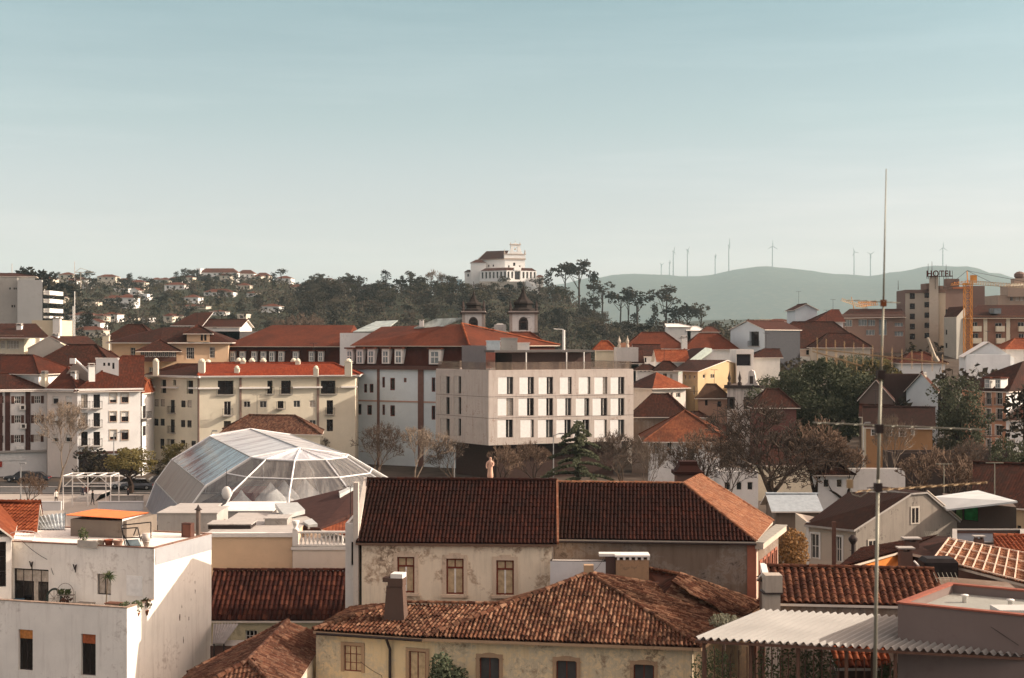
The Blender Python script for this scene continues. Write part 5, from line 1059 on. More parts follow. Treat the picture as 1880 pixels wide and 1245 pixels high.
R3=[(820,402,870,448),(942,400,995,450),(1078,400,1122,455),(1198,396,1250,448),(1320,396,1370,448),(820,550,870,590),(942,548,995,590),(1078,545,1122,590),(1198,545,1250,592),(1320,545,1370,595)]
h.w(1,zr('G',[R3[0],R3[1],R3[3],R3[4]]+R3[5:]),M_WFR,G_MIX,2,1,.15)
h.w(1,zr('G',[R3[2]]),M_DFR,G_DARK,1,1,.15,rail=.9)
h.w(1,zr('G',[(668,402,722,508)]),M_WFR,G_DARK,2,1,.15,rail=.9); h.w(1,zr('G',[(1452,394,1500,500)]),M_DFR,G_DARK,2,1,.15,rail=.4)
h.w(1,zr('G',[(668,552,722,630),(1452,540,1500,630)]),M_DFR,G_DARK,2,1,.15)
h.w(1,zr('G',[(622,245,742,350),(1000,245,1040,345),(1105,245,1180,345),(1408,245,1520,345)]),M_DFR,G_DARK,2,1,.9,rail=.25)
h.walls(); 
zc_=zs(712.5,211.5)
for i,segs in ((0,((75,146),(208,325),(412,474))),(1,((472,632),(785,1015),(1192,1415),(1560,1690)))):
    Fc=h.F[i]
    for a,b in segs: a,_=Fc.at(*zz('G',a,300)); b,_=Fc.at(*zz('G',b,300)); mb=MB(); mb.fbox(Fc,a,min(b,Fc.L+.3),zc_-.12,zc_+.12,.0,.45); mb.build('balcony_cornice',M_WHT,h.t)
h.band(z1-.05,.28,.7,M_WHT,(0,1,2,4),'eaves')
for i,x in ((0,478),(1,795),(1,1385)):
    u,_=h.F[i].at(*zz('G',x,500)); mb=MB(); mb.fbox(h.F[i],u-.16,u+.16,0,z1-.1,.0,.14); mb.build('pilaster',plain('mauve strip',(.22,.15,.12)),h.t)
# roof
ze=z1+.25; zt_=zs(667,217); O=[pA+Vector((-.7,-.5)),pB+Vector((-.1,-.9)),pC+Vector((.8,-.7)),pC+Vector((.2,13.5)),pA+Vector((3.2,7.6))]
E=[Vector((p.x,p.y,ze)) for p in O]; R0=W(326,667,217.8);R1=W(374,667,217.2);R2=W(612,668,218.5); 
for r in (R0,R1,R2): r.z=zt_
m1=MB(); roofplane(m1,[E[0],E[1],R1,R0]); roofplane(m1,[E[4],E[0],R0])
m2=MB(); roofplane(m2,[E[1],E[2],R2,R1]); roofplane(m2,[E[2],E[3],R2]); roofplane(m2,[E[3],E[4],R0,R2])
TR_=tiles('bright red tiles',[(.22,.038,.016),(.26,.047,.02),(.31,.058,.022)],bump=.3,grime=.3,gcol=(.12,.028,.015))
o=m1.build('shade_toned_roof',[T_BRN,M_WHT],h.t); o=m2.build('roof',[TR_,M_WHT],h.t); mb=MB(); ridgecaps(mb,R1,R2,.16,0,1,.06); ridgecaps(mb,E[1],R1,.16,0,1,.06); ridgecaps(mb,E[2],R2,.16,0,1,.06); mb.build('ridge',TR_,o)  # left slopes use a darker tile copy, shade put into the colour
for x,Y_,y1,w_,r_ in ((150,215,82,.75,1),(500,211.6,85,.9,1),(768,212.2,138,.7,0),(815,217.6,78,.7,0),(780,218.8,78,.8,1),(882,219,78,.8,1),(968,219,78,.8,1),(1232,217.5,82,.7,0),(1200,218.6,80,.8,1),(1370,212.5,138,.7,0),(1617,213.2,85,1.0,1),(548,219,92,.9,1)):
    p=PX(zz('G',x,0)[0],Y_); yy=zz('G',0,y1)[1]; zt1=zs(yy+4,Y_); mb=MB(); mb.cbox(p,w_,w_,z1+.1,zt1,0); mb.lathe([(w_*.66,0),(w_*.66,.1),(w_*.45,.12),(w_*.5,.2),(w_*.38,.38),(w_*.1,.5)],(p.x,p.y,zt1),8,0); mb.build('chimney',YL,h.t)
# kiosk roof between hall and yellow block
k=House('kiosk_house','low house with a worn tile hip roof just behind the glass hall','house',[PX(412,190),PX(588,187),PX(588,195),PX(412,198)],0,zs(795,188),M_CREAM); k.walls(); k.roof('hip',2.0,.4,T_OLD,hipf=.9); 
a=[W(490,782,192.5),W(530,800,188.0),W(541,800,188.0),W(532,780,192.6)]; mb=MB(); mb.hexa([p+Vector((0,-.1,.15)) for p in a],[p+Vector((0,-.1,.3)) for p in a]); mb.build('roof_patch',plain('zinc patch',(.42,.42,.38),.4),k.t)
# ---------------- villa with bay window
VW=plaster('peach render',(.62,.42,.27),.15,(.3,.2,.15),.3,streak=.3)
vA=PX(205,252);vB=PX(296,247);vC=PX(419,250)
h=House('peach_villa','peach coloured villa with a glazed bay and arched windows','villa',[vA,vB,vC,vC+Vector((-1,14)),vA+Vector((1,12))],0,zs(630,249),VW)
h.w(0,zr('K',[(1022,762,1060,838),(1024,920,1060,978)]),M_WFR,G_DARK,2,3,.2); h.w(0,zr('K',[(1092,915,1124,978),(1166,915,1198,978)]),M_WFR,G_DARK,2,2,.2)
h.w(1,zr('K',[(1462,760,1524,850),(1644,758,1686,842)]),M_WFR,G_DARK,4,3,.2,surr=VW,sw=.15); h.walls(); h.band(h.z1-.1,.2,.6,M_WARM,None,'eaves')
def hippoly(H,pts,ridge,mat,name='roof'):
    """pts eave corners, ridge = list of (i, apex) per side"""
    mb=MB()
    for P4 in ridge: roofplane(mb,P4,.15)
    return mb.build(name,[mat,M_WARM],H.t)
z_=h.z1+.1; O=[vA+Vector((-.9,-.8)),vB+Vector((-.2,-1)),vC+Vector((.9,-.8)),vC+Vector((0,14.8)),vA+Vector((0,12.8))]; E=[Vector((p.x,p.y,z_)) for p in O]; P1=W(243,616,254);P1.z=zs(614,254); P2=W(300,602,254);P2=Vector((P2.x,P2.y,zs(601,254))); P3=Vector((PX(372,254).x,254,P2.z))
hippoly(h,E,[[E[0],E[1],P2,P1],[E[1],E[2],P3,P2],[E[2],E[3],P3],[E[3],E[4],P1,P3],[E[4],E[0],P1]],T_BRN)
d=House('dormer','x','x',[PX(343,247.6),PX(385,248),PX(385,252),PX(343,252)],zs(628,248),zs(610,248),VW); 
for c_ in [d.t]: pass
DT=d.t; d.t=h.t; S_=d; ORG[h.t.name]=Vector(h.t.location)
d.w(0,zr('K',[(1574,655,1592,708),(1602,655,1620,708)]),M_DFR,G_DARK,1,1,.12); d.wname='dormer_wall'; d.walls(); d.roof('hip',1.2,.6,T_BRN,name='dormer_roof'); bpy.data.objects.remove(DT)
b=House('bay','x','x',[PX(258,242.5),PX(324,244),PX(322,249),PX(262,250)],zs(664,243),zs(642,243),M_BSH); BT=b.t; b.t=h.t; bpy.data.objects.remove(BT)
b.w(0,[(b.F[0].L*(i+.08)/9,b.F[0].L*(i+.92)/9,b.z0+.8,b.z1-.2) for i in range(9)],M_WFR,G_DARK,2,1,.1,metric=True); b.wname='glazed_bay'; b.walls(); b.roof('hip',1.6,.8,T_BRN,name='bay_roof')
# ---------------- houses behind on the left
def simple(name,lab,px0,px1,Y,D,eave,rise,wall,tile,kind='gable',skew=0,wins=None,z0=None,style=None,over=.5,cat='house',yb=None,ch=None,grp=None,**kw):
    a=PX(px0,Y);b=PX(px1,Y+skew); z0=z0 if z0 is not None else min(GZ(a.x,Y),GZ(b.x,Y))-1; sk=kw.pop('sh',0)
    if kind=='hip': D=min(D,.9*(b-a).length); rise=min(rise,.42*D)
    n=Face(a,b).n; h=House(name,lab,cat,[a,b,b-n*D+Vector((sk,0)),a-n*D+Vector((sk,0))],z0,zs(eave,Y),wall,grp)
    if wins: h.w(0,wins,**(style or dict(frame=M_WFR,pane=G_MIX,nx=1,nz=1,dep=.2)))
    ww=kw.pop('rw',None)
    if ww: h.w(1,ww,**(style or dict(frame=M_WFR,pane=G_MIX,nx=1,nz=1,dep=.2)))
    lw=kw.pop('lw',None)
    if lw: h.w(3,lw,**(style or dict(frame=M_WFR,pane=G_MIX,nx=1,nz=1,dep=.2)))
    if kind=='flat': h.walls(); h.parapet(.4,.3,None,kw.get('trim'),M_CONC)
    else:
        h.walls(extra=lambda mb:h.gable(mb,rise-.05,kind=='gableP') if kind in('gable','gableP') else None); h.roof(kind,rise,over,tile,caps=False if Y>450 else None,hipf=.8)
    for c in (ch or []): h.chimney(PX(c[0],c[1]),h.z1-1,zs(c[2],c[1]),c[3] if len(c)>3 else .8,.8,M_WHT)
    return h
ST=dict(frame=M_WFR,pane=G_DARK,nx=2,nz=1,dep=.2)
simple('corner_block','cream apartment house with white framed verandas at the far left','apartment block',-80,45,232,12,0,0,0,0) if 0 else None
h=simple('veranda_block','cream apartment block with white framed verandas at the far left',-80,44,232,10,620,0,M_CREAM,None,'flat',wins=zr('K',[(0,706,40,770),(54,706,148,772),(0,826,40,890),(54,824,130,890)]),style=dict(frame=M_WFR,pane=G_CURT,nx=4,nz=2,dep=.3)); 
mb=MB(); P4=[W(-80,622,230),W(52,622,230),W(93,619,238),W(66,594,242)]; roofplane(mb,[W(-80,620,230.5),W(92,620,230.5),W(66,594,240),W(-80,594,240)]); mb.build('roof',[T_BRN,M_WARM],h.t)
h.chimney(PX(36,236),12,zs(598,236),.8,.8,M_WHT); h.chimney(PX(70,238),12,zs(606,238),.8,.8,M_WHT)
simple('blank_gable_house','house with a tall blank cream gable and brown roof left of centre',50,128,228,16,632,0,M_WARM,None,'flat') if 0 else None
# blank gable wall with red roof to its right
h=House('blank_gable_house','house with a broad blank cream gable wall and a brown roof','house',[PX(51,226),PX(130,226),PX(184,234),PX(100,240)],0,zs(652,226),plaster('blank cream gable',(.50,.45,.38),.2,(.25,.2,.16),.25)); h.w(1,[(.6,5.5,zs(668,228),zs(645,228)-.3)],M_WFR,LW,1,1,.1,metric=True)
def ex(mb): mb.poly([W(51,640,226)-Vector((0,0,0)),Vector((W(51,652,226).x,226,h.z1-.02)),Vector((W(130,652,226).x,226,h.z1-.02)),W(130,640,226),W(90,619,226)][1:]+[W(51,640,226)])
h.walls(extra=ex); mb=MB(); roofplane(mb,[W(130,636,225.8),W(186,638,233.5),W(160,617,240),W(90,617,226)]); roofplane(mb,[W(50,639,225.8),W(90,617,226),W(160,617,240),W(100,630,245)]); mb.build('roof',[T_BRN,M_WARM],h.t); h.chimney(PX(103,228),12,zs(616,228),.9,.9,M_WHT)
simple('low_brown_roof_house','long low dark roof running below the blank cream gable',60,205,221,10,670,3.0,M_CONC,T_BRN,'hip')
simple('hidden_roof_house','brown tiled hip roof just left of the peach villa',170,212,236,8,662,3,M_WARM,T_BRN,'hip')
h=simple('cream_chimney_house','small cream block with a tall square chimney before the left hill',58,108,262,8,592,0,plaster('pale ochre render',(.60,.50,.36),.15),None,'flat')
h.chimney(PX(105,262),15,zs(585,262),1.3,1.0,M_WHT)
h=simple('red_ridge_house','brown tiled house with an end wall chimney left of the villa',193,282,268,9,622,2.6,M_WARM,T_BRN,'hip'); h.chimney(PX(195,266),12,zs(617,266),1.2,.8,M_CREAM)
h=simple('long_veranda_house','white gabled house with a flat veranda above the villa roof',355,440,300,14,600,1.5,LW,T_BRN,'gable',wins=zr('K',[(1665,560,1700,612)])); 
mb=MB(); roofplane(mb,[W(312,598,298),W(372,598,298),W(392,573,306),W(358,574,306)]); mb.build('side_roof',[T_BRN,M_WHT],h.t)
h=simple('striped_flat_block','low dark flat roofed building right of the villa ridge',390,500,300,8,612,0,plaster('ash render',(.34,.30,.27),.3),None,'flat')
# concrete tower block far left
TB=plaster('grey concrete tower',(.40,.37,.33),.3,(.2,.17,.14),.15); TW=plaster('pale tower',(.50,.49,.46),.2,(.3,.25,.2),.1)
h=House('concrete_tower','tall grey concrete apartment tower at the left edge','tower block',[PX(-60,400),PX(33,400),PX(33,416),PX(-60,416)],0,zs(515,400),TB); h.w(0,zr('K',[(72,290,84,306),(106,290,116,306),(121,290,131,306),(90,428,102,446),(108,428,118,446)]),M_DFR,G_DARK,1,1,.2); h.walls(); h.parapet(.8,.3,None,None,M_CONC)
h=House('pale_tower','pale blank walled tower with white balconies on its right side','tower block',[PX(32,396),PX(78,396),PX(78,412),PX(32,412)],0,zs(518,396),TW); h.walls(); h.parapet(.6,.3,None,None,M_CONC)
for y in (330,345,395,410,470,485,530): 
    yy=zz('K',0,y)[1]; mb=MB(); z=zs(yy,396); x=PX(77,396).x; mb.box(x+.1,x+1.8,397,409,z,z+.6); mb.build('balcony',M_WHT,h.t)
h=House('stepped_penthouse','white stepped penthouse on top of the left towers','penthouse',[PX(-60,402),PX(64,402),PX(64,412),PX(-60,412)],zs(516,400),zs(507,402),TW); h.walls(); h.roof('hip',.9,.8,T_FARB)
# ================================================================ long mansard building
BW=plaster('bluish white render',(.58,.64,.67),.12,(.3,.25,.22),.25,streak=.3); T_MAN=tiles('mansard tiles',[(.075,.02,.014),(.095,.026,.016)],grime=.3,gcol=(.03,.012,.01)); T_MR=tiles('mansard roof tiles',[(.15,.040,.020),(.19,.052,.026),(.165,.044,.022)],bump=.45,grime=.6,gcol=(.06,.022,.015),gsc=.15)
STN=plaster('pink stone trim',(.42,.27,.22),.3)
mA=PX(640,229);mB=PX(862,219);mC=PX(1030,238)
h=House('mansard_palace','long palace with a red mansard roof, dormers and bluish white walls','palace',[mA,mB,mC,mC+Vector((-8,18)),mA+Vector((6,18))],0,zs(675,225),BW)
h.w(0,zr('H',[(245,452,262,518),(295,458,325,535),(380,458,398,485),(555,455,578,545),(245,625,262,690),(295,630,325,698),(555,632,578,720),(130,495,150,550),(165,495,190,550),(90,622,115,688),(150,628,180,690),(70,490,98,548)]),plain('red stone frame',(.17,.05,.04)),G_DARK,1,1,.15,.12)
h.walls(); Fc=h.F[0]
for x in (222,488): u,_=Fc.at(*zz('H',x,600)); mb=MB(); mb.fbox(Fc,u-.22 if x<300 else u-.5,u+.22 if x<300 else u+.5,0,h.z1-.1,.0,.12); mb.build('pilaster',plain('dusty red strip',(.16,.085,.07)),h.t)
mb=MB(); z=zs(zz('H',0,603)[1],226); mb.fbox(Fc,0,Fc.L,z-.12,z+.12,0,.08); mb.build('string_course',STN,h.t); h.band(h.z1-.3,.6,.5,plain('dark brown eave board',(.10,.05,.04)),(0,1,4),'eaves')  # eaves are an even dark brown band
# mansard skirt and upper roof
z1=h.z1+.25; z2=zs(636,226); I=[Vector((p.x,p.y)) for p in h.foot]; cc=h.c
def inn(p,d): v=(cc-p).normalized(); return p+v*d
lo_=[Vector((p.x,p.y,z1)) for p in I]; hi_=[Vector((*inn(p,1.2),z2)) for p in I]; mb=MB()
for i in range(5):
    j=(i+1)%5; P4=[lo_[i],lo_[j],hi_[j],hi_[i]]; mb.poly(P4,0,roof_uv(P4)[4])
mb.build('mansard_skirt',[T_MAN],h.t)
ou=[Vector((*inn(p,.2),z2+.1)) for p in I]; ra=Vector((PX(700,240).x,240,zs(600,240))); rb=Vector((PX(848,228).x,228,zs(595,228)))
mb=MB(); roofplane(mb,[ou[0],ou[1],rb,ra]); roofplane(mb,[ou[1],ou[2],rb]); roofplane(mb,[ou[2],ou[3],rb]); roofplane(mb,[ou[3],ou[4],ra,rb]); roofplane(mb,[ou[4],ou[0],ra]); o=mb.build('roof',[T_MR,M_STONE],h.t); mb=MB(); ridgecaps(mb,ou[1],rb,.2,0,1.5,.1); ridgecaps(mb,ou[2],rb,.2,0,1.5,.1); mb.build('ridge',T_ORG,o)
def dormer(H,Fc,x0,y0,x1,y1,k='H',roof=True,wide=0):
    q=Fc.rect(zr(k,[(x0,y0,x1,y1)])[0]); mb=MB(); d1=.35; d0=-1.4
    mb.fbox(Fc,q[0],q[1],q[2],q[3],d0,d1,0); o=mb.build('dormer',M_WHT,H.t); m2=MB(); w_=(q[1]-q[0]); hh=q[3]-q[2]; 
    m2.fbox(Fc,q[0]+w_*.2,q[1]-w_*.2,q[2]+hh*.08,q[3]-hh*.18,d1+.002,d1+.04); m2.build('pane',G_BLUE,o); m2=MB(); uc=(q[0]+q[1])/2; m2.fbox(Fc,uc-.05,uc+.05,q[2]+hh*.1,q[3]-hh*.2,d1+.04,d1+.07,0); m2.fbox(Fc,q[0]+w_*.2,q[1]-w_*.2,q[2]+hh*.45,q[2]+hh*.52,d1+.04,d1+.066,0); m2.build('glazing_bar',M_WFR,o)
    m2=MB(); m2.fbox(Fc,q[0]-.25,q[1]+.25,q[3],q[3]+.22,d0,d1+.3); m2.build('dormer_roof',T_MR,o)
Fd=Face(I[0],I[1])
for x0,x1 in ((28,66),(90,132),(160,203),(250,295),(330,378)): dormer(h,Fd,x0,275,x1,368)
dormer(h,Fd,545,278,618,372)
# skylight panels on roof
def slab(H,P4,mat,up=.25,name='skylight'):
    mb=MB(); mb.hexa([p+Vector((0,0,up-.2)) for p in P4],[p+Vector((0,0,up)) for p in P4]); mb.build(name,mat,H.t)
GP=plain('greenish glass slab',(.33,.36,.33),.3,0,.5,.8)
slab(h,[W(760,607,232),W(805,607,230),W(848,589,226),W(800,591,232)],GP,.5)
# rear wing of the mansard palace
w1=House('mansard_wing','rear red roofed wing with a row of small dormers above the yellow block','palace',[PX(412,252),PX(628,246),PX(628,246)+Vector((3,16)),PX(412,252)+Vector((3,16))],0,zs(668,249),BW)
w1.walls(); z1=w1.z1; z2=zs(637,249); I=list(w1.foot); cc=w1.c; lo_=[Vector((p.x,p.y,z1)) for p in I]; hi_=[Vector((*inn(p,.9),z2)) for p in I]; mb=MB()
for i in range(4): j=(i+1)%4; P4=[lo_[i],lo_[j],hi_[j],hi_[i]]; mb.poly(P4,0,roof_uv(P4)[4])
mb.build('mansard_skirt',[T_MAN],w1.t); ou=[Vector((*inn(p,-.3),z2+.1)) for p in I]; ra=Vector((PX(500,262).x,262,zs(597,262)));rb=Vector((PX(650,258).x,258,zs(597,258))); mb=MB(); roofplane(mb,[ou[0],ou[1],rb,ra]); roofplane(mb,[ou[1],ou[2],rb]); roofplane(mb,[ou[2],ou[3],ra,rb]); roofplane(mb,[ou[3],ou[0],ra]); mb.build('roof',[T_MR,M_STONE],w1.t)
for x0,x1 in ((722,758),(795,832),(885,922),(955,992),(1020,1058),(1090,1128),(1200,1238),(1322,1360),(1392,1430)): dormer(w1,Face(I[0],I[1]),x0,20,x1,98,'G')
d=House('white_wall_link','plain white wall block joining the two red mansard roofs','house',rect(PX(624,243),PX(700,240),10),8,zs(613,243),LW); d.walls(); d.parapet(.15,.3,None,None,M_CONC)
b=House('skylight_block','low roof block with a greenish sloping skylight between the red roofs','roof block',rect(PX(655,250),PX(720,248),10),10,zs(612,250),M_CONC); b.walls(); slab(b,[W(648,612,250),W(705,610,248),W(730,591,260),W(690,593,262)],GP,.3)
t=stack('chimney','slim white chimney rising from the red mansard roof',774,231,600,589,.7,M_WHT)
# ================================================================ stone block
SB=plaster('limestone facing',(.47,.405,.36),.6,(.22,.14,.11),.5,streak=.9); SBL=plaster('limestone shaded facing',(.46,.4,.36),.4,(.2,.13,.11),.5,streak=.7)
sA=PX(800,211);sB=PX(897,200);sC=PX(1163,209.3); zt_=zs(683,200); zb_=zs(818,200)
h=House('stone_block','angular pale stone building with white shutters and narrow windows','office building',[sA,sB,sC,sC+Vector((-6,13)),sA+Vector((5,12))],zb_,zt_,SB)
sh=plain('sliding white shutter',(.72,.69,.66),.6,0,.06,3)
rows=[((452,560),[(972,1028,1068),(1106,1160,1198),(1226,1278,1318),(1360,1412,1435),(1478,1535,1552),(1576,1630,1658),(1678,1727,1765)]),((585,695),[(970,1024,1068),(1100,1155,1198),(1224,1276,1318),(1342,1395,1432),(1460,1515,1545),(1565,1618,1658),(1678,1727,1765)]),((720,832),[(968,1022,1066),(1112,1178,1198),(1222,1274,1318),(1338,1390,1430),(1446,1503,1545),(1576,1638,1656),(1675,1727,1765)])]
for (y0,y1),L in rows:
    for a,m_,b in L:
        q=h.F[1].rect(zr('H',[(a,y0,b,y1)])[0]); h.w(1,[q],M_DFR,G_MIX,1,1,.35,.05,metric=True); Fc=h.F[1]; um,_=Fc.at(*zz('H',m_,y0)); o=[c for c in h.t.children if c.name.startswith('window')][-1]
        mb=MB(); mb.fbox(Fc,q[0],um,q[2]+.02,q[3]-.02,-.25,-.05); mb.build('shutter',sh,o); mb=MB(); mb.fbox(Fc,(um+q[1])/2-.08,(um+q[1])/2+.04,q[2]+.1,q[3]-.1,-.31,-.27); mb.build('mullion',M_WFR,o)
for y0,y1 in ((447,555),(578,685),(712,820)):
    for a,m_,b in ((610,645,668),(695,722,740)):
        q=h.F[0].rect(zr('H',[(a,y0,b,y1)])[0]); h.w(0,[q],M_DFR,G_DARK,1,1,.35,.05,metric=True); Fc=h.F[0]; um,_=Fc.at(*zz('H',m_,y0)); o=[c for c in h.t.children if c.name.startswith('window')][-1]; mb=MB(); mb.fbox(Fc,q[0],um,q[2]+.02,q[3]-.02,-.25,-.05); mb.build('shutter',plain('dull panel',(.42,.37,.33)),o)
h.walls(); mb=MB(); mb.poly([(p.x,p.y,zb_+.0) for p in h.foot][::-1]); 
for Fc in h.F[:2]:
    for yy in (572,704): 
        z=zs(zz('H',0,yy)[1],203); mb.fbox(Fc,.02,Fc.L-.02,z-.02,z+.02,.001,.02)
mb.build('soffit',M_DFR,h.t)
mb=MB()
for Fc in h.F: mb.fbox(Fc,.05,Fc.L-.05,zt_,zt_+.25,-.4,-.02)
mb.build('parapet',SB,h.t); mb=MB(); mb.poly([(p.x,p.y,zt_+.02) for p in h.foot]); mb.build('flat_roof',M_CONC,h.t)
gl=memb('smoky glass balustrade',(.13,.10,.08),.5,.1,1,(.3,.22,.15),.4); mb=MB()
for Fc in h.F: mb.poly([Fc.p(.2,zt_+.25,-.3),Fc.p(Fc.L-.2,zt_+.25,-.3),Fc.p(Fc.L-.2,zt_+1.35,-.3),Fc.p(.2,zt_+1.35,-.3)],0,[(0,0),(Fc.L,0),(Fc.L,1),(0,1)])
mb.build('glass_balustrade',gl,h.t)
cf=[p+(h.c-p).normalized()*3.0 for p in h.foot]
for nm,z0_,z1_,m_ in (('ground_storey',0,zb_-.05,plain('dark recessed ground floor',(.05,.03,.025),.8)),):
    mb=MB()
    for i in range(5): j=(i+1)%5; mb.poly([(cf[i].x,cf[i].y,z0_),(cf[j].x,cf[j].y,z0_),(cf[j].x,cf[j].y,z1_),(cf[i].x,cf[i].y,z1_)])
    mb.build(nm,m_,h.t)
# roof pavilion
p0=PX(940,206);p1=PX(1085,211.5); pv=House('pavilion','x','x',[p0,p1,p1+Vector((-2.5,6)),p0+Vector((-2.5,6))],zt_,zs(648,207),plain('dark pavilion wall',(.06,.035,.03),.7)); pt=pv.t; pv.t=h.t; pv.wname='pavilion_wall'; pv.walls(); bpy.data.objects.remove(pt)
mb=MB(); a=PX(908,203.5);b=PX(1092,210); mb.hexa([(a.x,a.y,pv.z1+.1),(b.x,b.y,pv.z1+.1),(b.x-3,b.y+9,pv.z1+.1),(a.x-3,a.y+9,pv.z1+.1)],[(a.x,a.y,pv.z1+.4),(b.x,b.y,pv.z1+.4),(b.x-3,b.y+9,pv.z1+.4),(a.x-3,a.y+9,pv.z1+.4)]); mb.build('pavilion_roof',plain('dark thin roof',(.10,.09,.085)),h.t)
for x in (966,1040,1072): p=PX(x,204+ (x-966)*.035); mb=MB(); mb.tube((p.x,p.y,zt_),(p.x,p.y,pv.z1+.1),.09); mb.build('column',M_WHT,h.t)
g=House('grey_roof_box','grey box on the stone block roof next to the mansard','roof block',[PX(848,212),PX(892,208),PX(892,214),PX(848,218)],zt_,zs(636,210),plaster('ash box',(.20,.18,.18),.3)); g.walls(); g.parapet(.1,.1,None,None,M_CONC)
for x0,x1,Y,y0,y1,m_,lab in ((893,918,210,645,627,plain('pale blue panel',(.48,.54,.56)),'pale blue boxed roof unit behind the stone block pavilion'),(919,950,211,645,622,M_CONC,'square grey concrete lift box above the pavilion'),(950,972,211.5,645,631,M_WHT,'small white box beside the grey lift box')):
    a=PX(x0,Y);b=PX(x1,Y); t=thing('roof_plant_box',lab,'roof box',((a.x+b.x)/2,Y+1.5,pv.z1+.4)); mb=MB(); mb.box(a.x,b.x,Y,Y+3,pv.z1+.39,zs(y1,Y)); mb.box(a.x-.1,b.x+.1,Y-.1,Y+3.1,zs(y1,Y),zs(y1,Y)+.15); mb.build('box',m_,t)
t=thing('white_roof_pole','slim white pole with a crossbar standing behind the pavilion','pole',(PX(1035,212).x,212,pv.z1)); mb=MB(); p=PX(1035,212); mb.tube((p.x,p.y,pv.z1),(p.x,p.y,zs(606,212)),.2,.2,8); mb.tube((p.x-1.5,p.y,zs(604,212)),(p.x,p.y,zs(605,212)),.06); mb.build('pole',M_WHT,t,False)
# ================================================================ twin church towers
CW=plaster('church whitewash',(.66,.62,.58),.5,(.2,.13,.11),.3,streak=.8); CS=plain('dark stone trim',(.06,.045,.04),.9); CP=plain('grey pink stone',(.36,.30,.26))
ch=thing('twin_tower_church','old church with two onion capped bell towers behind the red roofs','church',(PX(915,262).x,266,0))
for k,(x0,x1,Y) in enumerate(((849,889,262),(936,986,258))):
    a=PX(x0,Y);b=PX(x1,Y); w_=b.x-a.x; zb_=zs(612 if k==0 else 612,Y); zt=zs(576,Y); c=Vector(((a.x+b.x)/2,Y+w_/2))
    t=House('tower','x','x',[a,b,b+Vector((0,w_)),a+Vector((0,w_))],0,zt,CW); tt=t.t; t.t=ch; bpy.data.objects.remove(tt)
    for f in (0,1,3): u=w_/2; t.w(f,[(u-.62,u+.62,zs(606,Y),zs(592,Y))],CS,G_DARK,1,1,.5,.12,metric=True,surr=CS,sw=.22,name='belfry_opening')
    t.wname='tower_wall'; o=t.walls(); 
    mb=MB()
    for f in (0,1,3):
        Fc=t.F[f]
        for i in range(8): 
            A=pi*i/8;B=pi*(i+1)/8; P=lambda q,r,d:Fc.p(w_/2-cos(q)*r,zs(592,Y)+sin(q)*r*1.2,d); mb.hexa([P(A,.62,.06),P(B,.62,.06),P(B,.62,0),P(A,.62,0)],[P(A,.85,.06),P(B,.85,.06),P(B,.85,0),P(A,.85,0)])
            if i<7 or 1: mb.poly([Fc.p(w_/2,zs(592,Y),.02),P(A,.62,.02),P(B,.62,.02)],1)
        for u in (0,w_-.45): mb.fbox(Fc,u,u+.45,2,zt,.0,.1,2)
    mb.build('stone_dressing',[CS,G_DARK,CP],o)
    mb=MB(); mb.cbox(c,w_+.9,w_+.9,zt,zt+.25,0); mb.cbox(c,w_+.5,w_+.5,zt+.25,zt+.5,1); mb.cbox(c,w_+.7,w_+.7,zs(613,Y)-.2,zs(613,Y)+.25,0); mb.build('cornice',[CS,CP],o)
    mb=MB(); s=w_/2
    prof=[(s*.98,0),(s*.92,.35),(s*.62,.8),(s*.6,1.3),(s*.72,1.7),(s*.66,2.1),(s*.42,2.6),(s*.27,3.2),(s*.16,3.9),(s*.08,4.8),(s*.02,5.7)]
    mb.lathe([(r*1.12,z*(1.0 if k else .85)*.82) for r,z in prof],(c.x,c.y,zt+.5),8); mb.build('onion_spire',plaster('weathered spire render',(.034,.027,.024),.5,(.02,.015,.014),.8),ch,False)
    for dx in(-1,1):
        for dy in(-1,1):
            mb=MB(); p=(c.x+dx*(s-.1),c.y+dy*(s-.1)); mb.lathe([(.32,0),(.32,.4),(.2,.5),(.28,.9),(.12,1.5),(.03,2.0)],(p[0],p[1],zt+.5),6); mb.build('pinnacle',CS,ch)
    mb=MB(); mb.tube((c.x,c.y,zt+4.9),(c.x,c.y,zt+6.0),.05); mb.build('finial',CS,ch)
a=PX(889,264);b=PX(936,264); n=House('nave','x','x',[a,b,b+Vector((0,14)),a+Vector((0,14))],0,zs(612,264),CW); tt=n.t;n.t=ch;bpy.data.objects.remove(tt); n.wname='nave_wall'; n.walls(); n.roof('gableP',1.5,.2,T_BRN,name='nave_roof')
mb=MB(); c=PX(918,263.8); mb.cbox(c,2.2,.6,zs(612,264),zs(596,264),0); mb.cbox(c,1.7,.6,zs(596,264),zs(594,264),0,0,.5); mb.build('gable_crest',CW,ch)
# lower right base of tower with orange roof in front
simple('red_slope_house','red tiled slope ending in a pointed eave beside the church tower',900,1012,240,9,637,2.4,M_WARM,T_MR,'hip')
# ================================================================ right-hand town
PK=plaster('salmon render',(.58,.30,.19),.15,(.3,.15,.1),.3,streak=.3); OC=plaster('ochre yellow gable',(.47,.345,.20),.12,(.3,.2,.12),.2,streak=.2); BLW=plaster('cool white render',(.58,.62,.64),.12,(.3,.28,.26),.2,streak=.2)
WS=dict(frame=M_WFR,pane=G_MIX,nx=2,nz=1,dep=.2); WD=dict(frame=M_DFR,pane=G_DARK,nx=1,nz=1,dep=.2)
def zI(*r): return zr('I',list(r))
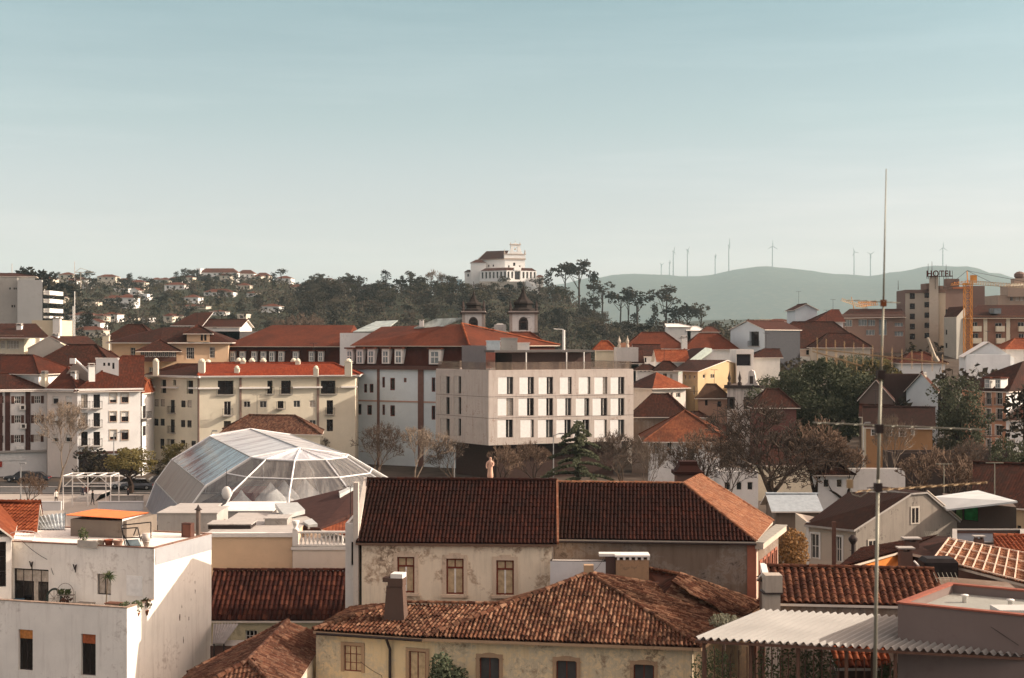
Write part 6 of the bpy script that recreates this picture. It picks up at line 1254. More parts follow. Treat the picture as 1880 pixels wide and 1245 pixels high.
# long red roofs
h=simple('long_red_roof_house','long house with a sunlit red hip roof below the wooded hill',1150,1258,285,9,638,2.9,M_WHT,T_MR,'hip',ch=[(1256,283,620,1.2)])
h=simple('second_long_red_roof_house','long red roof with a dark right hip beside the cool white house',1260,1352,283,8,639,2.8,M_WHT,T_MR,'hip')
simple('small_orange_roof_house','small orange roof with a white statue topped gable left of the long red roofs',1094,1128,265,6,640,1.4,M_CREAM,T_ORG,'hip')
h=simple('chapel_gable_house','pale gable fronted house with two small pinnacles',1133,1172,255,8,642,0,plaster('chapel grey',(.50,.46,.43),.4),None,'flat')
for x in (1137,1152): p=PX(x,255.5); mb=MB(); mb.lathe([(.35,0),(.35,.5),(.2,.6),(.35,1.2),(.1,1.8),(.02,2.2)],(p.x,p.y,h.z1+.3),6); mb.build('pinnacle',M_STONE,h.t)
mb=MB(); a=PX(1138,256); mb.box(a.x,PX(1150,256).x,256,258,h.z1,h.z1+1.2); mb.build('bell_gable',PK,h.t)
h=simple('cool_white_house','cool white gabled house with a dark loggia and blind side','house',1341,1405,285,16,613,0,0,0) if 0 else None
a=PX(1341,290);b=PX(1404,282); h=House('cool_white_house','cool white gabled house with a dark loggia and dark side','house',[a,b,b+Vector((9,10)),a+Vector((9,10))],0,zs(605,284),BLW)
h.w(0,zI((918,112,985,215)),M_DFR,G_DARK,2,2,.6,rail=.3); h.w(0,[(1376,628,1392,640)],M_WFR,G_DARK,2,1,.2); h.walls(extra=lambda mb:h.gable(mb,1.6,True)); h.roof('gableP',1.7,.3,T_FARB); mb=MB(); mb.fbox(h.F[1],.0,h.F[1].L,8,h.z1-.05,.002,.04); mb.build('dark_side_render',plain('dark slate coloured render',(.045,.045,.05)),h.t)  # overlay in a dark slate colour covers the right wall
# dark framed cube house
h=simple('white_frame_cube','dark recessed modern cube with a thick white frame',1352,1384,238,7,646,0,M_WHT,None,'flat',wins=zI((820,272,930,358)),style=dict(frame=M_WHT,pane=plain('dark loggia',(.03,.025,.03)),nx=1,nz=1,dep=.8))
simple('white_low_house','low white house with a brown roof behind the dark tree',1384,1432,246,6,655,1.2,M_WHT,T_BRN,'hipL')
# stepped rows of small houses
h=simple('white_dormer_house','white attic house with brown roof left of the green gable',1170,1212,262,10,653,1.9,LW,T_BRN,'gable',wins=zI((128,298,142,332),(150,298,164,332),(170,298,182,332)),style=WD)
h=simple('slope_roof_row_house','dark steep roofed row house at the left end of the terrace row',1142,1178,255,8,665,2.2,LW,T_BRN,'gable',wins=zI((30,345,60,390)),style=WD)
h=simple('low_white_row_house','low white house front with paired windows under a dark eave',1170,1205,247,7,678,.7,LW,T_BRN,'hip',wins=zI((135,370,150,398),(165,370,180,398),(195,370,210,398)),style=WD)
h=simple('orange_dormer_house','house with bright orange tiles over a row of attic windows',1210,1262,250,9,663,1.8,LW,T_ORG,'gable',wins=zI((305,330,330,372),(345,330,372,372)),style=WS)
h=simple('pink_side_house','pink walled house with paired windows left of the yellow gable',1206,1245,243,8,678,1.2,LW,T_BRN,'hip',wins=zI((300,410,330,450),(350,415,370,452)),style=WS)
# green verge gable
t=House('pale_green_verge_house','house with a long pale green verge sloping down to the left','house',[PX(1238,247),PX(1300,250),PX(1300,258),PX(1238,256)],0,zs(680,248),LW); t.walls(); mb=MB(); pts=[W(1236,684,246.5),W(1245,684,246.5),W(1307,640,250),W(1295,638,250)]; mb.hexa([p-Vector((0,0,.6)) for p in pts],pts); mb.build('verge',plain('pale green verge',(.46,.52,.46)),t.t); mb=MB(); roofplane(mb,[pts[0],pts[3],W(1270,640,262),W(1205,668,258)]); mb.build('roof',[T_BRN,M_STONE],t.t)
mb=MB(); mb.poly([W(1296,642,250.1),W(1310,642,250.1),W(1310,690,250.1),W(1240,690,250.1),W(1240,684,250.1)]); mb.build('gable_wall',LW,t.t)
# big yellow gable
ya=PX(1253,234);yb=PX(1281,229);yc=PX(1376,244)
h=House('yellow_gable_house','tall narrow house with a blank yellow gable and orange front','house',[ya,yb,yc,yc+Vector((-3,6))],0,zs(681,231),OC)
h.w(1,zI((585,418,600,445),(640,415,652,445),(655,415,668,445)),M_WFR,G_DARK,1,1,.15); h.w(0,zI((455,420,465,452),(485,420,495,452),(520,425,530,452),(515,500,526,565)),M_WFR,G_DARK,1,1,.15)
Fc=h.F[1]; ap_=Fc.at(1334,662); 
def ex(mb): mb.poly([Fc.p(0,h.z1-.01),Fc.p(Fc.L,h.z1-.01),Fc.p(*ap_)])
h.walls(extra=ex); mb=MB(); A=Fc.p(ap_[0],ap_[1]+.1,.2); roofplane(mb,[Fc.p(-.3,h.z1,.3),A,A+Vector((-6,4,-.0)),Fc.p(-.3,h.z1,.3)+Vector((-3.4,5.6,-.0))]); roofplane(mb,[Fc.p(Fc.L+.3,h.z1,.2),Fc.p(Fc.L+.3,h.z1,-5),A+Vector((-3,5,0)),A]); o=mb.build('roof',[T_BRN,M_WARM],h.t)
h.F[0]; mb=MB(); F0=h.F[0]; mb.fbox(F0,0,F0.L,.1,h.z1-.1,.001,.02); mb.build('front_render',PK,h.t); 
for c in [c for c in h.t.children if c.name.startswith('front_render')]: bpy.data.objects.remove(c)
# orange hip house left
a=PX(1160,226);b=PX(1197,222);c=PX(1259,226)
h=House('orange_hip_house','house with an orange lit hip roof beside the stone block','house',[a,b,c,c+Vector((-1,9)),a+Vector((0,8))],0,zs(714,223),M_WARM)
h.w(1,zI((315,548,345,575),(352,548,372,575),(395,550,425,582)),M_WFR,G_DARK,2,1,.2); h.walls(); z=h.z1+.1; ap1=Vector((PX(1205,229).x,229,zs(683,229))); E=[Vector((p.x,p.y,z)) for p in (a+Vector((-.4,-.5)),b+Vector((0,-.7)),c+Vector((.8,-.4)),c+Vector((0,9.6)),a+Vector((-.4,8.6)))]
m1=MB(); roofplane(m1,[E[0],E[1],ap1]); roofplane(m1,[E[4],E[0],ap1]); m2=MB(); roofplane(m2,[E[1],E[2],ap1]); roofplane(m2,[E[2],E[3],ap1]); roofplane(m2,[E[3],E[4],ap1]); m1.build('shade_toned_roof',[T_BRN,M_WARM],h.t); m2.build('roof',[T_ORG,M_WARM],h.t)  # left panes darker than the orange ones, shade painted by tile colour
# dark shed roofs near stone block
h=simple('dark_barn','long dark brown barn roof right of the stone block',1160,1262,212,12,762,2.9,M_GRY,T_BRN,'hip',sh=1) 
h=simple('white_behind_barn','white low wall house at the end of the dark barn',1264,1296,214,4,764,.5,LW,T_BRN,'hip')
# pyramid roof pavilion
h=House('pyramid_roof_pavilion','white pavilion under a wide brown pyramid roof among bare trees','pavilion',[PX(1195,183),PX(1322,183),PX(1322,194),PX(1190,194)],0,zs(806,183),LW); h.w(0,zI((232,895,270,985),(330,895,362,985),(505,895,545,985)),M_WFR,G_DARK,2,2,.25); h.walls(); h.roof('hip',3.3,1.2,tiles('rust tiles',[(.20,.065,.03),(.25,.085,.04),(.17,.05,.025)],grime=.5,bump=.2),hipf=.92)
simple('long_low_roof','low rust coloured roof continuing right of the pavilion',1300,1352,196,7,800,2.2,M_GRY,T_BRN,'hip')
# baroque church front
bf=PX(1335,228);bg=PX(1392,226)
h=House('baroque_church','whitewashed baroque church front with scrolled gable and pinnacles','church',[bf,bg,bg+Vector((6,8)),bf+Vector((3,9))],0,zs(712,227),plaster('stained whitewash',(.66,.60,.55),.7,(.1,.06,.05),.6,streak=1))
h.w(0,zI((770,590,802,665),(888,590,925,665)),CS,G_DARK,1,1,.3,.1,surr=CS,sw=.25); h.walls(); h.band(h.z1-.1,.5,.4,CS,(0,1,3))
mb=MB(); Fc=h.F[0]; 
pts=[(880,500),(905,475),(912,400),(930,385),(950,395),(965,470),(1000,520),(1060,560),(1110,575)]
q=[Fc.at(*zz('I',*p)) for p in pts]; base=[(q[0][0],h.z1-.5),(q[-1][0],h.z1-2.5)]; poly_=[base[0]]+q+[base[1]]
f1=[Fc.p(u,z,.05) for u,z in poly_]; f2=[Fc.p(u,z,-.6) for u,z in poly_]; mb.poly(f1[::-1]); mb.poly(f2)
for i in range(len(f1)): j=(i+1)%len(f1); mb.poly([f1[i],f1[j],f2[j],f2[i]])
mb.build('scrolled_gable',h.mat,h.t); mb=MB(); q_=Fc.rect(zI((920,430,945,485))[0]); mb.fbox(Fc,*q_,.06,.1); mb.build('gable_niche',CS,h.t)
for x,y in ((770,450),(845,455)): u,_=Fc.at(*zz('I',x,500)); p=Fc.p(u,0,-.3); mb=MB(); mb.lathe([(.35,0),(.35,.5),(.15,.7),(.3,1.2),(.1,1.9),(.02,2.4)],(p.x,p.y,h.z1+.3),6); mb.build('pinnacle',CS,h.t)
simple('church_side_house','brown hip roofed house with a pale ridge beside the baroque church',1282,1336,229,7,728,2.6,plaster('brown pink wall',(.36,.22,.16),.4),tiles('greenish brown tiles',[(.08,.045,.03),(.10,.055,.035)],grime=.4),'hip',wins=zI((600,600,620,640),(690,610,715,650)),style=WD)
simple('maroon_hall','low maroon curved roof behind the bare trees',1388,1462,206,9,745,2.2,plain('maroon wall',(.14,.06,.05)),T_BRN,'hip')
# hilltop row: brown roofed villa and apartment row
h=simple('brown_roof_villa','wide villa with a brown hip roof and a white balcony',1420,1592,300,14,616+22,5.4,plaster('pink beige villa',(.56,.42,.34),.15),T_BRN,'hip',wins=[(1436,640,1452,654),(1480,642,1500,652),(1530,645,1548,656)],style=WS)
mb=MB(); Fc=h.F[0]; mb.fbox(Fc,.2,9,h.z1-2.8,h.z1-1.9,.3,1.3); mb.build('balcony',M_WHT,h.t)
h=simple('lower_villa_wing','low brown roofed wing of houses under the apartment row',1500,1598,292,8,636,2.6,plaster('beige wing',(.50,.42,.34),.2),T_BRN,'hip',wins=zr('J',[(130,462,160,486),(245,460,285,486)]),style=WS)
ap_w=plaster('brown apartment wall',(.23,.15,.12),.2,(.1,.07,.06),.2)
h=simple('brown_apartment_row','brown apartment row with a long brown roof left of the hotel',1545,1662,330,14,580,0,ap_w,T_BRN,'flat',wins=zr('J',[(272,358,318,392),(322,360,360,392),(378,358,420,440),(460,375,505,395),(460,420,505,445),(200,360,240,395),(312,412,358,440)]),style=dict(frame=M_WFR,pane=G_BLUE,nx=3,nz=1,dep=.3))
mb=MB(); roofplane(mb,[W(1538,584,329),W(1664,582,329),W(1655,567,338),W(1560,567,338)]); mb.build('roof',[T_BRN,M_WARM],h.t)
h=simple('white_end_house','pale gabled house end with a red roof left of the brown apartments',1500,1548,318,12,590,2.6,LW,T_RED,'hipL',wins=zr('J',[(62,340,80,360)]),style=WD)
simple('grey_shed_roof_house','pale grey gabled house half hidden left of the red roof',1460,1500,330,10,568,1.2,BLW,T_FARB,'gableP')
simple('white_low_flat','white low wall with flat roof between villa and trees',1455,1520,296,5,672,0,LW,None,'flat')
# ---------------- hotel
HB=plaster('hotel beige render',(.44,.38,.31),.25,(.25,.18,.14),.2,streak=.5); HD=plaster('hotel dark render',(.19,.13,.11),.3,(.1,.07,.06),.2); Yh=340
h=House('hotel_tower','beige and dark slab hotel with square windows','hotel',[PX(1646,352),PX(1662,341),PX(1736,338),PX(1736,338)+Vector((3,14)),PX(1646,352)+Vector((2,5))],8,zs(532,340),HB)
h.w(1,zr('J',[(538,y,565,y+30) for y in (222,275,328,380,432)]+[(615,y,645,y+28) for y in (218,268,322,375,428)]),M_DFR,G_DARK,2,1,.2); h.walls(); mb=MB(); mb.fbox(h.F[0],0,h.F[0].L,8,h.z1,.002,.03); mb.fbox(h.F[1],-.0,h.F[1].L,h.z1-.8,h.z1,.0,.2,0); mb.build('dark_band',HD,h.t); mb=MB(); mb.poly([(p.x,p.y,h.z1+.02) for p in h.foot]); mb.build('flat_roof',M_CONC,h.t)
hs=House('shaft','x','x',[PX(1706,336),PX(1723,336),PX(1723,342),PX(1706,342)],8,zs(508,336),HB); tt=hs.t;hs.t=h.t;bpy.data.objects.remove(tt); hs.wname='lift_shaft'; hs.walls(); mb=MB(); p=hs.c; mb.box(p.x-2.3,p.x-1.0,337,342,h.z1,zs(520,336)); mb.box(p.x+1.0,p.x+4,338,343,h.z1,zs(524,336)); mb.build('roof_plant',HD,h.t)
hd=House('dark_wing','x','x',[PX(1728,344),PX(1778,345),PX(1778,358),PX(1728,358)],8,zs(527,344),HD); tt=hd.t;hd.t=h.t;bpy.data.objects.remove(tt); hd.wname='dark_wing'; hd.w(0,[(.8,1.6,z,z+1.2) for z in (14,18,22,26)],M_DFR,G_DARK,1,1,.2,metric=True); hd.walls(); mb=MB(); mb.fbox(hd.F[0],-.2,hd.F[0].L+.2,hd.z1-.4,hd.z1+.1,0,.3); mb.build('orange_fascia',plain('rust fascia',(.32,.12,.06)),h.t)
cv=bpy.data.curves.new('hotel_sign','FONT'); cv.body='HOTEL'; cv.size=2.05; cv.extrude=.12; cv.offset=.03; cv.align_x='LEFT'; cv.space_character=1.12
tmp=bpy.data.objects.new('tmp',cv); link(tmp); bpy.context.view_layer.update(); me=bpy.data.meshes.new_from_object(tmp); bpy.data.objects.remove(tmp)
xs=[v.co.x for v in me.vertices]; wd=max(xs)-min(xs); want=(1749-1702)*336/F; px0=PX(1702,335.5)
sg=thing('hotel_sign','dark rooftop letters spelling HOTEL above the hotel lift shaft','sign',(px0.x,335.5,zs(508,336)))
for v in me.vertices: v.co.x=(v.co.x-min(xs))*want/wd; v.co.z,v.co.y=v.co.y*1.0,-v.co.z
me.materials.append(plain('dark red letters',(.07,.02,.02))); lo=bpy.data.objects.new('letters',me); link(lo); lo.parent=sg
mb=MB()
for i in range(7): x=px0.x+want*i/6; mb.tube((x,335.8,h.z1 if i>1 else zs(512,336)),(x,335.8,zs(497,336)),.06,.06,4)
mb.tube((px0.x,335.8,zs(507.5,336)),(px0.x+want,335.8,zs(507.5,336)),.08); mb.build('support_frame',M_IRON,sg)
for i,(x,y0,y1) in enumerate(((1704,512,484),(1711,508,480),(1737,526,486),(1649,532,515))):
    t=thing('mast','%s thin mast on the hotel roof'%['leftmost of three letters side','tallest','right hand','short'][i] if 0 else ['thin mast touching the first hotel letter','tallest thin mast just right of the first hotel letter','thin mast rising behind the last hotel letters','short thin mast at the left corner of the hotel roof'][i],'mast',W(x,y0,337)); mb=MB(); mb.tube(W(x,y0,337),W(x,y1,337),.09,.04,5); mb.build('mast',M_IRON,t)
# dark building right behind crane
h=simple('dark_slab_block','dark brown slab block standing behind the yellow crane',1776,1808,350,12,528,0,HD,None,'flat')
h=House('grey_gable_tower','tall grey apartment block with a sloped side gable','apartment block',[PX(1733,322),PX(1756,316),PX(1772,318),PX(1772,330),PX(1733,332)],6,zs(582,318),plaster('grey gable tower',(.33,.31,.27),.25,(.2,.15,.12),.2)); 
def ex(mb):
    a,b,c=h.foot[0],h.foot[1],h.foot[2]; mb.poly([(b.x,b.y,h.z1-.01),(c.x,c.y,h.z1-.01),(c.x,c.y,zs(563,318))]); mb.poly([(c.x,c.y,zs(563,318)),(c.x,c.y,h.z1),(c.x,330,h.z1),(c.x,330,zs(563,318))])
h.w(0,[(.8+1.4*i,1.6+1.4*i,z,z+1.1) for i in range(1) for z in (12,15,18,21)],M_DFR,G_DARK,1,1,.2,metric=True)
h.walls(extra=ex); mb=MB(); roofplane(mb,[Vector((h.foot[0].x,h.foot[0].y,h.z1)),Vector((h.foot[1].x,h.foot[1].y-.2,h.z1)),Vector((h.foot[2].x+.2,h.foot[2].y-.2,zs(562,318))),Vector((h.foot[2].x,330,zs(562,318)))]); mb.build('roof',[T_BRN,M_STONE],h.t)
RB=plaster('red brown brick flats',(.27,.14,.095),.2,(.12,.07,.05),.2)
h=simple('brick_apartment_block','red brown apartment block with cream balconies and a steep dark roof','x',0,0,0,0,0,0,0) if 0 else None
h=simple('brick_apartment_block','red brown apartment block with cream balconies and a steep dark roof',1773,1960,318,14,583,0,RB,None,'flat',wins=zr('J',[(862,372,890,405),(862,430,895,465),(982,376,1018,405),(985,432,1015,462),(1035,374,1062,398),(1038,436,1062,460),(1100,372,1132,400),(1105,432,1132,460)]),style=dict(frame=M_WFR,pane=G_DARK,nx=2,nz=1,dep=.2,rail=None))
Fc=h.F[0]
for x,y in ((862,400),(982,400),(1100,400),(862,462),(985,462)):
    u0,z=Fc.at(*zz('J',x,y)); u1,_=Fc.at(*zz('J',x+44,y)); mb=MB(); mb.fbox(Fc,u0,u1,z-.9,z+.3,.01,.8); mb.build('balcony',M_CREAM,h.t)
for x in (930,1048): u0,_=Fc.at(*zz('J',x-9,400)); u1,_=Fc.at(*zz('J',x+10,400)); mb=MB(); mb.fbox(Fc,u0,u1,8,h.z1,.002,.15); mb.build('pilaster',M_CREAM,h.t)
mb=MB(); roofplane(mb,[W(1770,584,317),W(1960,584,317),W(1960,560,326),W(1795,560,326)]); mb.build('roof',[T_BRN,M_CREAM],h.t); mb=MB(); a=W(1825,576,317.5);b=W(1838,576,317.5); mb.box(a.x,b.x,317.5,321,a.z,a.z+1.2); mb.build('roof_light',G_BLUE,h.t)
# top right penthouse building
PB=plaster('tan penthouse',(.36,.27,.21),.2)
h=simple('curved_penthouse_block','tan apartment block with a round water tank at the top right','x',0,0,0,0,0,0,0) if 0 else None
h=simple('penthouse_block','tan apartment block with a rounded roof storey at the right edge',1832,1960,370,12,545,0,PB,None,'flat',wins=zr('J',[(1060,238,1075,262),(1088,238,1105,262),(1112,238,1128,262)]),style=WS)
mb=MB(); c=PX(1868,372); mb.cbox(c,7,6,h.z1,zs(525,370),0); mb.cbox(c,5.5,5,zs(525,370),zs(521,370),1,0,.8); mb.cbox((c.x+.5,c.y),3.5,3,zs(521,370),zs(511,370),0); mb.build('roof_storey',[PB,M_CREAM],h.t); mb=MB(); mb.lathe([(1.0,0),(1.4,.5),(1.4,1.2),(.8,1.7),(.1,1.9)],(PX(1872,372).x,372,zs(511,370)),12); mb.build('water_tank',HD,h.t)
# white sunlit houses right
a=PX(1772,268);b=PX(1862,262)
h=House('bright_white_house','bright white gabled house below the yellow crane mast','house',[a,b,b+Vector((2,10)),a+Vector((2,10))],4,zs(655,265),plaster('bright white',(.76,.76,.75),.1)); h.walls(extra=lambda mb:h.gable(mb,2.6,True)); h.roof('gableP',2.7,.3,M_WHT,caps=False)
h=simple('bright_flat_extension','bright white flat extension in front of the white gabled house',1790,1855,258,5,655,0,plaster('bright white',(.76,.76,.75),.1),None,'flat') 
simple('orange_roof_corner_house','white house with an orange roof at the right edge above the salmon house',1848,1930,272,9,640,1.8,M_WHT,T_ORG,'hip')
# salmon house
a=PX(1797,218);b=PX(1847,214);c=PX(1900,222)
h=House('salmon_house','salmon fronted house with iron balconies and two attic dormers','house',[a,b,c,c+Vector((-1,8)),a+Vector((0,8))],0,zs(719,216),PK)
h.w(0,zr('J',[(935,738,960,800),(990,738,1018,800),(935,822,960,878),(990,822,1018,878)]),M_WFR,G_DARK,2,2,.2,surr=M_WARM,sw=.12,rail=.35); h.w(0,zr('J',[(938,908,960,962),(985,908,1015,962),(938,980,960,1035),(988,980,1015,1035)]),M_WFR,G_DARK,2,2,.2,surr=M_WHT,sw=.14); h.w(1,[(1.2,2.0,3,5)],M_WFR,G_DARK,1,1,.2,metric=True); h.walls(); 
m=MB(); m.fbox(h.F[1],.0,h.F[1].L,0,h.z1,.003,.03); m.build('side_render',LW,h.t)
z=h.z1+.05; A=Vector((*(a+Vector((-.4,-.5))),z));B=Vector((*(b+Vector((.2,-.6))),z));C=Vector((*(c+Vector((.4,-.3))),z)); R1_=W(1878,663,220); mb=MB(); roofplane(mb,[A,B,R1_,W(1822,683,221)]); roofplane(mb,[B,C,Vector((C.x,C.y+2,R1_.z)),R1_]); roofplane(mb,[Vector((*(a+Vector((0,8.4))),z)),A,W(1822,683,221)]); mb.build('roof',[T_BRN,M_WARM],h.t)
for x0,x1 in ((935,962),(990,1018)): dormer(h,h.F[0],x0,665,x1,715,'J')
h=House('white_arch_house','small white house with an arched window under a brown roof at the right edge','house',[PX(1847,212),PX(1930,212),PX(1930,220),PX(1847,220)],0,zs(770,212),LW); h.w(0,zr('J',[(1058,908,1082,945),(1058,985,1080,1015)]),M_WFR,G_DARK,2,2,.2,surr=M_STONE,sw=.12); h.walls(); h.roof('hip',2.4,.4,T_BRN)
# houses among the trees
h=House('shadow_gable_house','dark brown house with a dull grey gable behind the mast','house',[PX(1578,205),PX(1640,203),PX(1640,212),PX(1578,212)],0,zs(733,204),plaster('dull brown gable',(.13,.095,.08),.4)); h.walls(extra=lambda mb:h.gable(mb,2.6,True)); h.roof('gableP',2.7,.3,T_BRN)
h=House('red_shed_roof','low maroon roofed house with a cream verge at the mast','house',[PX(1582,198),PX(1640,195),PX(1640,202),PX(1582,204)],0,zs(765,197),M_CREAM); h.walls(); h.roof('gable',1.4,.3,T_BRN)
h=House('white_gable_house','white gabled house half hidden behind the round green tree','house',[PX(1664,222),PX(1722,217),PX(1722,228),PX(1664,230)],0,zs(718,220),BLW); h.walls(extra=lambda mb:h.gable(mb,2.6,True)); h.roof('gableP',2.7,.25,T_RED); h.chimney(PX(1695,224),h.z1+1,zs(688,224),.7,.7,M_CREAM)
h=House('orange_walled_row','low orange walled house with small white windows under a dark roof','house',[PX(1590,190),PX(1712,188),PX(1712,196),PX(1590,197)],0,zs(783,189),plaster('orange ochre wall',(.36,.19,.09),.3)); h.w(0,zr('J',[(340,930,365,962),(418,930,445,965),(485,935,515,968),(548,935,560,960)]),M_WFR,G_DARK,2,2,.15,surr=M_WHT,sw=.1); h.walls(); h.roof('gable',2.3,.4,tiles('near black tiles',[(.035,.018,.014),(.05,.022,.017)],grime=.3))
h=House('long_dark_wall_house','long low dark house with a flat roof above the orange walled row','house',[PX(1622,226),PX(1690,226),PX(1690,232),PX(1622,232)],0,zs(690,226),plaster('dark brown long wall',(.06,.035,.03),.3)); h.walls(); h.parapet(.2,.3,None,None,M_CONC)
simple('red_trees_roof','small red roofed house with a white front below the hotel',1655,1735,252,7,665,1.6,LW,T_RED,'hip')
simple('red_hut_roof','tiny red roofed shed between trees left of the mast',1620,1665,262,6,668,1.2,plain('brown red wall',(.22,.09,.06)),T_RED,'hip')
# far flats on the slope under the hills
simple('flat_beige_blocks','pale low flats on the horizon right of the wooded hill',1395,1440,520,12,588,0,M_CREAM,None,'flat'); simple('far_pink_flats','pinkish far flats beside the pale low flats',1410,1456,480,10,590,.8,PK,T_FAR,'hip'); simple('far_red_hut','far small red roofed house left of the cool white house',1290,1320,420,8,608,1.2,M_WHT,T_FAR,'hip'); simple('far_white_dome_house','far white rounded house below the umbrella pines',1262,1292,430,8,606,1.0,M_WHT,M_WHT,'hip'); simple('white_roof_hall','long white roofed hall among trees right of the wooded hill',1226,1268,430,8,600,.8,M_WHT,M_WHT,'hipR')
simple('grey_hall','low grey hall behind the pyramid roof pavilion',1225,1300,232,5,775,0,M_GRY,None,'flat') if 0 else None
simple('street_white_building','white riverside building behind the left limbs of the huge bare tree',1322,1392,168,5,872,0,LW,None,'flat',z0=0,wins=[(1330,885,1340,900),(1352,885,1362,900),(1372,885,1382,900)]); simple('riverside_cream_house','cream lit house between the reddish bare trees and the mast',1502,1560,150,5,868,.8,LW,T_BRN,'hip',z0=0,wins=[(1512,880,1522,895),(1536,880,1546,895)]); simple('low_red_roof_row','low red roofed row behind the trunk of the huge bare tree',1392,1500,176,5,850,1.6,M_CREAM,T_BRN,'hip',z0=0)
simple('grey_shed_behind_tree','pale roofed shed behind the big bare tree',1425,1500,128,5,935,1.0,M_GRY,plain('grey sheet roof',(.30,.33,.35)),'gable')
simple('river_wall_house','low dark wall building below the salmon house',1640,1880,172,5,838,0,plain('dark wall',(.05,.035,.03)),None,'flat',z0=0)
simple('pale_wall_strip','pale low wall strip under the dark trees at right',1560,1662,150,1.2,868,0,M_WHT,None,'flat',z0=0,cat='wall')
# ---------------- cranes
CY_=plain('crane yellow',(.60,.26,.06),.6,0,.2,1)
def lattice(name,lab,px,Y,py0,py1,w_,mat,seg=1.6,r=.09):
    x=PX(px,Y).x; z0=zs(py0,Y);z1=zs(py1,Y); t=thing(name,lab,'crane',(x,Y,z0)); mb=MB(); k=int((z1-z0)/seg)
    cs=[(x-w_/2,Y-w_/2),(x+w_/2,Y-w_/2),(x+w_/2,Y+w_/2),(x-w_/2,Y+w_/2)]
    for c in cs: mb.tube((*c,z0),(*c,z1),r*1.3,r*1.3,4)
    for i in range(k):
        za=z0+(z1-z0)*i/k;zb=z0+(z1-z0)*(i+1)/k
        for j in range(4):
            a=cs[j];b=cs[(j+1)%4]; mb.tube((*a,za),(*b,za),r*.8,r*.8,4,0,False); mb.tube((*a,za),(*b,zb),r*.8,r*.8,4,0,False); mb.tube((*b,za),(*a,zb),r*.8,r*.8,4,0,False)
    mb.build('mast',mat,t); return t,Vector((x,Y,z1))
t,top=lattice('tower_crane','tall yellow lattice tower crane beside the brick apartment block',1777,300,655,524,1.45,CY_,1.5,.055)
mb=MB(); mb.cbox((top.x,top.y),1.8,1.8,top.z,top.z+.5); mb.cbox((top.x+.9,top.y-.9),1.1,1.1,top.z+.5,top.z+2.1); mb.tube(top,(top.x-.2,top.y,zs(497,300)),.15,.1,5); mb.build('cab',CY_,t)
ap_=Vector((top.x-.2,top.y,zs(497,300))); 
def jib(t,a,b,mat,hh=.9,n=18,r=.05):
    a=Vector(a);b=Vector(b); mb=MB(); up=Vector((0,0,hh)); s=(b-a).cross(Vector((0,0,1))).normalized()*hh*.4
    for o in (up,s,-s): mb.tube(a+o,b+o*.6,r,r,4)
    for i in range(n):
        p=a.lerp(b,i/n);q=a.lerp(b,(i+.5)/n);e=a.lerp(b,(i+1)/n)
        for o in(s,-s): mb.tube(p+o,q+up,r*.7,r*.7,3,0,False); mb.tube(q+up,e+o,r*.7,r*.7,3,0,False)
    mb.build('jib',mat,t)
jib(t,top+Vector((0,0,.3)),W(1905,531,250),plain('crane grey yellow',(.35,.27,.18)),.8,26); jib(t,top+Vector((0,0,.3)),W(1736,525,322),CY_,.7,6)
mb=MB(); mb.tube(ap_,W(1905,522,252),.04); mb.tube(ap_,W(1743,524,320),.04); mb.tube(ap_,W(1840,528,275),.04); mb.build('stay_cable',M_IRON,t); mb=MB(); c=W(1746,520,318); mb.box(c.x-1.6,c.x+1.2,316,318,c.z-.9,c.z+.9); mb.build('counterweight',HD,t)
t,top=lattice('small_crane','small yellow crane on the roofs left of the hotel',1592,345,590,568,1.0,CY_,1.2,.05); jib(t,top,W(1545,552,330),plain('crane grey yellow',(.35,.27,.18)),.7,12,.06); jib(t,W(1575,563,342),W(1610,560,345),CY_,1.1,8,.1); mb=MB(); mb.tube(W(1568,568,340),W(1563,545,340),.12,.06); mb.build('stay_post',CY_,t)
t=thing('excavator_arm','pale slanted boom arm rising above the trees by the small red roof','boom',W(1715,660,250)); mb=MB(); mb.tube(W(1716,656,250),W(1703,620,250),.35,.22,6); mb.tube(W(1716,656,250),W(1722,664,250),.5,.4,6); mb.build('boom',plain('dusty boom',(.38,.32,.25)),t)
# ================================================================ trees
BK=plain('tree bark',(.10,.07,.05),.95,0,.4,3); BKP=plain('pale bare twigs',(.21,.16,.12),.95,0,.3,3); BKR=plain('reddish bare twigs',(.15,.10,.07),.95,0,.3,3); BKD=plain('dark bark',(.035,.024,.019),.95,0,.3,3); BKG=plain('grey brown twigs',(.09,.065,.05),.95,0,.3,3)
LG=leafmat('evergreen leaves',[(.012,.016,.009),(.025,.034,.016),(.05,.06,.03),(.09,.095,.055)],.15); LO=leafmat('olive leaves',[(.05,.045,.018),(.11,.10,.04),(.20,.16,.06)],.3)
LP=leafmat('pine needles',[(.011,.009,.006),(.022,.018,.011),(.042,.033,.020)],.1); LB=leafmat('brown crown',[(.028,.021,.015),(.055,.041,.029),(.085,.064,.045)],.2); LS=leafmat('hill shrub leaves',[(.014,.012,.007),(.032,.027,.014),(.066,.055,.029)],.2)
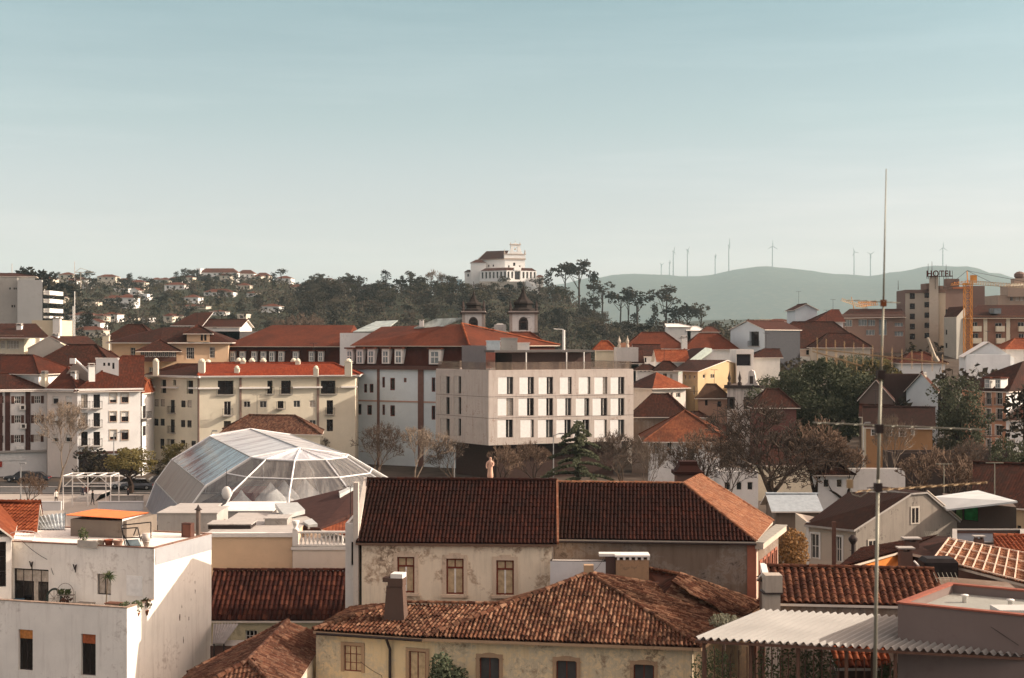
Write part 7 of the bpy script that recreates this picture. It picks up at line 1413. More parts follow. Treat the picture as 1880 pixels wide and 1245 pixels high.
def bare(seed,H_=10,R_=4,lv=5,r0=.22,mat=BK,tmat=BKG,vase=.55,tw=1.0,split=3,low=.22,nm=''):
    """trunk and limbs / twig crown, both grown by recursive branching at the origin"""
    rr=random.Random(seed); A=MB();B=MB()
    def grow(p,d,l,r,k):
        n=3 if k<2 else 2; q=p; 
        for i in range(n):
            d=(d+Vector((rr.gauss(0,.13),rr.gauss(0,.13),rr.gauss(0,.08)+.04))).normalized(); e=q+d*l/n; r1=r*(.86 if k else .9); (A if k<3 else B).tube(q,e,r,r1,6 if k<2 else (4 if k<3 else 3),0,False); q=e; r=r1
            if k>=2 and rr.random()<.6*tw: s=d.orthogonal().normalized(); s.rotate(__import__('mathutils').Quaternion(d,rr.uniform(0,6.28))); B.tube(q,q+(d*.5+s*.8+Vector((0,0,.3)))*l*.5,r*.5,.0014,3,0,False)
        if k>=lv: return
        m=split if k<2 else rr.choice((2,3,3) if k<lv-1 else (3,4)); a0=rr.uniform(0,6.28)
        for i in range(m):
            a=a0+2*pi*i/m+rr.uniform(-.4,.4); s=d.orthogonal().normalized(); s.rotate(__import__('mathutils').Quaternion(d,a)); sp=vase*rr.uniform(.6,1.35)
            nd=(d+s*sp+Vector((0,0,.10))).normalized(); grow(q,nd,l*rr.uniform(.62,.84),max(r*.64,.0022),k+1)
    grow(Vector((0,0,0)),Vector((0,0,1)),low,r0/ H_ ,0)
    zs_=[v[2] for v in B.v]; xs_=sorted(abs(v[0]) for v in B.v); sz=H_/max(zs_); sx=R_/xs_[int(len(xs_)*.97)]
    def sc(M_):
        # radii were grown in unit space: scale centre lines and keep round limbs
        M_.v=[(x*sx,y*sx,z*sz) for x,y,z in M_.v]
    sc(A);sc(B); return A,B
PROTO={}
def proto(key,fn): 
    if key not in PROTO: PROTO[key]=fn()
    return PROTO[key]
def mkmesh(nm,mb,mat):
    o=mb.build(nm,mat,None); me=o.data; bpy.data.objects.remove(o); return me
class TP:
    def __init__(s,a,b): s.a=a; s.b=b
def place(tp,name,lab,cat,loc,sc=(1,1,1),rz=0,group=None):
    t=thing(name,lab,cat,loc,group,rz); t.scale=sc
    for nm,me in (('trunk',tp.a),('crown',tp.b)):
        if me: o=bpy.data.objects.new(nm,me); link(o); o.parent=t
    return t
def P_bare(*a,tm=BKG,bm=BK,**k):
    A,B=bare(*a,**k); return TP(mkmesh('trunk',A,bm),mkmesh('crown',B,tm))
B1=P_bare(1,10,4.5,6,.2,vase=.62,low=.16,split=4,tw=1.5); B2=P_bare(2,10,3.2,6,.17,vase=.42,low=.25,tm=BKP,bm=BKP,tw=1.3); B3=P_bare(3,10,4,6,.16,vase=.55,low=.2,tm=BKG,tw=1.5); B4=P_bare(4,10,4.5,6,.16,vase=.6,low=.12,tm=BKR,bm=BKD,tw=.8)
def clumps(seed,n,rx,ry,rz,zc,leaf,per,cl=1.0,shape=None,flat=1.0,mat=0):
    rr=random.Random(seed); mb=MB()
    for i in range(n):
        while 1:
            v=Vector((rr.uniform(-1,1),rr.uniform(-1,1),rr.uniform(-1,1)))
            if .25<v.length<1: break
        v*= .55+.45*min(1,v.length*1.2); c=Vector((v.x*rx,v.y*ry,zc+v.z*rz)); k=rr.uniform(.6,1.3)*cl
        if shape: c,k=shape(c,k,rr)
        bush(mb,c,k,k,k*flat*.8,per,leaf,rr,mat,.6)
    return mb
def limbs(seed,H_,r,n,rx,zc,rz_):
    rr=random.Random(seed); mb=MB(); p=Vector((0,0,0)); 
    for i in range(4): q=Vector((rr.gauss(0,.15),rr.gauss(0,.15),H_*(i+1)/4)); mb.tube(p,q,r*(1-i*.18),r*(1-(i+1)*.18),7,0,False); p=q
    for i in range(n):
        a=rr.uniform(0,6.28); z=rr.uniform(.35,.85)*H_; e=Vector((cos(a)*rx*.8,sin(a)*rx*.8,min(zc+rz_*.6,z+rx*.6))); mb.tube((0,0,z),Vector((e.x*.5,e.y*.5,z+.35*(e.z-z)*1.2)),r*.4,r*.25,5,0,False); mb.tube(Vector((e.x*.5,e.y*.5,z+.35*(e.z-z)*1.2)),e,r*.25,r*.08,5,0,False)
    return mb
def ev(seed,H_,rx,zc,rz_,n,leaf,per,cl,mat,bm=BKD): return TP(mkmesh('trunk',limbs(seed,zc,.3,7,rx,zc,rz_),bm),mkmesh('crown',clumps(seed,n,rx,rx,rz_,zc,leaf,per,cl),mat))
E1=ev(11,12,5.4,7.5,4.8,90,.20,110,1.25,LG); E2=ev(12,12,4.6,7.5,4.5,80,.18,110,1.1,LG); E3=ev(13,5,2.0,3.6,1.4,30,.12,80,.6,LO)
# far trees, small share of the picture each
def pine(seed):
    rr=random.Random(seed); mb=MB(); mb.tube((0,0,0),(rr.uniform(-.5,.5),0,9),.28,.14,5,0,False)
    for i in range(5): a=rr.uniform(0,6.28); mb.tube((0,0,rr.uniform(5,8)),(cos(a)*2.6,sin(a)*2.6,rr.uniform(8.5,10)),.1,.04,4,0,False)
    return TP(mkmesh('trunk',mb,BKD),mkmesh('crown',clumps(seed,13,3.6,3.6,1.7,10,.42,26,1.35,None,.7),LP))
def roundt(seed,mat): return TP(mkmesh('trunk',limbs(seed,5,.25,3,2.6,6,2.5),BKD),mkmesh('crown',clumps(seed,20,3.0,3.0,3.9,5.6,.42,28,1.35),mat))
def cyp(seed): 
    rr=random.Random(seed); mb=MB()
    for i in range(16): z=rr.uniform(.8,13); r_=1.7*(1-z/15)**.7; bush(mb,(rr.uniform(-.5,.5)*r_,rr.uniform(-.5,.5)*r_,z),r_,r_,1.3,26,.38,rr,0,.5)
    t=MB(); t.tube((0,0,0),(0,0,9),.2,.05,5); return TP(mkmesh('trunk',t,BKD),mkmesh('crown',mb,LP))
def tallp(seed):
    rr=random.Random(seed); mb=MB(); t=MB(); t.tube((0,0,0),(0,0,14),.28,.06,5)
    for i in range(18):
        z=rr.uniform(4.5,14.5); r_=2.9*(1.12-z/15.5)**.6; a=rr.uniform(0,6.28); c=(cos(a)*r_*.7,sin(a)*r_*.7,z); bush(mb,c,1.4,1.4,.8,26,.4,rr,0,.5); t.tube((0,0,z-.6),c,.07,.03,4,0,False)
    return TP(mkmesh('trunk',t,BKD),mkmesh('crown',mb,LP))
PN=[pine(i) for i in (21,22,23)]; RT=[roundt(31,LP),roundt(32,LS),roundt(33,LB),roundt(34,LS)]; CP_=[cyp(41)]; TPn=[tallp(51),tallp(52)]
rr=random.Random(77)
def at_px(px,Y): x=PX(px,Y).x; return Vector((x,Y,GZ(x,Y)))
def skyline(px,ptop,Y,kind,h0,lab,name,w=1.0,cat='tree',grp=None):
    p=at_px(px,Y); H_=zs(ptop,Y)-p.z; s=H_/h0; place(kind,name,lab,cat,p,(s*w,s*w,s),rr.uniform(0,6.28),grp)
G1='trees on the chapel hill'
SK=[(1007,490,985,TPn[0],15.3,'tall dark pine just right of the hilltop chapel','pine_tree',.8),(1037,482,990,PN[0],11.9,'broad dark pine right of the chapel below the tallest crown','pine_tree',1.0),(1063,478,995,PN[1],11.9,'biggest round topped pine right of the chapel','pine_tree',1.15),(1090,498,985,TPn[1],15.3,'pointed pine alone on the right shoulder of the chapel hill','pine_tree',.8),(1105,512,960,PN[2],11.9,'slanting pine on the right slope below the pointed pine','pine_tree',1.0),
(1138,530,930,PN[0],11.9,'first of three umbrella pines on the right slope','umbrella_pine',1.0),(1155,528,930,PN[1],11.9,'middle one of three umbrella pines on the right slope','umbrella_pine',.8),(1171,531,930,PN[2],11.9,'last of three umbrella pines on the right slope','umbrella_pine',1.0),(1222,525,900,PN[1],11.9,'big dome crowned pine standing alone against the pale mountain','umbrella_pine',1.0),(1247,547,890,RT[0],9.8,'dense round tree right of the dome crowned pine','pine_tree',1.1),(1200,550,895,TPn[0],15.3,'slim conifer left of the dome crowned pine','pine_tree',.8),(1263,556,880,PN[0],11.9,'low spreading pine near the end of the hill','umbrella_pine',.9),(1286,552,870,PN[2],11.9,'last thin pine at the right end of the wooded hill','umbrella_pine',.7),
(790,492,1010,B4,10.2,'bare crowned tree on the skyline left of the chapel','bare_tree',1.0),(812,500,1010,B3,10.2,'second bare tree on the skyline left of the chapel','bare_tree',.9),(738,505,1000,TPn[1],15.3,'pine rising from the left skyline of the chapel hill','pine_tree',.9),(700,508,1000,RT[0],9.8,'round pine on the left shoulder of the chapel hill','pine_tree',1.1),(660,505,995,RT[2],9.8,'brown round tree at the left shoulder of the chapel hill','pine_tree',1.2),(638,512,990,PN[1],11.9,'flat topped pine where the chapel hill starts at left','umbrella_pine',1.0),(610,535,960,RT[0],9.8,'dark round tree low on the left end of the chapel hill','pine_tree',1.2),(925,500,980,RT[0],9.8,'dark round tree in front of the chapel arcade','pine_tree',.8),(957,512,975,RT[0],9.8,'dark tree at the foot of the chapel stairs','pine_tree',.8)]
for px,pt,Y,kd,h0,lab,nm,w_ in SK: skyline(px,pt,Y,kd,h0,lab,nm,w_)
LAB={0:('dark_hill_tree','dark evergreen'),1:('green_hill_tree','mid green leafy tree'),2:('brown_hill_tree','brown leafless looking tree'),3:('hill_pine','flat crowned pine')}
ZC=[(620,'at the left end of the hill'),(700,'above the rear red roof'),(780,'above the palace skylights'),(850,'left of the chapel'),(895,'behind the left bell tower'),(936,'between the bell towers'),(990,'behind the right bell tower'),(1060,'right of the bell towers'),(1130,'under the tall pines'),(1200,'under the umbrella pines'),(1270,'below the dome crowned pine'),(9999,'at the right end of the hill')]
ZL=[(60,'behind the grey towers'),(125,'above the cream chimney house'),(190,'around the bright white pair'),(260,'around the round fronted house'),(330,'above the villa chimney'),(400,'below the long ridge building'),(470,'right of the long ridge building'),(540,'above the pale bare tree'),(9999,'where the chapel hill begins')]
def zone(T,px): return next(t for a,t in T if px<a)
def lev(Y,a): return next(t for b,t in zip(a,('on the foot slope','on the lower slope','on the upper slope','near the crest')) if Y<b)
n=0; tries=0
while n<285 and tries<6000:
    tries+=1; Y=560+480*rr.random()**.8; px=rr.uniform(545,1345); x=PX(px,Y).x; s=max(Y/1000,.6)
    hh=itp(CH,x/s)*sst(560,960,Y)
    if itp(CH,x/s)<4 or (px>1200 and rr.random()<.4): continue
    z=GZ(x,Y); 
    if 845<px<992 and Y>930: continue
    k=rr.random(); kd,li=((RT[0],0) if k<.34 else (RT[1],1) if k<.46 else (RT[3],1) if k<.55 else (RT[2],2) if k<.80 else (PN[rr.randint(0,2)],3) if k<.93 else (TPn[rr.randint(0,1)],3))
    sc=rr.uniform(.8,1.3)*(1.0 if Y>750 else .8)
    top=622.5-(z+10*sc-20)*F/Y
    if top<(506 if px<1000 else 515+(px-1000)*.16): sc*=.7
    place(kd,LAB[li][0],LAB[li][1]+' '+lev(Y,(700,820,930,9999))+' '+zone(ZC,px),'tree',(x,Y,z-.5),(sc*1.35,sc*1.35,sc),rr.uniform(0,6.28),G1); n+=1
# ground cover of the wood, one mass
def cover(name,lab,n,fx,leaf,mats,hts=(1.5,3.5)):
    mb=MB(); r=random.Random(5); c=0
    while c<n:
        p=fx(r)
        if p is None: continue
        x,y=p; z=GZ(x,y); m_=r.choice(range(len(mats))); k=r.uniform(*hts); bush(mb,(x,y,z+k*.4),k*1.3,k*1.3,k,12,leaf,r,m_,.4); c+=1
    o=mb.build(name,mats); tag(o,lab,'undergrowth',None,'stuff')
def fx1(r):
    Y=r.uniform(520,1060); px=r.uniform(520,1380); x=PX(px,Y).x
    if itp(CH,x/max(Y/1000,.6))<1.5: return None
    return x,Y
cover('hill_undergrowth','low brown and green scrub covering the chapel hill',3600,fx1,.8,[LP,LS,LB,LP],(2.5,6.5))
def fx2(r):
    Y=r.uniform(480,1500)
    px=r.uniform(-40,640); x=PX(px,Y).x; return x,Y
cover('left_hill_scrub','dark scrub and bushes covering the left hillside',2600,fx2,1.1,[LP,LS,LB,LP],(2,4.5))
def fx3(r):
    Y=r.uniform(330,620); px=r.uniform(1010,1980); return PX(px,Y).x,Y
cover('right_slope_scrub','green scrub between the roofs on the right',900,fx3,.7,[LS,LB,LP],(1,2.4))
G2='trees on the left hillside'
LAB2={0:('dark_hillside_tree','dark far evergreen'),1:('green_hillside_tree','green far tree'),2:('brown_hillside_tree','brown far tree'),3:('hillside_pine','flat crowned far pine')}
for i in range(255):
    if i<75: Y=rr.uniform(1280,1420); px=rr.uniform(60,640)
    else: Y=rr.uniform(520,1300); px=rr.uniform(0,620)
    x=PX(px,Y).x; z=GZ(x,Y); k=rr.random(); kd,li=((RT[0],0) if k<.45 else (RT[1],1) if k<.6 else (RT[2],2) if k<.72 else (PN[rr.randint(0,2)],3) if k<.92 else (TPn[0],3)); sc=rr.uniform(.65,1.1)
    place(kd,LAB2[li][0],LAB2[li][1]+' '+lev(Y,(700,950,1270,9999))+' '+zone(ZL,px),'tree',(x,Y,z-.8),(sc*1.15,sc*1.15,sc),rr.uniform(0,6.28),G2)
skyline(47,485,700,TPn[0],15.3,'tall double crowned tree standing above the skyline at far left','pine_tree',1.2); skyline(56,492,700,PN[1],11.9,'rounder tree leaning right of the tall skyline tree at far left','pine_tree',1.0); skyline(75,500,720,RT[0],9.8,'dark round crown right of the tall skyline tree','pine_tree',1.1); skyline(110,504,760,RT[0],9.8,'wide dark tree on the skyline beside the far left houses','pine_tree',1.3)
skyline(353,492,1350,RT[0],9.8,'dark round tree beside the long hotel like house on the left ridge','pine_tree',1.2); skyline(363,488,1350,CP_[0],14,'slim dark cypress on the ridge next to the white tower','cypress',.9)
# town trees
def town(px,Y,pt,kd,h0,name,lab,w=1.0,rz=0,z=None,cat='tree'):
    p=at_px(px,Y); 
    if z is not None: p.z=z
    H_=zs(pt,Y)-p.z; s=H_/h0; place(kd,name,lab,cat,p,(s*w,s*w,s),rz)
town(1412,150,728,B1,10,'bare_tree','huge spreading bare tree in front of the river houses',1.05)
town(104,178,733,B2,10,'bare_tree','tall pale bare tree beside the square pergola',.95)
town(690,176,772,B3,10,'bare_tree','bushy bare tree just right of the glass hall',1.2,1,None); town(765,172,782,B2,10,'bare_tree','pale green grey bare tree below the bluish white wall',1.25,2)
town(838,180,800,B3,10,'bare_tree','thin bare tree under the left corner of the stone block',1.1,3); town(925,172,812,B4,10,'bare_tree','bare reddish tree under the near corner of the stone block',1.1,1.2); town(985,178,806,B4,10,'bare_tree','bare tree left of the layered cedar',1.2,2.2); town(1140,172,785,B3,10,'bare_tree','bare tree right of the layered cedar',1.2,4.1); town(1172,150,800,B2,10,'bare_tree','slim bare tree left of the white pavilion',.8,.4); town(1245,158,812,B3,10,'bare_tree','low bare tree in front of the white pavilion',1.1,5); town(1300,172,782,B4,10,'bare_tree','bare tree at the right end of the pyramid roof',1.2,2)
town(1335,148,800,B3,10,'bare_tree','lower bare tree overlapping the left side of the huge one',1.1,.8); town(1500,150,760,B4,10,'bare_tree','reddish bare tree right of the huge bare tree',1.15,1); town(1560,150,800,B4,10,'bare_tree','reddish brown bare tree just left of the antenna mast',1.1,3); town(1690,140,810,B4,10,'bare_tree','brown bare tree right of the antenna mast',1.2,5.5); town(1745,150,818,B4,10,'bare_tree','brown bare tree in front of the round green tree',1.2,.3); town(1650,160,760,B2,10,'bare_tree','thin pale bare tree over the orange walled row',.8,2.6); town(1800,165,800,B3,10,'bare_tree','bare tree below the salmon house',1.1,3.5)
town(52,160,865,B4,10,'bare_tree','small reddish bare sapling at the left of the square',1.0,1,None); town(595,215,800,B3,10,'bare_tree','bare tree against the right end of the yellow block',.9,2); town(560,440,570,B3,10,'bare_tree','pale bare tree on the slope above the palace roof',1.6,1.7); town(820,215,800,B2,10,'bare_tree','bare tree close to the bluish white wall',.9,1)
town(1440,225,680,E2,12.3,'evergreen_tree','left of the two dark evergreens behind the huge bare tree',1.1,1); town(1520,214,655,E1,12.6,'evergreen_tree','big dark evergreen left of the antenna mast',1.0,2); town(1490,240,662,E2,12.3,'evergreen_tree','dark evergreen between the two large ones, further back',1.0,3)
town(1757,196,688,E1,12.6,'evergreen_tree','round dark green tree left of the salmon house',.72,.5); town(1880,150,700,TPn[1],15.3,'conifer_tree','dark conifer cut by the right edge of the picture',1.0,0); town(1868,140,790,E2,12.3,'evergreen_tree','low dark evergreen at the right edge below the conifer',.7,1)
town(240,184,815,E3,5.4,'street_tree','yellow green round street tree before the dark gap',1.25,0); town(165,190,806,RT[0],9.8,'street_tree','dark round street tree below the balcony block',1.0,1); town(322,196,808,E3,5.4,'street_tree','yellow green street tree in front of the yellow block',.9,2); town(290,200,835,RT[0],9.8,'street_tree','dark small street tree between the two yellow green ones',1.0,1)
for i,(px,Y,pt,kd,h0,w_,lab) in enumerate(((1565,262,640,E2,12.3,1.2,'bushy green tree left of the mast below the hotel'),(1610,258,648,E3,5.4,1.3,'light green bush right beside the mast below the hotel'),(1645,275,655,RT[0],9.8,1.2,'dark tree between mast and hotel'),(1685,270,652,RT[2],9.8,1.3,'reddish tree below the hotel tower'),(1590,235,676,E2,12.3,1.0,'dark leafy tree above the shadow gable house'),(1735,250,662,CP_[0],14,1.0,'small dark cypress right of the small red roof'),(1410,250,655,RT[1],9.8,1.2,'green tree left of the dark evergreens'),(1475,285,655,RT[3],9.8,1.2,'green tree under the white balcony villa'),(1545,285,650,RT[2],9.8,1.2,'brown tree under the beige villa wing'),(1700,235,690,RT[2],9.8,1.0,'brown tree behind the white gabled house'),(1770,235,668,RT[2],9.8,1.0,'olive brown tree above the round green tree'),(1420,262,648,RT[2],9.8,1.0,'brown tree below the cool white house'),(1632,222,700,RT[0],9.8,1.0,'dark tree behind the shadow gable house'),(1820,245,650,RT[0],9.8,1.0,'dark tree under the bright white house'))):
    town(px,Y,pt,kd,h0,'garden_tree',lab,w_,i)
# cedar with layered boughs
p=at_px(1060,150); t=thing('cedar_tree','dark cedar with layered horizontal boughs below the stone block','tree',p); r=random.Random(6); H_=zs(772,150)-p.z; tr=MB(); tr.tube(p,p+Vector((0,0,H_)),.3,.05,7); tr.build('trunk',BKD,t); mb=MB()
for k in range(30):
    f=k/29; z=p.z+H_*(.30+.68*f); L_=4.3*(1-f)**.75+.7; a=k*2.4; d=Vector((cos(a),sin(a),0)); nn=int(6+L_*5)
    for i in range(nn):
        g=(i+.5)/nn; c=Vector((p.x,p.y,z))+d*L_*g+Vector((0,0,.5*g-1.1*g*g)); bush(mb,c,.45*(1-g*.4),.45,.13,16,.15,r,0,.1)
    tr2=None
mb.build('crown',LG,t)
hb=MB()
for k in range(30): f=k/29; z=p.z+H_*(.30+.68*f); L_=4.3*(1-f)**.75+.7; a=k*2.4; d=Vector((cos(a),sin(a),0)); q=Vector((p.x,p.y,z)); hb.tube(q,q+d*L_*.9+Vector((0,0,-.35*L_/4)),.05,.02,4,0,False)
hb.build('boughs',BKD,t)
# ================================================================ chapel, far houses, turbines
CHW=plaster('chapel whitewash',(.74,.72,.69),.25,(.3,.24,.2),.1,streak=.3); CST=plain('chapel stone',(.42,.34,.28))
Yc=1000; q0=PX(926.5,Yc)
f_=[PX(881,1012),q0,PX(964,1004),PX(964,1004)+Vector((-16,14)),PX(881,1012)+Vector((-3,14))]
h=House('hilltop_chapel','white baroque chapel with a red roof and belfry gable crowning the wooded hill','chapel',f_,52,ZZ(475,Yc),CHW)
h.w(0,[(u,u+1.2,ZZ(489,Yc),ZZ(485,Yc)) for u in (3,7,11)],CST,G_DARK,1,1,.3,metric=True); h.w(1,[(6.2,7.8,ZZ(488,Yc),ZZ(482,Yc)),(2.5,3.6,ZZ(491,Yc),ZZ(487,Yc)),(10.5,11.6,ZZ(491,Yc),ZZ(487,Yc))],CST,G_DARK,1,1,.3,metric=True); h.walls()
h.band(h.z1-.6,.7,.5,CST,(0,1))
mb=MB(); z=h.z1; zr_=ZZ(459,Yc+4); a=Vector((*f_[0],z));b=Vector((*f_[1],z));r0=Vector((PX(893,1016).x,1018,zr_));r1=Vector((PX(934,1008).x,1010,zr_)); roofplane(mb,[a+Vector((-.8,-.8,0)),b+Vector((0,-.8,0)),r1,r0],.3); roofplane(mb,[a+Vector((-1,14,0)),a+Vector((-.8,-.8,0)),r0],.3); roofplane(mb,[Vector((*f_[3],z)),Vector((*f_[4],z)),r0,r1],.3); mb.build('roof',[T_FARB,CST],h.t)
Fc=h.F[1]; mb=MB(); L=Fc.L; Zp=lambda p:ZZ(p,1002)
mb.fbox(Fc,-.3,L+.3,Zp(475),Zp(467.5),-1.2,.15,0); mb.fbox(Fc,-.5,L+.5,Zp(467.5),Zp(466),-1.3,.5,1); mb.fbox(Fc,-.5,L+.5,Zp(475.5),Zp(474.2),-1.3,.5,1)
mb.fbox(Fc,L*.30,L*.44,Zp(466),Zp(450),-1.2,.15,0); mb.fbox(Fc,L*.62,L*.76,Zp(466),Zp(450),-1.2,.15,0); mb.fbox(Fc,L*.44,L*.62,Zp(466),Zp(462),-1.2,.15,0); mb.fbox(Fc,L*.44,L*.62,Zp(453.5),Zp(450),-1.2,.15,0); mb.fbox(Fc,L*.26,L*.80,Zp(450),Zp(448.6),-1.3,.4,1)
P=lambda u,z,d:Fc.p(u,z,d); pts=[(L*.2,466),(L*.3,455),(L*.3,466)]; mb.poly([P(u,Zp(z),.1) for u,z in pts]); pts=[(L*.76,466),(L*.76,455),(L*.88,466)]; mb.poly([P(u,Zp(z),.1) for u,z in pts]); pts=[(L*.3,448.6),(L*.53,446.0),(L*.76,448.6)]; mb.poly([P(u,Zp(z),.1) for u,z in pts])
for u in (0,L): 
    c=Fc.p(u,0,-.4); mb.lathe([(.6,0),(.6,1.0),(.25,1.3),(.5,2.0),(.05,3.0)],(c.x,c.y,Zp(466)),6,1)
for u in (L*.3,L*.76): c=Fc.p(u,0,-.4); mb.lathe([(.4,0),(.3,.8),(.05,1.6)],(c.x,c.y,Zp(448.6)),6,1)
c=Fc.p(L*.53,0,-.4); mb.tube((c.x,c.y,Zp(446.3)),(c.x,c.y,Zp(441)),.16); mb.tube((c.x-.7,c.y,Zp(443)),(c.x+.7,c.y,Zp(443)),.14); mb.build('belfry_gable',[CHW,CST],h.t)
mb=MB(); uu=L*.53; c=Fc.p(uu,0,-.5); mb.lathe([(.8,0),(.7,.5),(.45,1.1),(.2,1.4)],(c.x,c.y,Zp(459)),8); mb.build('bell',CST,h.t)
# arcade gallery
g0=PX(882,992);g1=PX(930,980);g2=PX(985,990); ga=House('arcade','x','x',[g0,g1,g2,g2+Vector((-6,16)),g0+Vector((-1,16))],50,ZZ(497,985),CHW); tt=ga.t; ga.t=h.t; bpy.data.objects.remove(tt); ga.wname='arcade_wall'
z1=ZZ(499,985);z0=ZZ(511,985)
n0=7; L0=ga.F[0].L; ga.w(0,[(L0*(i+.25)/n0,L0*(i+.8)/n0,z0,z1) for i in range(n0)],CST,G_DARK,1,1,.8,.12,metric=True,name='arch'); L1=ga.F[1].L; ga.w(1,[(L1*(i+.25)/8,L1*(i+.8)/8,z0,z1) for i in range(8) if i not in (2,3)],CST,G_DARK,1,1,.8,.12,metric=True,name='arch'); ga.w(1,[(L1*.27,L1*.46,z0-1,z1+.3)],CST,G_DARK,1,1,1.2,.2,metric=True,name='porch_arch'); ga.walls(); mb=MB(); E=[Vector((p.x,p.y,ga.z1)) for p in ga.foot]; up=Vector((0,0,2.4)); roofplane(mb,[E[0],E[1],E[1]+Vector((0,9,2.4)),E[0]+Vector((3,9,2.4))],.2); roofplane(mb,[E[1],E[2],E[2]+Vector((-3,8,2.4)),E[1]+Vector((0,9,2.4))],.2); mb.build('arcade_roof',[T_FARB,CHW],h.t)
mb=MB(); Fp=ga.F[1]; u=L1*.36; mb.fbox(Fp,L1*.25,L1*.48,ga.z1,ga.z1+1.6,-1,.3,0); mb.poly([Fp.p(L1*.23,ga.z1+1.6,.32),Fp.p(L1*.5,ga.z1+1.6,.32),Fp.p(u,ga.z1+3.4,.32)],0); mb.build('porch_gable',[CHW],h.t)
lw=simple('chapel_sacristy','white lower wing of the chapel with small red roofs at its left',864,892,1002,14,482,2.2,CHW,T_FARB,'hip',z0=50); simple('chapel_annex','lowest white annex at the left end of the chapel',853,868,1004,12,499,1.4,CHW,T_FARB,'hip',z0=50,wins=[(858,503,861,508)],style=WD)
simple('blue_hoarding','pale blue grey flat box left of the chapel',822,848,1000,4,514,0,plain('pale blue hoarding',(.34,.46,.50)),None,'flat',z0=52)
simple('hill_red_cottage','low red roofed cottage right of the chapel behind the pines',984,998,1000,8,508,1.2,CHW,T_FAR,'hip',z0=50)
t=thing('chapel_steps','pale zigzag stone steps below the right side of the chapel','stairs',(PX(975,975).x,975,56)); mb=MB()
for i in range(9): x=PX(965+i*2.2,976).x; mb.box(x,x+1.6,972-i*.4,980,48,ZZ(514+i*1.6,975))
mb.build('steps',CHW,t)
mb=MB(); a=PX(880,978); mb.box(a.x,PX(968,978).x,977,979,48,ZZ(517,978)); t2=thing('terrace_wall','pale retaining wall below the chapel arcade','wall',(a.x,978,50)); mb.build('wall',plaster('stained retaining wall',(.45,.40,.34),.6,(.1,.08,.06),.2),t2)
# far houses on the left hill, listed one by one
FW=dict(frame=M_WFR,pane=G_DARK,nx=1,nz=1,dep=.2); W1=plaster('far white wall',(.76,.73,.70),.1,(.3,.25,.2),.1); W2=plaster('far cream wall',(.62,.54,.44),.1,(.3,.25,.2),.1)
def hill(name,px0,px1,Y,eave,bot,rise,wall,tile,lab,kind='hip',D=9,nw=3,cat='house'):
    if Y<1320:
        pm=(px0+px1)/2; Y=min(range(450,1420,10),key=lambda q:abs(ZZ(bot,q)-GZ(PX(pm,q).x,q))+abs(q-Y)*.004)
    a=PX(px0,Y);b=PX(px1,Y); wd=b.x-a.x; hh=ZZ(eave,Y)-ZZ(bot,Y); z1=ZZ(eave,Y); k=max(1,int(wd/4)); k=min(k,nw*2)
    L=[(wd*(i+.32)/k,wd*(i+.68)/k,z1-hh*.62,z1-hh*.25) for i in range(k)]
    if hh>5: L=[(u0,u1,z1-2.6,z1-1.3) for u0,u1,_,_ in L]+[(u0,u1,z1-5.4,z1-4.1) for u0,u1,_,_ in L if z1-5.4>ZZ(bot,Y)]
    h=House(name,lab,cat,[a,b,b+Vector((1.5,D)),a+Vector((1.5,D))],min(ZZ(bot,Y),GZ(a.x,Y))-3,z1,wall); h.w(0,L,metric=True,**FW); h.walls(extra=lambda m_:h.gable(m_,rise-.1,kind=='gableP') if kind[:3]=='gab' else None)
    if kind=='flat': h.parapet(.5,.3,None,None,M_CONC)
    else: h.roof(kind,rise,.5,tile,caps=False)
    return h
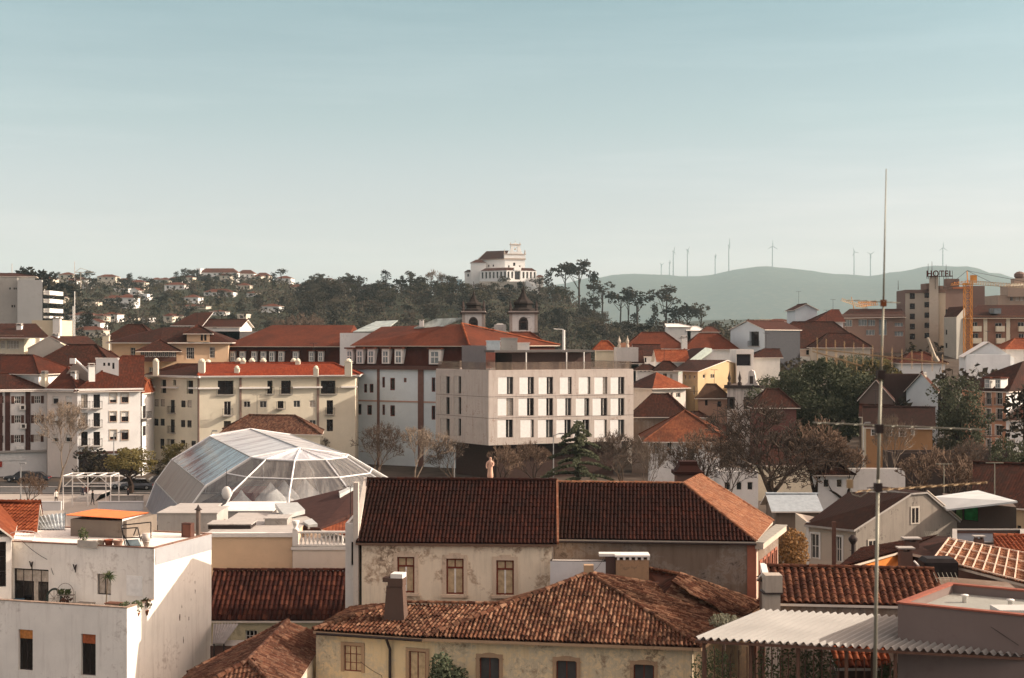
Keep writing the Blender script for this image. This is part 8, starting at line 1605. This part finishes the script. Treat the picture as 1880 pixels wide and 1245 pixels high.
HL=[('white_villa',126,170,640,578,592,1.6,W1,T_FAR,'white flat fronted house, left one of the bright pair low on the left hill','hip'),('tall_white_house',186,215,640,577,592,1.5,W1,T_FAR,'tall white house, right one of the bright pair low on the left hill','hip'),('white_gable_cottage',150,184,600,592,606,2.0,W1,T_RED,'bright white gabled cottage below the pair of white houses','gableP'),('cream_cottage',168,190,650,580,592,1.2,W2,T_FAR,'cream house between the bright pair of white houses','hip'),('round_front_house',214,246,760,546,566,2.2,W1,T_FAR,'round fronted white house with a red roof in the middle of the hillside','hip'),('white_terrace_house',246,270,780,541,552,0,W1,T_FAR,'white terraced house just right of the round fronted house','flat'),('cool_white_gable',238,254,860,533,545,1.8,W1,T_FAR,'cool white gabled house above the round fronted house','gableP'),('white_bar_house',208,236,880,531,536,.4,W1,T_FAR,'long thin white house above the round fronted house at left','flat'),('grey_flat_house',152,176,760,556,562,.3,W2,T_FAR,'pale flat house between trees left of the hillside middle','flat'),('orange_wall_cottage',176,194,800,551,558,.8,W2,T_FAR,'small bright cottage right of the pale flat house','hip'),('small_white_cube',262,274,700,585,596,.5,W1,T_FAR,'small white cube house low on the hill above the villa chimney','flat'),('cream_block',230,246,700,583,590,.8,W2,T_FAR,'small cream house right of the tall white house','hip'),('ridge_house_row',73,98,900,512,526,1.6,W2,T_FAR,'house with a pinkish roof on the skyline near the far left','hip'),('skyline_white_house',125,140,1000,515,524,1.2,W1,T_FAR,'small white house among trees on the skyline at left','hip'),('blue_white_house',148,165,960,522,530,.5,W1,T_FAR,'blue white house under the thin skyline crane','hip'),
('long_ridge_hotel',366,434,1380,500,516,4,W1,T_FAR,'long white ridge building with a pink red roof on the left skyline','hip'),('ridge_tower_house',360,368,1378,494,512,1,W1,T_FAR,'slim white tower beside the long ridge building','flat'),('ridge_right_wing',434,466,1390,502,513,3.5,W1,T_FAR,'right wing of the long ridge building with a red roof','hip'),('ridge_end_house',466,494,1400,506,515,3,W2,T_FAR,'low red roofed house right of the long ridge building','hip'),('slope_roof_house',305,330,1350,513,521,2.5,W1,T_FAR,'brown roofed white house left of the long ridge building','hip'),('saw_roof_works_one',318,338,1300,521,526,2,W1,M_WHT,'first white sloping roof of the works below the ridge','gableP'),('saw_roof_works_two',338,354,1300,522,527,2,W1,M_WHT,'second white sloping roof of the works below the ridge','gableP'),('saw_roof_works_three',354,368,1300,523,527,2,W1,M_WHT,'last white sloping roof of the works below the ridge','gableP'),('valley_mansion',374,424,1150,536,545,2.2,W1,T_FAR,'wide pale house with an orange roof in the dark woods right of centre left','hip'),('valley_annex',420,428,1150,538,546,.5,W1,T_FAR,'small white annex to the wide pale house in the woods','flat'),('long_valley_hall',330,378,1000,562,567,1.0,W2,T_FAR,'long low hall in the valley left of the grassy strip','hip'),('grey_valley_house',303,330,820,580,588,1.2,W2,T_FAR,'grey house with a tan roof low in the valley','hip'),('row_end_house',385,412,900,572,580,1,W1,T_FAR,'pinkish roofed house low in the valley by the villa','hip'),('white_far_row_one',470,500,1450,524,530,1.5,W1,T_FAR,'white house on the far slope left of the chapel hill','hip'),('white_far_row_two',505,530,1500,520,526,1.5,W1,T_FAR,'second white house on the far slope left of the chapel hill','hip'),('white_far_row_three',560,590,1600,518,524,2,W2,T_FAR,'cream house high on the far slope near the chapel hill','hip'),('white_far_row_four',452,470,1200,538,546,1.2,W1,T_FAR,'small white house above the field on the far slope','hip'),('white_far_row_five',480,512,900,562,572,1.4,W1,T_FAR,'long white house beside the bare tree left of the chapel hill','hip'),('white_far_row_six',590,612,1900,513,518,2,W1,T_FAR,'tiny white house on the most distant ridge','hip'),('tan_far_block',435,452,760,578,588,0,W2,T_FAR,'small tan block low between the villa and palace roofs','flat'),('brown_far_roof',300,316,560,580,592,1.4,W2,T_RED,'reddish roofed house under the hill left of the villa roof','hip'),('white_terrace_steps',62,80,620,526,540,0,W1,T_FAR,'white stepped house beside the pale tower at left','flat'),('white_slope_house',60,74,560,545,560,0,W1,T_FAR,'white terraced house half hidden right of the pale tower','flat')]
for r in HL:
    nm,a,b_,Y,e,bt,ri,wl,tl,lab,kd=r; hill(nm.replace('_one','').replace('_two','').replace('_three','').replace('_four','').replace('_five','').replace('_six',''),a,b_,Y,e,bt,ri,wl,tl,lab,kd)
for i in range(24):
    r=random.Random(900+i); px=([20,100,195,285,340,410,445,520,545,575,290,120,250,470,350,225]+[105,140,160,205,225,265,300,320,360,395,430,460,490,505,530,555,600,615])[i]; Y=([480,900,1150,1100,1250,1300,1000,1250,1000,1700,600,1200,1050,1350,900,620]+[620,1050,700,900,1280,660,1180,1000,1120,980,1180,1290,1080,920,1300,1180,1300,1340])[i]; x=PX(px,Y).x; z=GZ(x,Y)+2.6+3.2*(Y/700); e=622.5-(z-20)*F/Y; w_=r.uniform(9,15)*F/Y
    hill('hillside_house',px-w_/2,px+w_/2,Y,e,e+4*F/Y,1.8,r.choice([W1,W2]),T_FAR,'small far house half hidden '+lev(Y,(700,950,1270,9999))+' '+zone(ZL,px),'hip')
for o in bpy.data.objects:
    if o.name.startswith('hillside_house'): o['group']='scattered distant houses'
# masts on the skyline
for px,y0,y1,Y,lab in ((137,508,480,1100,'pale thin mast on the skyline above the left hillside'),(22,500,484,900,'faint thin mast at the far left skyline')): 
    p=at_px(px,Y); t=thing('skyline_mast',lab,'mast',p); mb=MB(); mb.tube(p,(p.x,p.y,zs(y1,Y)),.35,.25,5); mb.build('mast',plain('pale mast',(.5,.45,.42)),t)
for px,y1,Y,lab in ((137,535,300,'white flagpole rising in front of the left hillside'),(134,562,298,'shorter white pole next to the tall flagpole')):
    p=at_px(px,Y); t=thing('white_pole',lab,'pole',p); mb=MB(); mb.tube(p,(p.x,p.y,zs(y1,Y)),.14,.1,6); mb.build('pole',M_WHT,t)
p=at_px(148,1000); t=thing('skyline_crane','small distant tower crane on the left skyline','crane',p); top=Vector((p.x,p.y,zs(500,1000))); mb=MB(); mb.tube(p,top,.35,.35,4); mb.build('mast',plain('pale crane',(.45,.38,.30)),t); mb=MB(); mb.tube(top+Vector((-4,0,0)),top+Vector((11,0,0)),.3,.2,4); mb.tube(top+Vector((-4,0,0)),top+Vector((0,0,3)),.15); mb.tube(top+Vector((9,0,0)),top+Vector((0,0,3)),.12); mb.build('jib',MC['pale crane'],t)
# wind turbines on the mountain
TW_=plain('turbine grey',(.14,.15,.16),.6)
def turbine(px,hub,Y,az,ph,lab,bl=38):
    x=PX(px,Y).x; z=GZ(x,Y)-3; zh=ZZ(hub,Y); t=thing('wind_turbine',lab,'wind turbine',(x,Y,z),'wind turbines on the far mountain'); mb=MB(); mb.tube((x,Y,z),(x,Y,zh),4.2,3,8); mb.build('tower',TW_,t); mb=MB(); d=Vector((sin(az),-cos(az),0)); c=Vector((x,Y,zh)); mb.tube(c-d*6,c+d*5,2.6,2.2,8); mb.build('nacelle',TW_,t); s=Vector((cos(az),sin(az),0)); c=c+d*6
    for k in range(3):
        a=ph+2*pi*k/3; e=s*cos(a)+Vector((0,0,1))*sin(a); mb=MB(); mb.tube(c,c+e*bl*.25,2,3.2,5); mb.tube(c+e*bl*.25,c+e*bl,3.2,.9,5); mb.build('blade',TW_,t)
Yt=10000
for px,hub,az,ph,lab,bl,dy in ((1214,486,.6,.5,'faintest small turbine at the left end of the row',24,900),(1229,482,1.2,2.2,'small turbine just left of the second pair',24,700),(1236,461,1.0,1.2,'turbine with a tilted rotor, left one of the close pair',34,0),(1262,459,.9,.9,'turbine right of the close pair at the left',34,0),(1313,470,1.3,.3,'small turbine halfway to the tallest one',24,500),(1338,450,1.45,1.57,'tallest turbine, its rotor seen edge on',48,0),(1418,452,.3,1.57,'turbine with three blades spread above the highest summit',44,0),(1568,463,.4,2.0,'left one of the twin turbines near the antenna mast',34,0),(1598,467,.2,.6,'right one of the twin turbines near the antenna mast',34,0),(1731,455,.35,1.57,'turbine rising beyond the hotel sign',42,0)): turbine(px,hub,Yt+dy,az,ph,lab,bl)
# ================================================================ people, cars, square
from mathutils import Matrix
def skin(name,joints,edges,mat,parent,loc,rz=0,sc=1,sub=1):
    me=bpy.data.meshes.new(name); me.from_pydata([j[0] for j in joints],edges,[]); o=bpy.data.objects.new(name,me); link(o); sm=o.modifiers.new('s','SKIN'); 
    for i,j in enumerate(joints): r=j[1]; me.skin_vertices[0].data[i].radius=(r,r) if not isinstance(r,tuple) else r
    me.skin_vertices[0].data[0].use_root=True; ss=o.modifiers.new('u','SUBSURF'); ss.levels=sub; ss.render_levels=sub
    bpy.context.view_layer.update(); dg=bpy.context.evaluated_depsgraph_get(); m2=bpy.data.meshes.new_from_object(o.evaluated_get(dg)); bpy.data.objects.remove(o)
    m2.materials.clear(); 
    for m_ in mat: m2.materials.append(m_)
    for p in m2.polygons: p.use_smooth=True; z=p.center.z; p.material_index=(0 if z<.86 else 1 if z<1.46 else 2) if len(mat)>2 else 0
    q=bpy.data.objects.new(name,m2); link(q); q.parent=parent; q.rotation_euler=(0,0,rz); q.scale=(sc,)*3; return q
def person(lab,p,coat,trouser,rz=0,step=.14,arm=.15,hair=(.03,.02,.015)):
    t=thing('person',lab,'person',p)
    J=[((0,0,.95),(.15,.10)),((0,0,1.15),(.13,.09)),((0,0,1.38),(.16,.10)),((0,0,1.52),.055),((0,-.02,1.62),(.08,.095)),((0,-.01,1.70),(.075,.085)),
       ((.09,0,.88),.085),((.10,-step*.6,.48),.058),((.10,step*.2-step,.07),.042),((.10,-.12-step*.8,.03),.035),
       ((-.09,0,.88),.085),((-.10,step*.4,.48),.058),((-.10,step*1.4,.09),.042),((-.10,step*1.4-.12,.04),.035),
       ((.20,0,1.38),.06),((.25,arm,1.10),.045),((.25,-.02+arm*.2,.86),.035),((-.20,0,1.38),.06),((-.25,-arm,1.10),.045),((-.24,-arm-.08,.87),.035)]
    E_=[(0,1),(1,2),(2,3),(3,4),(4,5),(0,6),(6,7),(7,8),(8,9),(0,10),(10,11),(11,12),(12,13),(2,14),(14,15),(15,16),(2,17),(17,18),(18,19)]
    skin('body',J,E_,[plain('cloth %.2f'%trouser[0],trouser),plain('coat %.2f %.2f'%(coat[0],coat[2]),coat),plain('skin',(.42,.24,.17))],t,p,rz)
    mb=MB(); mb.lathe([(.03,1.60),(.105,1.64),(.11,1.72),(.07,1.80),(.01,1.83)],(p[0],p[1]+.02,p[2]),8); mb.build('hair',plain('hair',hair),t,True); return t
def gp(px,py): Y=CZ*F/(py-CY); x=PX(px,Y).x; return Vector((x,Y,0.06))
person('person in dark clothes walking up the steps under the pergola, left of a pair',gp(152,918),(.03,.03,.04),(.03,.03,.04),.3); person('person in dark red brown coat, right of the pair under the pergola',gp(159,917),(.12,.04,.03),(.03,.025,.03),-.2,.2); person('person in black standing right of the pergola steps',gp(170,928),(.02,.02,.02),(.05,.04,.04),1.2); person('person in dark coat walking by the low wall right of the pergola',gp(235,922),(.03,.025,.03),(.02,.02,.03),1.5,.22); person('person in a pale top at the foot of the tall bare tree',gp(103,926),(.6,.57,.52),(.05,.05,.06),.6); 
def car(lab,px,Y,rz,col,z=.03,L=4.3,W_=1.75):
    p=PX(px,Y); z=max(z,GZ(p.x,Y)+.05); t=thing('parked_car',lab,'car',(p.x,p.y,z),None,rz); ORG[t.name]=Vector((0,0,0)); cm=plain('paint %.2f%.2f'%(col[0],col[2]),col,.25); cm.node_tree.nodes['Principled BSDF'].inputs['Specular IOR Level'].default_value=.5
    sec=[(-L/2,.35,.55,.82),(-L*.47,.3,.78,.92),(-L*.28,.28,.90,1),(L*.12,.28,.92,1),(L*.30,.28,.95,1),(L*.47,.3,.85,.92),(L/2,.35,.6,.84)]
    mb=MB(); ring=[]
    for x,z0,z1,f in sec:
        w=W_/2*f; ring.append([(x,-w*.94,z0),(x,-w,(z0+z1)/2),(x,-w*.93,z1),(x,w*.93,z1),(x,w,(z0+z1)/2),(x,w*.94,z0)])
    for a,b in zip(ring,ring[1:]):
        for i in range(6): j=(i+1)%6; mb.poly([a[i],a[j],b[j],b[i]])
    mb.poly(ring[0]); mb.poly(ring[-1][::-1]); mb.build('body',cm,t)
    mb=MB(); b=[(-L*.20,-W_*.44,.9),(L*.40,-W_*.44,.93),(L*.40,W_*.44,.93),(-L*.20,W_*.44,.9)]; tq=[(-L*.05,-W_*.36,1.42),(L*.26,-W_*.36,1.42),(L*.26,W_*.36,1.42),(-L*.05,W_*.36,1.42)]; mb.hexa(b,tq); mb.build('windows',G_DARK,t)
    mb=MB(); mb.hexa([(x*1.0,y*1.02,1.41) for x,y,_ in tq],[(x*.96+.01,y*.92,1.47) for x,y,_ in tq]); mb.build('car_roof',cm,t)
    for sx in(-1,1):
        for sy in(-1,1): mb=MB(); mb.tube((sx*L*.31,sy*W_*.38,.32),(sx*L*.31,sy*W_*.51,.32),.32,.32,12); o=mb.build('wheel',plain('tyre',(.02,.02,.02)),t); m2=MB(); m2.tube((sx*L*.31,sy*W_*.50,.32),(sx*L*.31,sy*W_*.52,.32),.19,.17,8); m2.build('rim',M_METAL,o)
    for sy in(-1,1): mb=MB(); mb.box(-L/2-.01,-L/2+.08,sy*.62-.17,sy*.62+.17,.58,.72); mb.build('headlight',M_WFR,t); mb=MB(); mb.box(L/2-.08,L/2+.01,sy*.62-.15,sy*.62+.15,.62,.76); mb.build('tail_light',plain('tail red',(.35,.02,.02)),t)
    return t
car('dark parked car under the pale awnings at far left',38,199,0,(.03,.025,.025)); car('black van like car beside the tall bare tree',60,198,.1,(.015,.015,.02),L=4.7); car('silver parked car under the yellow green street tree',232,190,.1,(.45,.45,.45)); car('dark grey parked car right of the silver one',252,188.5,.1,(.07,.07,.08)); car('dark parked car in the gap left of the glass hall',284,192,.4,(.03,.03,.035))
car('pale blue car in front of the white pavilion',1208,172,.3,(.40,.48,.50)); car('dark red car near the pale blue one',1196,169,.3,(.18,.03,.03)); car('silver car under the bare tree right of the cedar',1100,166,0,(.5,.5,.5)); car('white van like car by the white river building',1275,160,.1,(.6,.6,.6)); car('blue car under the huge bare tree',1385,148,.5,(.10,.22,.40)); car('pale car behind the huge bare tree trunk',1450,154,0,(.45,.5,.55)); car('grey car below the russet bare trees',1330,152,0,(.2,.2,.22)); car('dark car below the reddish trees left of the mast',1530,142,.2,(.04,.04,.05))
# square: road, pavement, walls, pergola
def sheet(name,pts,z,mat,kind='structure'):
    mb=MB(); mb.poly([(x,y,z) for x,y in pts]); o=mb.build(name,mat); o['kind']=kind; return o
ASP=plain('asphalt',(.045,.042,.04),.9,0,.25,.6); PAV=plaster('paving',(.36,.32,.28),.3,(.2,.16,.13),.3)
sheet('road',[(-110,184),(60,181),(60,196),(-110,200)],.05,ASP); sheet('square_paving',[(-95,150),(-38,150),(-38,183.8),(-95,183.8)],.045,PAV); sheet('river_road',[(0,140),(120,136),(120,147),(0,150)],.05,ASP)
mb=MB(); mb.box(-110,-38,183.8,184.1,0,.16); o=mb.build('kerb',M_CONC); o['kind']='structure'
def wall(name,lab,px0,py0,px1,py1,hh,mat,th=.35,cat='wall'):
    a=gp(px0,py0);b=gp(px1,py1); t=thing(name,lab,cat,a); Fc=Face(a.xy,b.xy); mb=MB(); mb.fbox(Fc,0,Fc.L,0,hh,-th,0); mb.fbox(Fc,-.05,Fc.L+.05,hh,hh+.1,-th-.08,.08); mb.build('wall',mat,t)
wall('low_wall','low white wall along the near side of the square at left',-20,938,112,938,1.0,plaster('white block wall',(.60,.58,.57),.12)); wall('low_wall','low white wall right of the pergola up to the glass hall',180,938,262,938,1.0,MC['white block wall']); wall('planter_wall','pale raised planter edge behind the tall bare tree',0,905,108,905,.7,M_PALE); wall('hedge_wall','low wall in front of the steps at the right of the pergola',200,925,262,925,.9,M_CONC)
t=thing('stone_steps','broad pale steps under the white pergola','stairs',gp(150,925)); a=gp(140,922); mb=MB()
for i in range(6): mb.box(a.x-.3,a.x+2.2,a.y+i*.5,a.y+7,0,.12*(i+1))
mb.build('steps',M_PALE,t)
a=gp(116,937);b=gp(203,937); z1=ZZ(874,a.y); t=thing('white_pergola','white steel portal frame with crossed braces on the square','pergola',((a.x+b.x)/2,a.y,0)); L_=b.x-a.x
for yo in (0,3.5):
    for f in (0,.33,.72,1): 
        if yo==0 and f in(.33,.72): continue
        mb=MB(); x=a.x+L_*f; mb.tube((x,a.y+yo,0),(x,a.y+yo,z1),.075,.075,6); mb.build('post',M_WHT,t)
mb=MB()
for yo in (0,3.5): mb.tube((a.x,a.y+yo,z1),(b.x,a.y+yo,z1),.08,.08,6); mb.tube((a.x,a.y+yo,z1-1.2),(b.x,a.y+yo,z1-1.2),.06)
for f in (0,.25,.5,.75,1): mb.tube((a.x+L_*f,a.y,z1),(a.x+L_*f,a.y+3.5,z1),.07)
for f in (.02,.25,.5,.75): mb.tube((a.x+L_*f,a.y,z1-1.2 if f in(.02,.5) else z1),(a.x+L_*(f+.24),a.y,z1 if f in(.02,.5) else z1-1.2),.05)
mb.build('beams',M_WHT,t)
def lamp(px,py,pt,lab,arm=.9):
    p=gp(px,py); z1=ZZ(pt,p.y); t=thing('street_lamp',lab,'street lamp',(p.x,p.y,0)); mb=MB(); mb.tube((p.x,p.y,0),(p.x,p.y,z1),.1,.06,8); mb.tube((p.x,p.y,z1),(p.x+arm,p.y,z1+.3),.05); mb.build('post',M_METAL,t); mb=MB(); mb.cbox((p.x+arm+.25,p.y),.7,.3,z1+.2,z1+.36); mb.build('lamp_head',M_METAL,t)
lamp(209,893,797,'tall thin street lamp in front of the balcony block'); lamp(38,935,855,'pale post at the far left of the square',.0); lamp(1016,905,800,'thin lamp post in front of the stone block',.8); lamp(388,900,795,'thin lamp post behind the glass hall by the kiosk house',.2); lamp(834,905,820,'thin post left of the statue under the stone block',0); lamp(1585,905,780,'pale lamp post left of the antenna mast',.3)
# statue on its pillar
p=PX(900,90); t=thing('saint_statue','pinkish stone robed figure on a pedestal behind the long dark roof','statue',(p.x,90,0)); zt_=ZZ(838,90); zb_=zt_-1.5; SM=plaster('pink stone statue',(.62,.38,.28),.3,(.3,.16,.12),2)
mb=MB(); mb.cbox(p,.5,.5,0,zb_-.45); mb.cbox(p,.7,.7,zb_-.45,zb_-.33); mb.lathe([(.3,-.33),(.22,-.25),(.3,-.08),(.3,0)],(p.x,90,zb_),10); mb.build('pedestal',SM,t)
mb=MB(); k=1.5/1.75
J=[((0,0,.85*k),(.17,.15)),((0,0,.45*k),(.2,.17)),((0,0,.05*k),(.24,.2)),((0,.0,1.15*k),(.14,.11)),((0,0,1.36*k),(.17,.11)),((0,0,1.5*k),.06),((.02,-.02,1.62*k),(.09,.1)),((.02,-.02,1.7*k),(.07,.08)),((.2,-.02,1.3*k),.06),((.2,-.14,1.05*k),.055),((.06,-.2,1.15*k),.045),((-.2,0,1.3*k),.06),((-.24,-.06,1.02*k),.055),((-.2,-.16,.85*k),.045)]
o=skin('figure',J,[(0,1),(1,2),(0,3),(3,4),(4,5),(5,6),(6,7),(4,8),(8,9),(9,10),(4,11),(11,12),(12,13)],[SM],t,None); o.location=(0,0,zb_)
# far aerials on roofs
for i,(px,Y,y0,lab) in enumerate(((20,228,600,'small aerial on the far left brown roof'),(355,250,590,'thin aerial on the villa roof'),(1172,285,612,'thin aerial on the long red roof'),(1020,206,640,'thin aerial beside the pavilion'))): pass
# ================================================================ rooftop aerials, dishes, cables
def house_aerial(o,k):
    ch=[c for c in o.children if c.name.startswith(('roof','flat_roof'))]
    if not ch or o.location.y>360: return
    vs=[v.co for v in ch[0].data.vertices]; zm=max(v.z for v in vs); top=[v for v in vs if v.z>zm-.05]; v=top[k%len(top)]; m=sum(top,Vector((0,0,0)))/len(top); q=o.location+v.lerp(m,.35); q.z=o.location.z+zm
    d=o.name.split('.')[0].replace('_',' '); r=random.Random(k); H_=r.uniform(1.6,3.2); t=thing('roof_aerial','thin television aerial on top of the '+d,'aerial',q,'television aerials on the town roofs'); mb=MB(); e=q+Vector((0,0,H_)); mb.tube(q-Vector((0,0,.3)),e,.035,.025,5); mb.build('mast',M_IRON,t); mb=MB(); a=r.uniform(-.6,.6); D_=Vector((cos(a),sin(a),0)); S_=Vector((-sin(a),cos(a),0)); mb.tube(e-D_*.6,e+D_*.6,.02)
    for i in range(7): c=e+D_*(.6-.2*i); mb.tube(c-S_*.3+Vector((0,0,-.06)),c+S_*.3+Vector((0,0,.06)),.014,.014,3)
    mb.build('elements',M_IRON,t)
hs_=sorted([o for o in bpy.data.objects if o.get('category') in('house','apartment block','villa','palace') and 95<o.location.y<360],key=lambda o:o.name)
for k,o in enumerate(hs_): 
    if k%2==0: house_aerial(o,k)
def cable(lab,pts,sag=.5,r=.018):
    t=thing('overhead_cable',lab,'cable',pts[0]); mb=MB()
    for a,b in zip(pts,pts[1:]):
        P=[a.lerp(b,i/10)-Vector((0,0,sag*4*(i/10)*(1-i/10))) for i in range(11)]; mb.path(P,r,4)
    mb.build('cable',M_IRON,t)
cable('thin black cable hanging from the white house roof to the terrace',[W(40,993,80.0),W(92,1030,80.0),W(98,1055,79.8)],.1,.015)
cable('slack cable along the front of the yellow old house',[W(662,1215,69.8),W(700,1240,69.4),W(705,1250,69.4)],.05,.015)
cable('cable crossing from the green glass shed to the dark red roof',[W(1740,915,103),W(1800,905,108),W(1880,900,108)],.6)
cable('cable slung over the roofs left of the batten roof',[W(1560,1010,80),W(1640,1000,82),W(1730,1000,80)],.4)
cable('cable between the chimney and the rear tile roof ridge',[W(1112,1016,75.8),W(1085,1050,74.4)],.2,.012)
cable('cable running along the grey block wall below its coping',[W(1770,1118,56.2),W(1870,1185,54.9)],.0,.012)
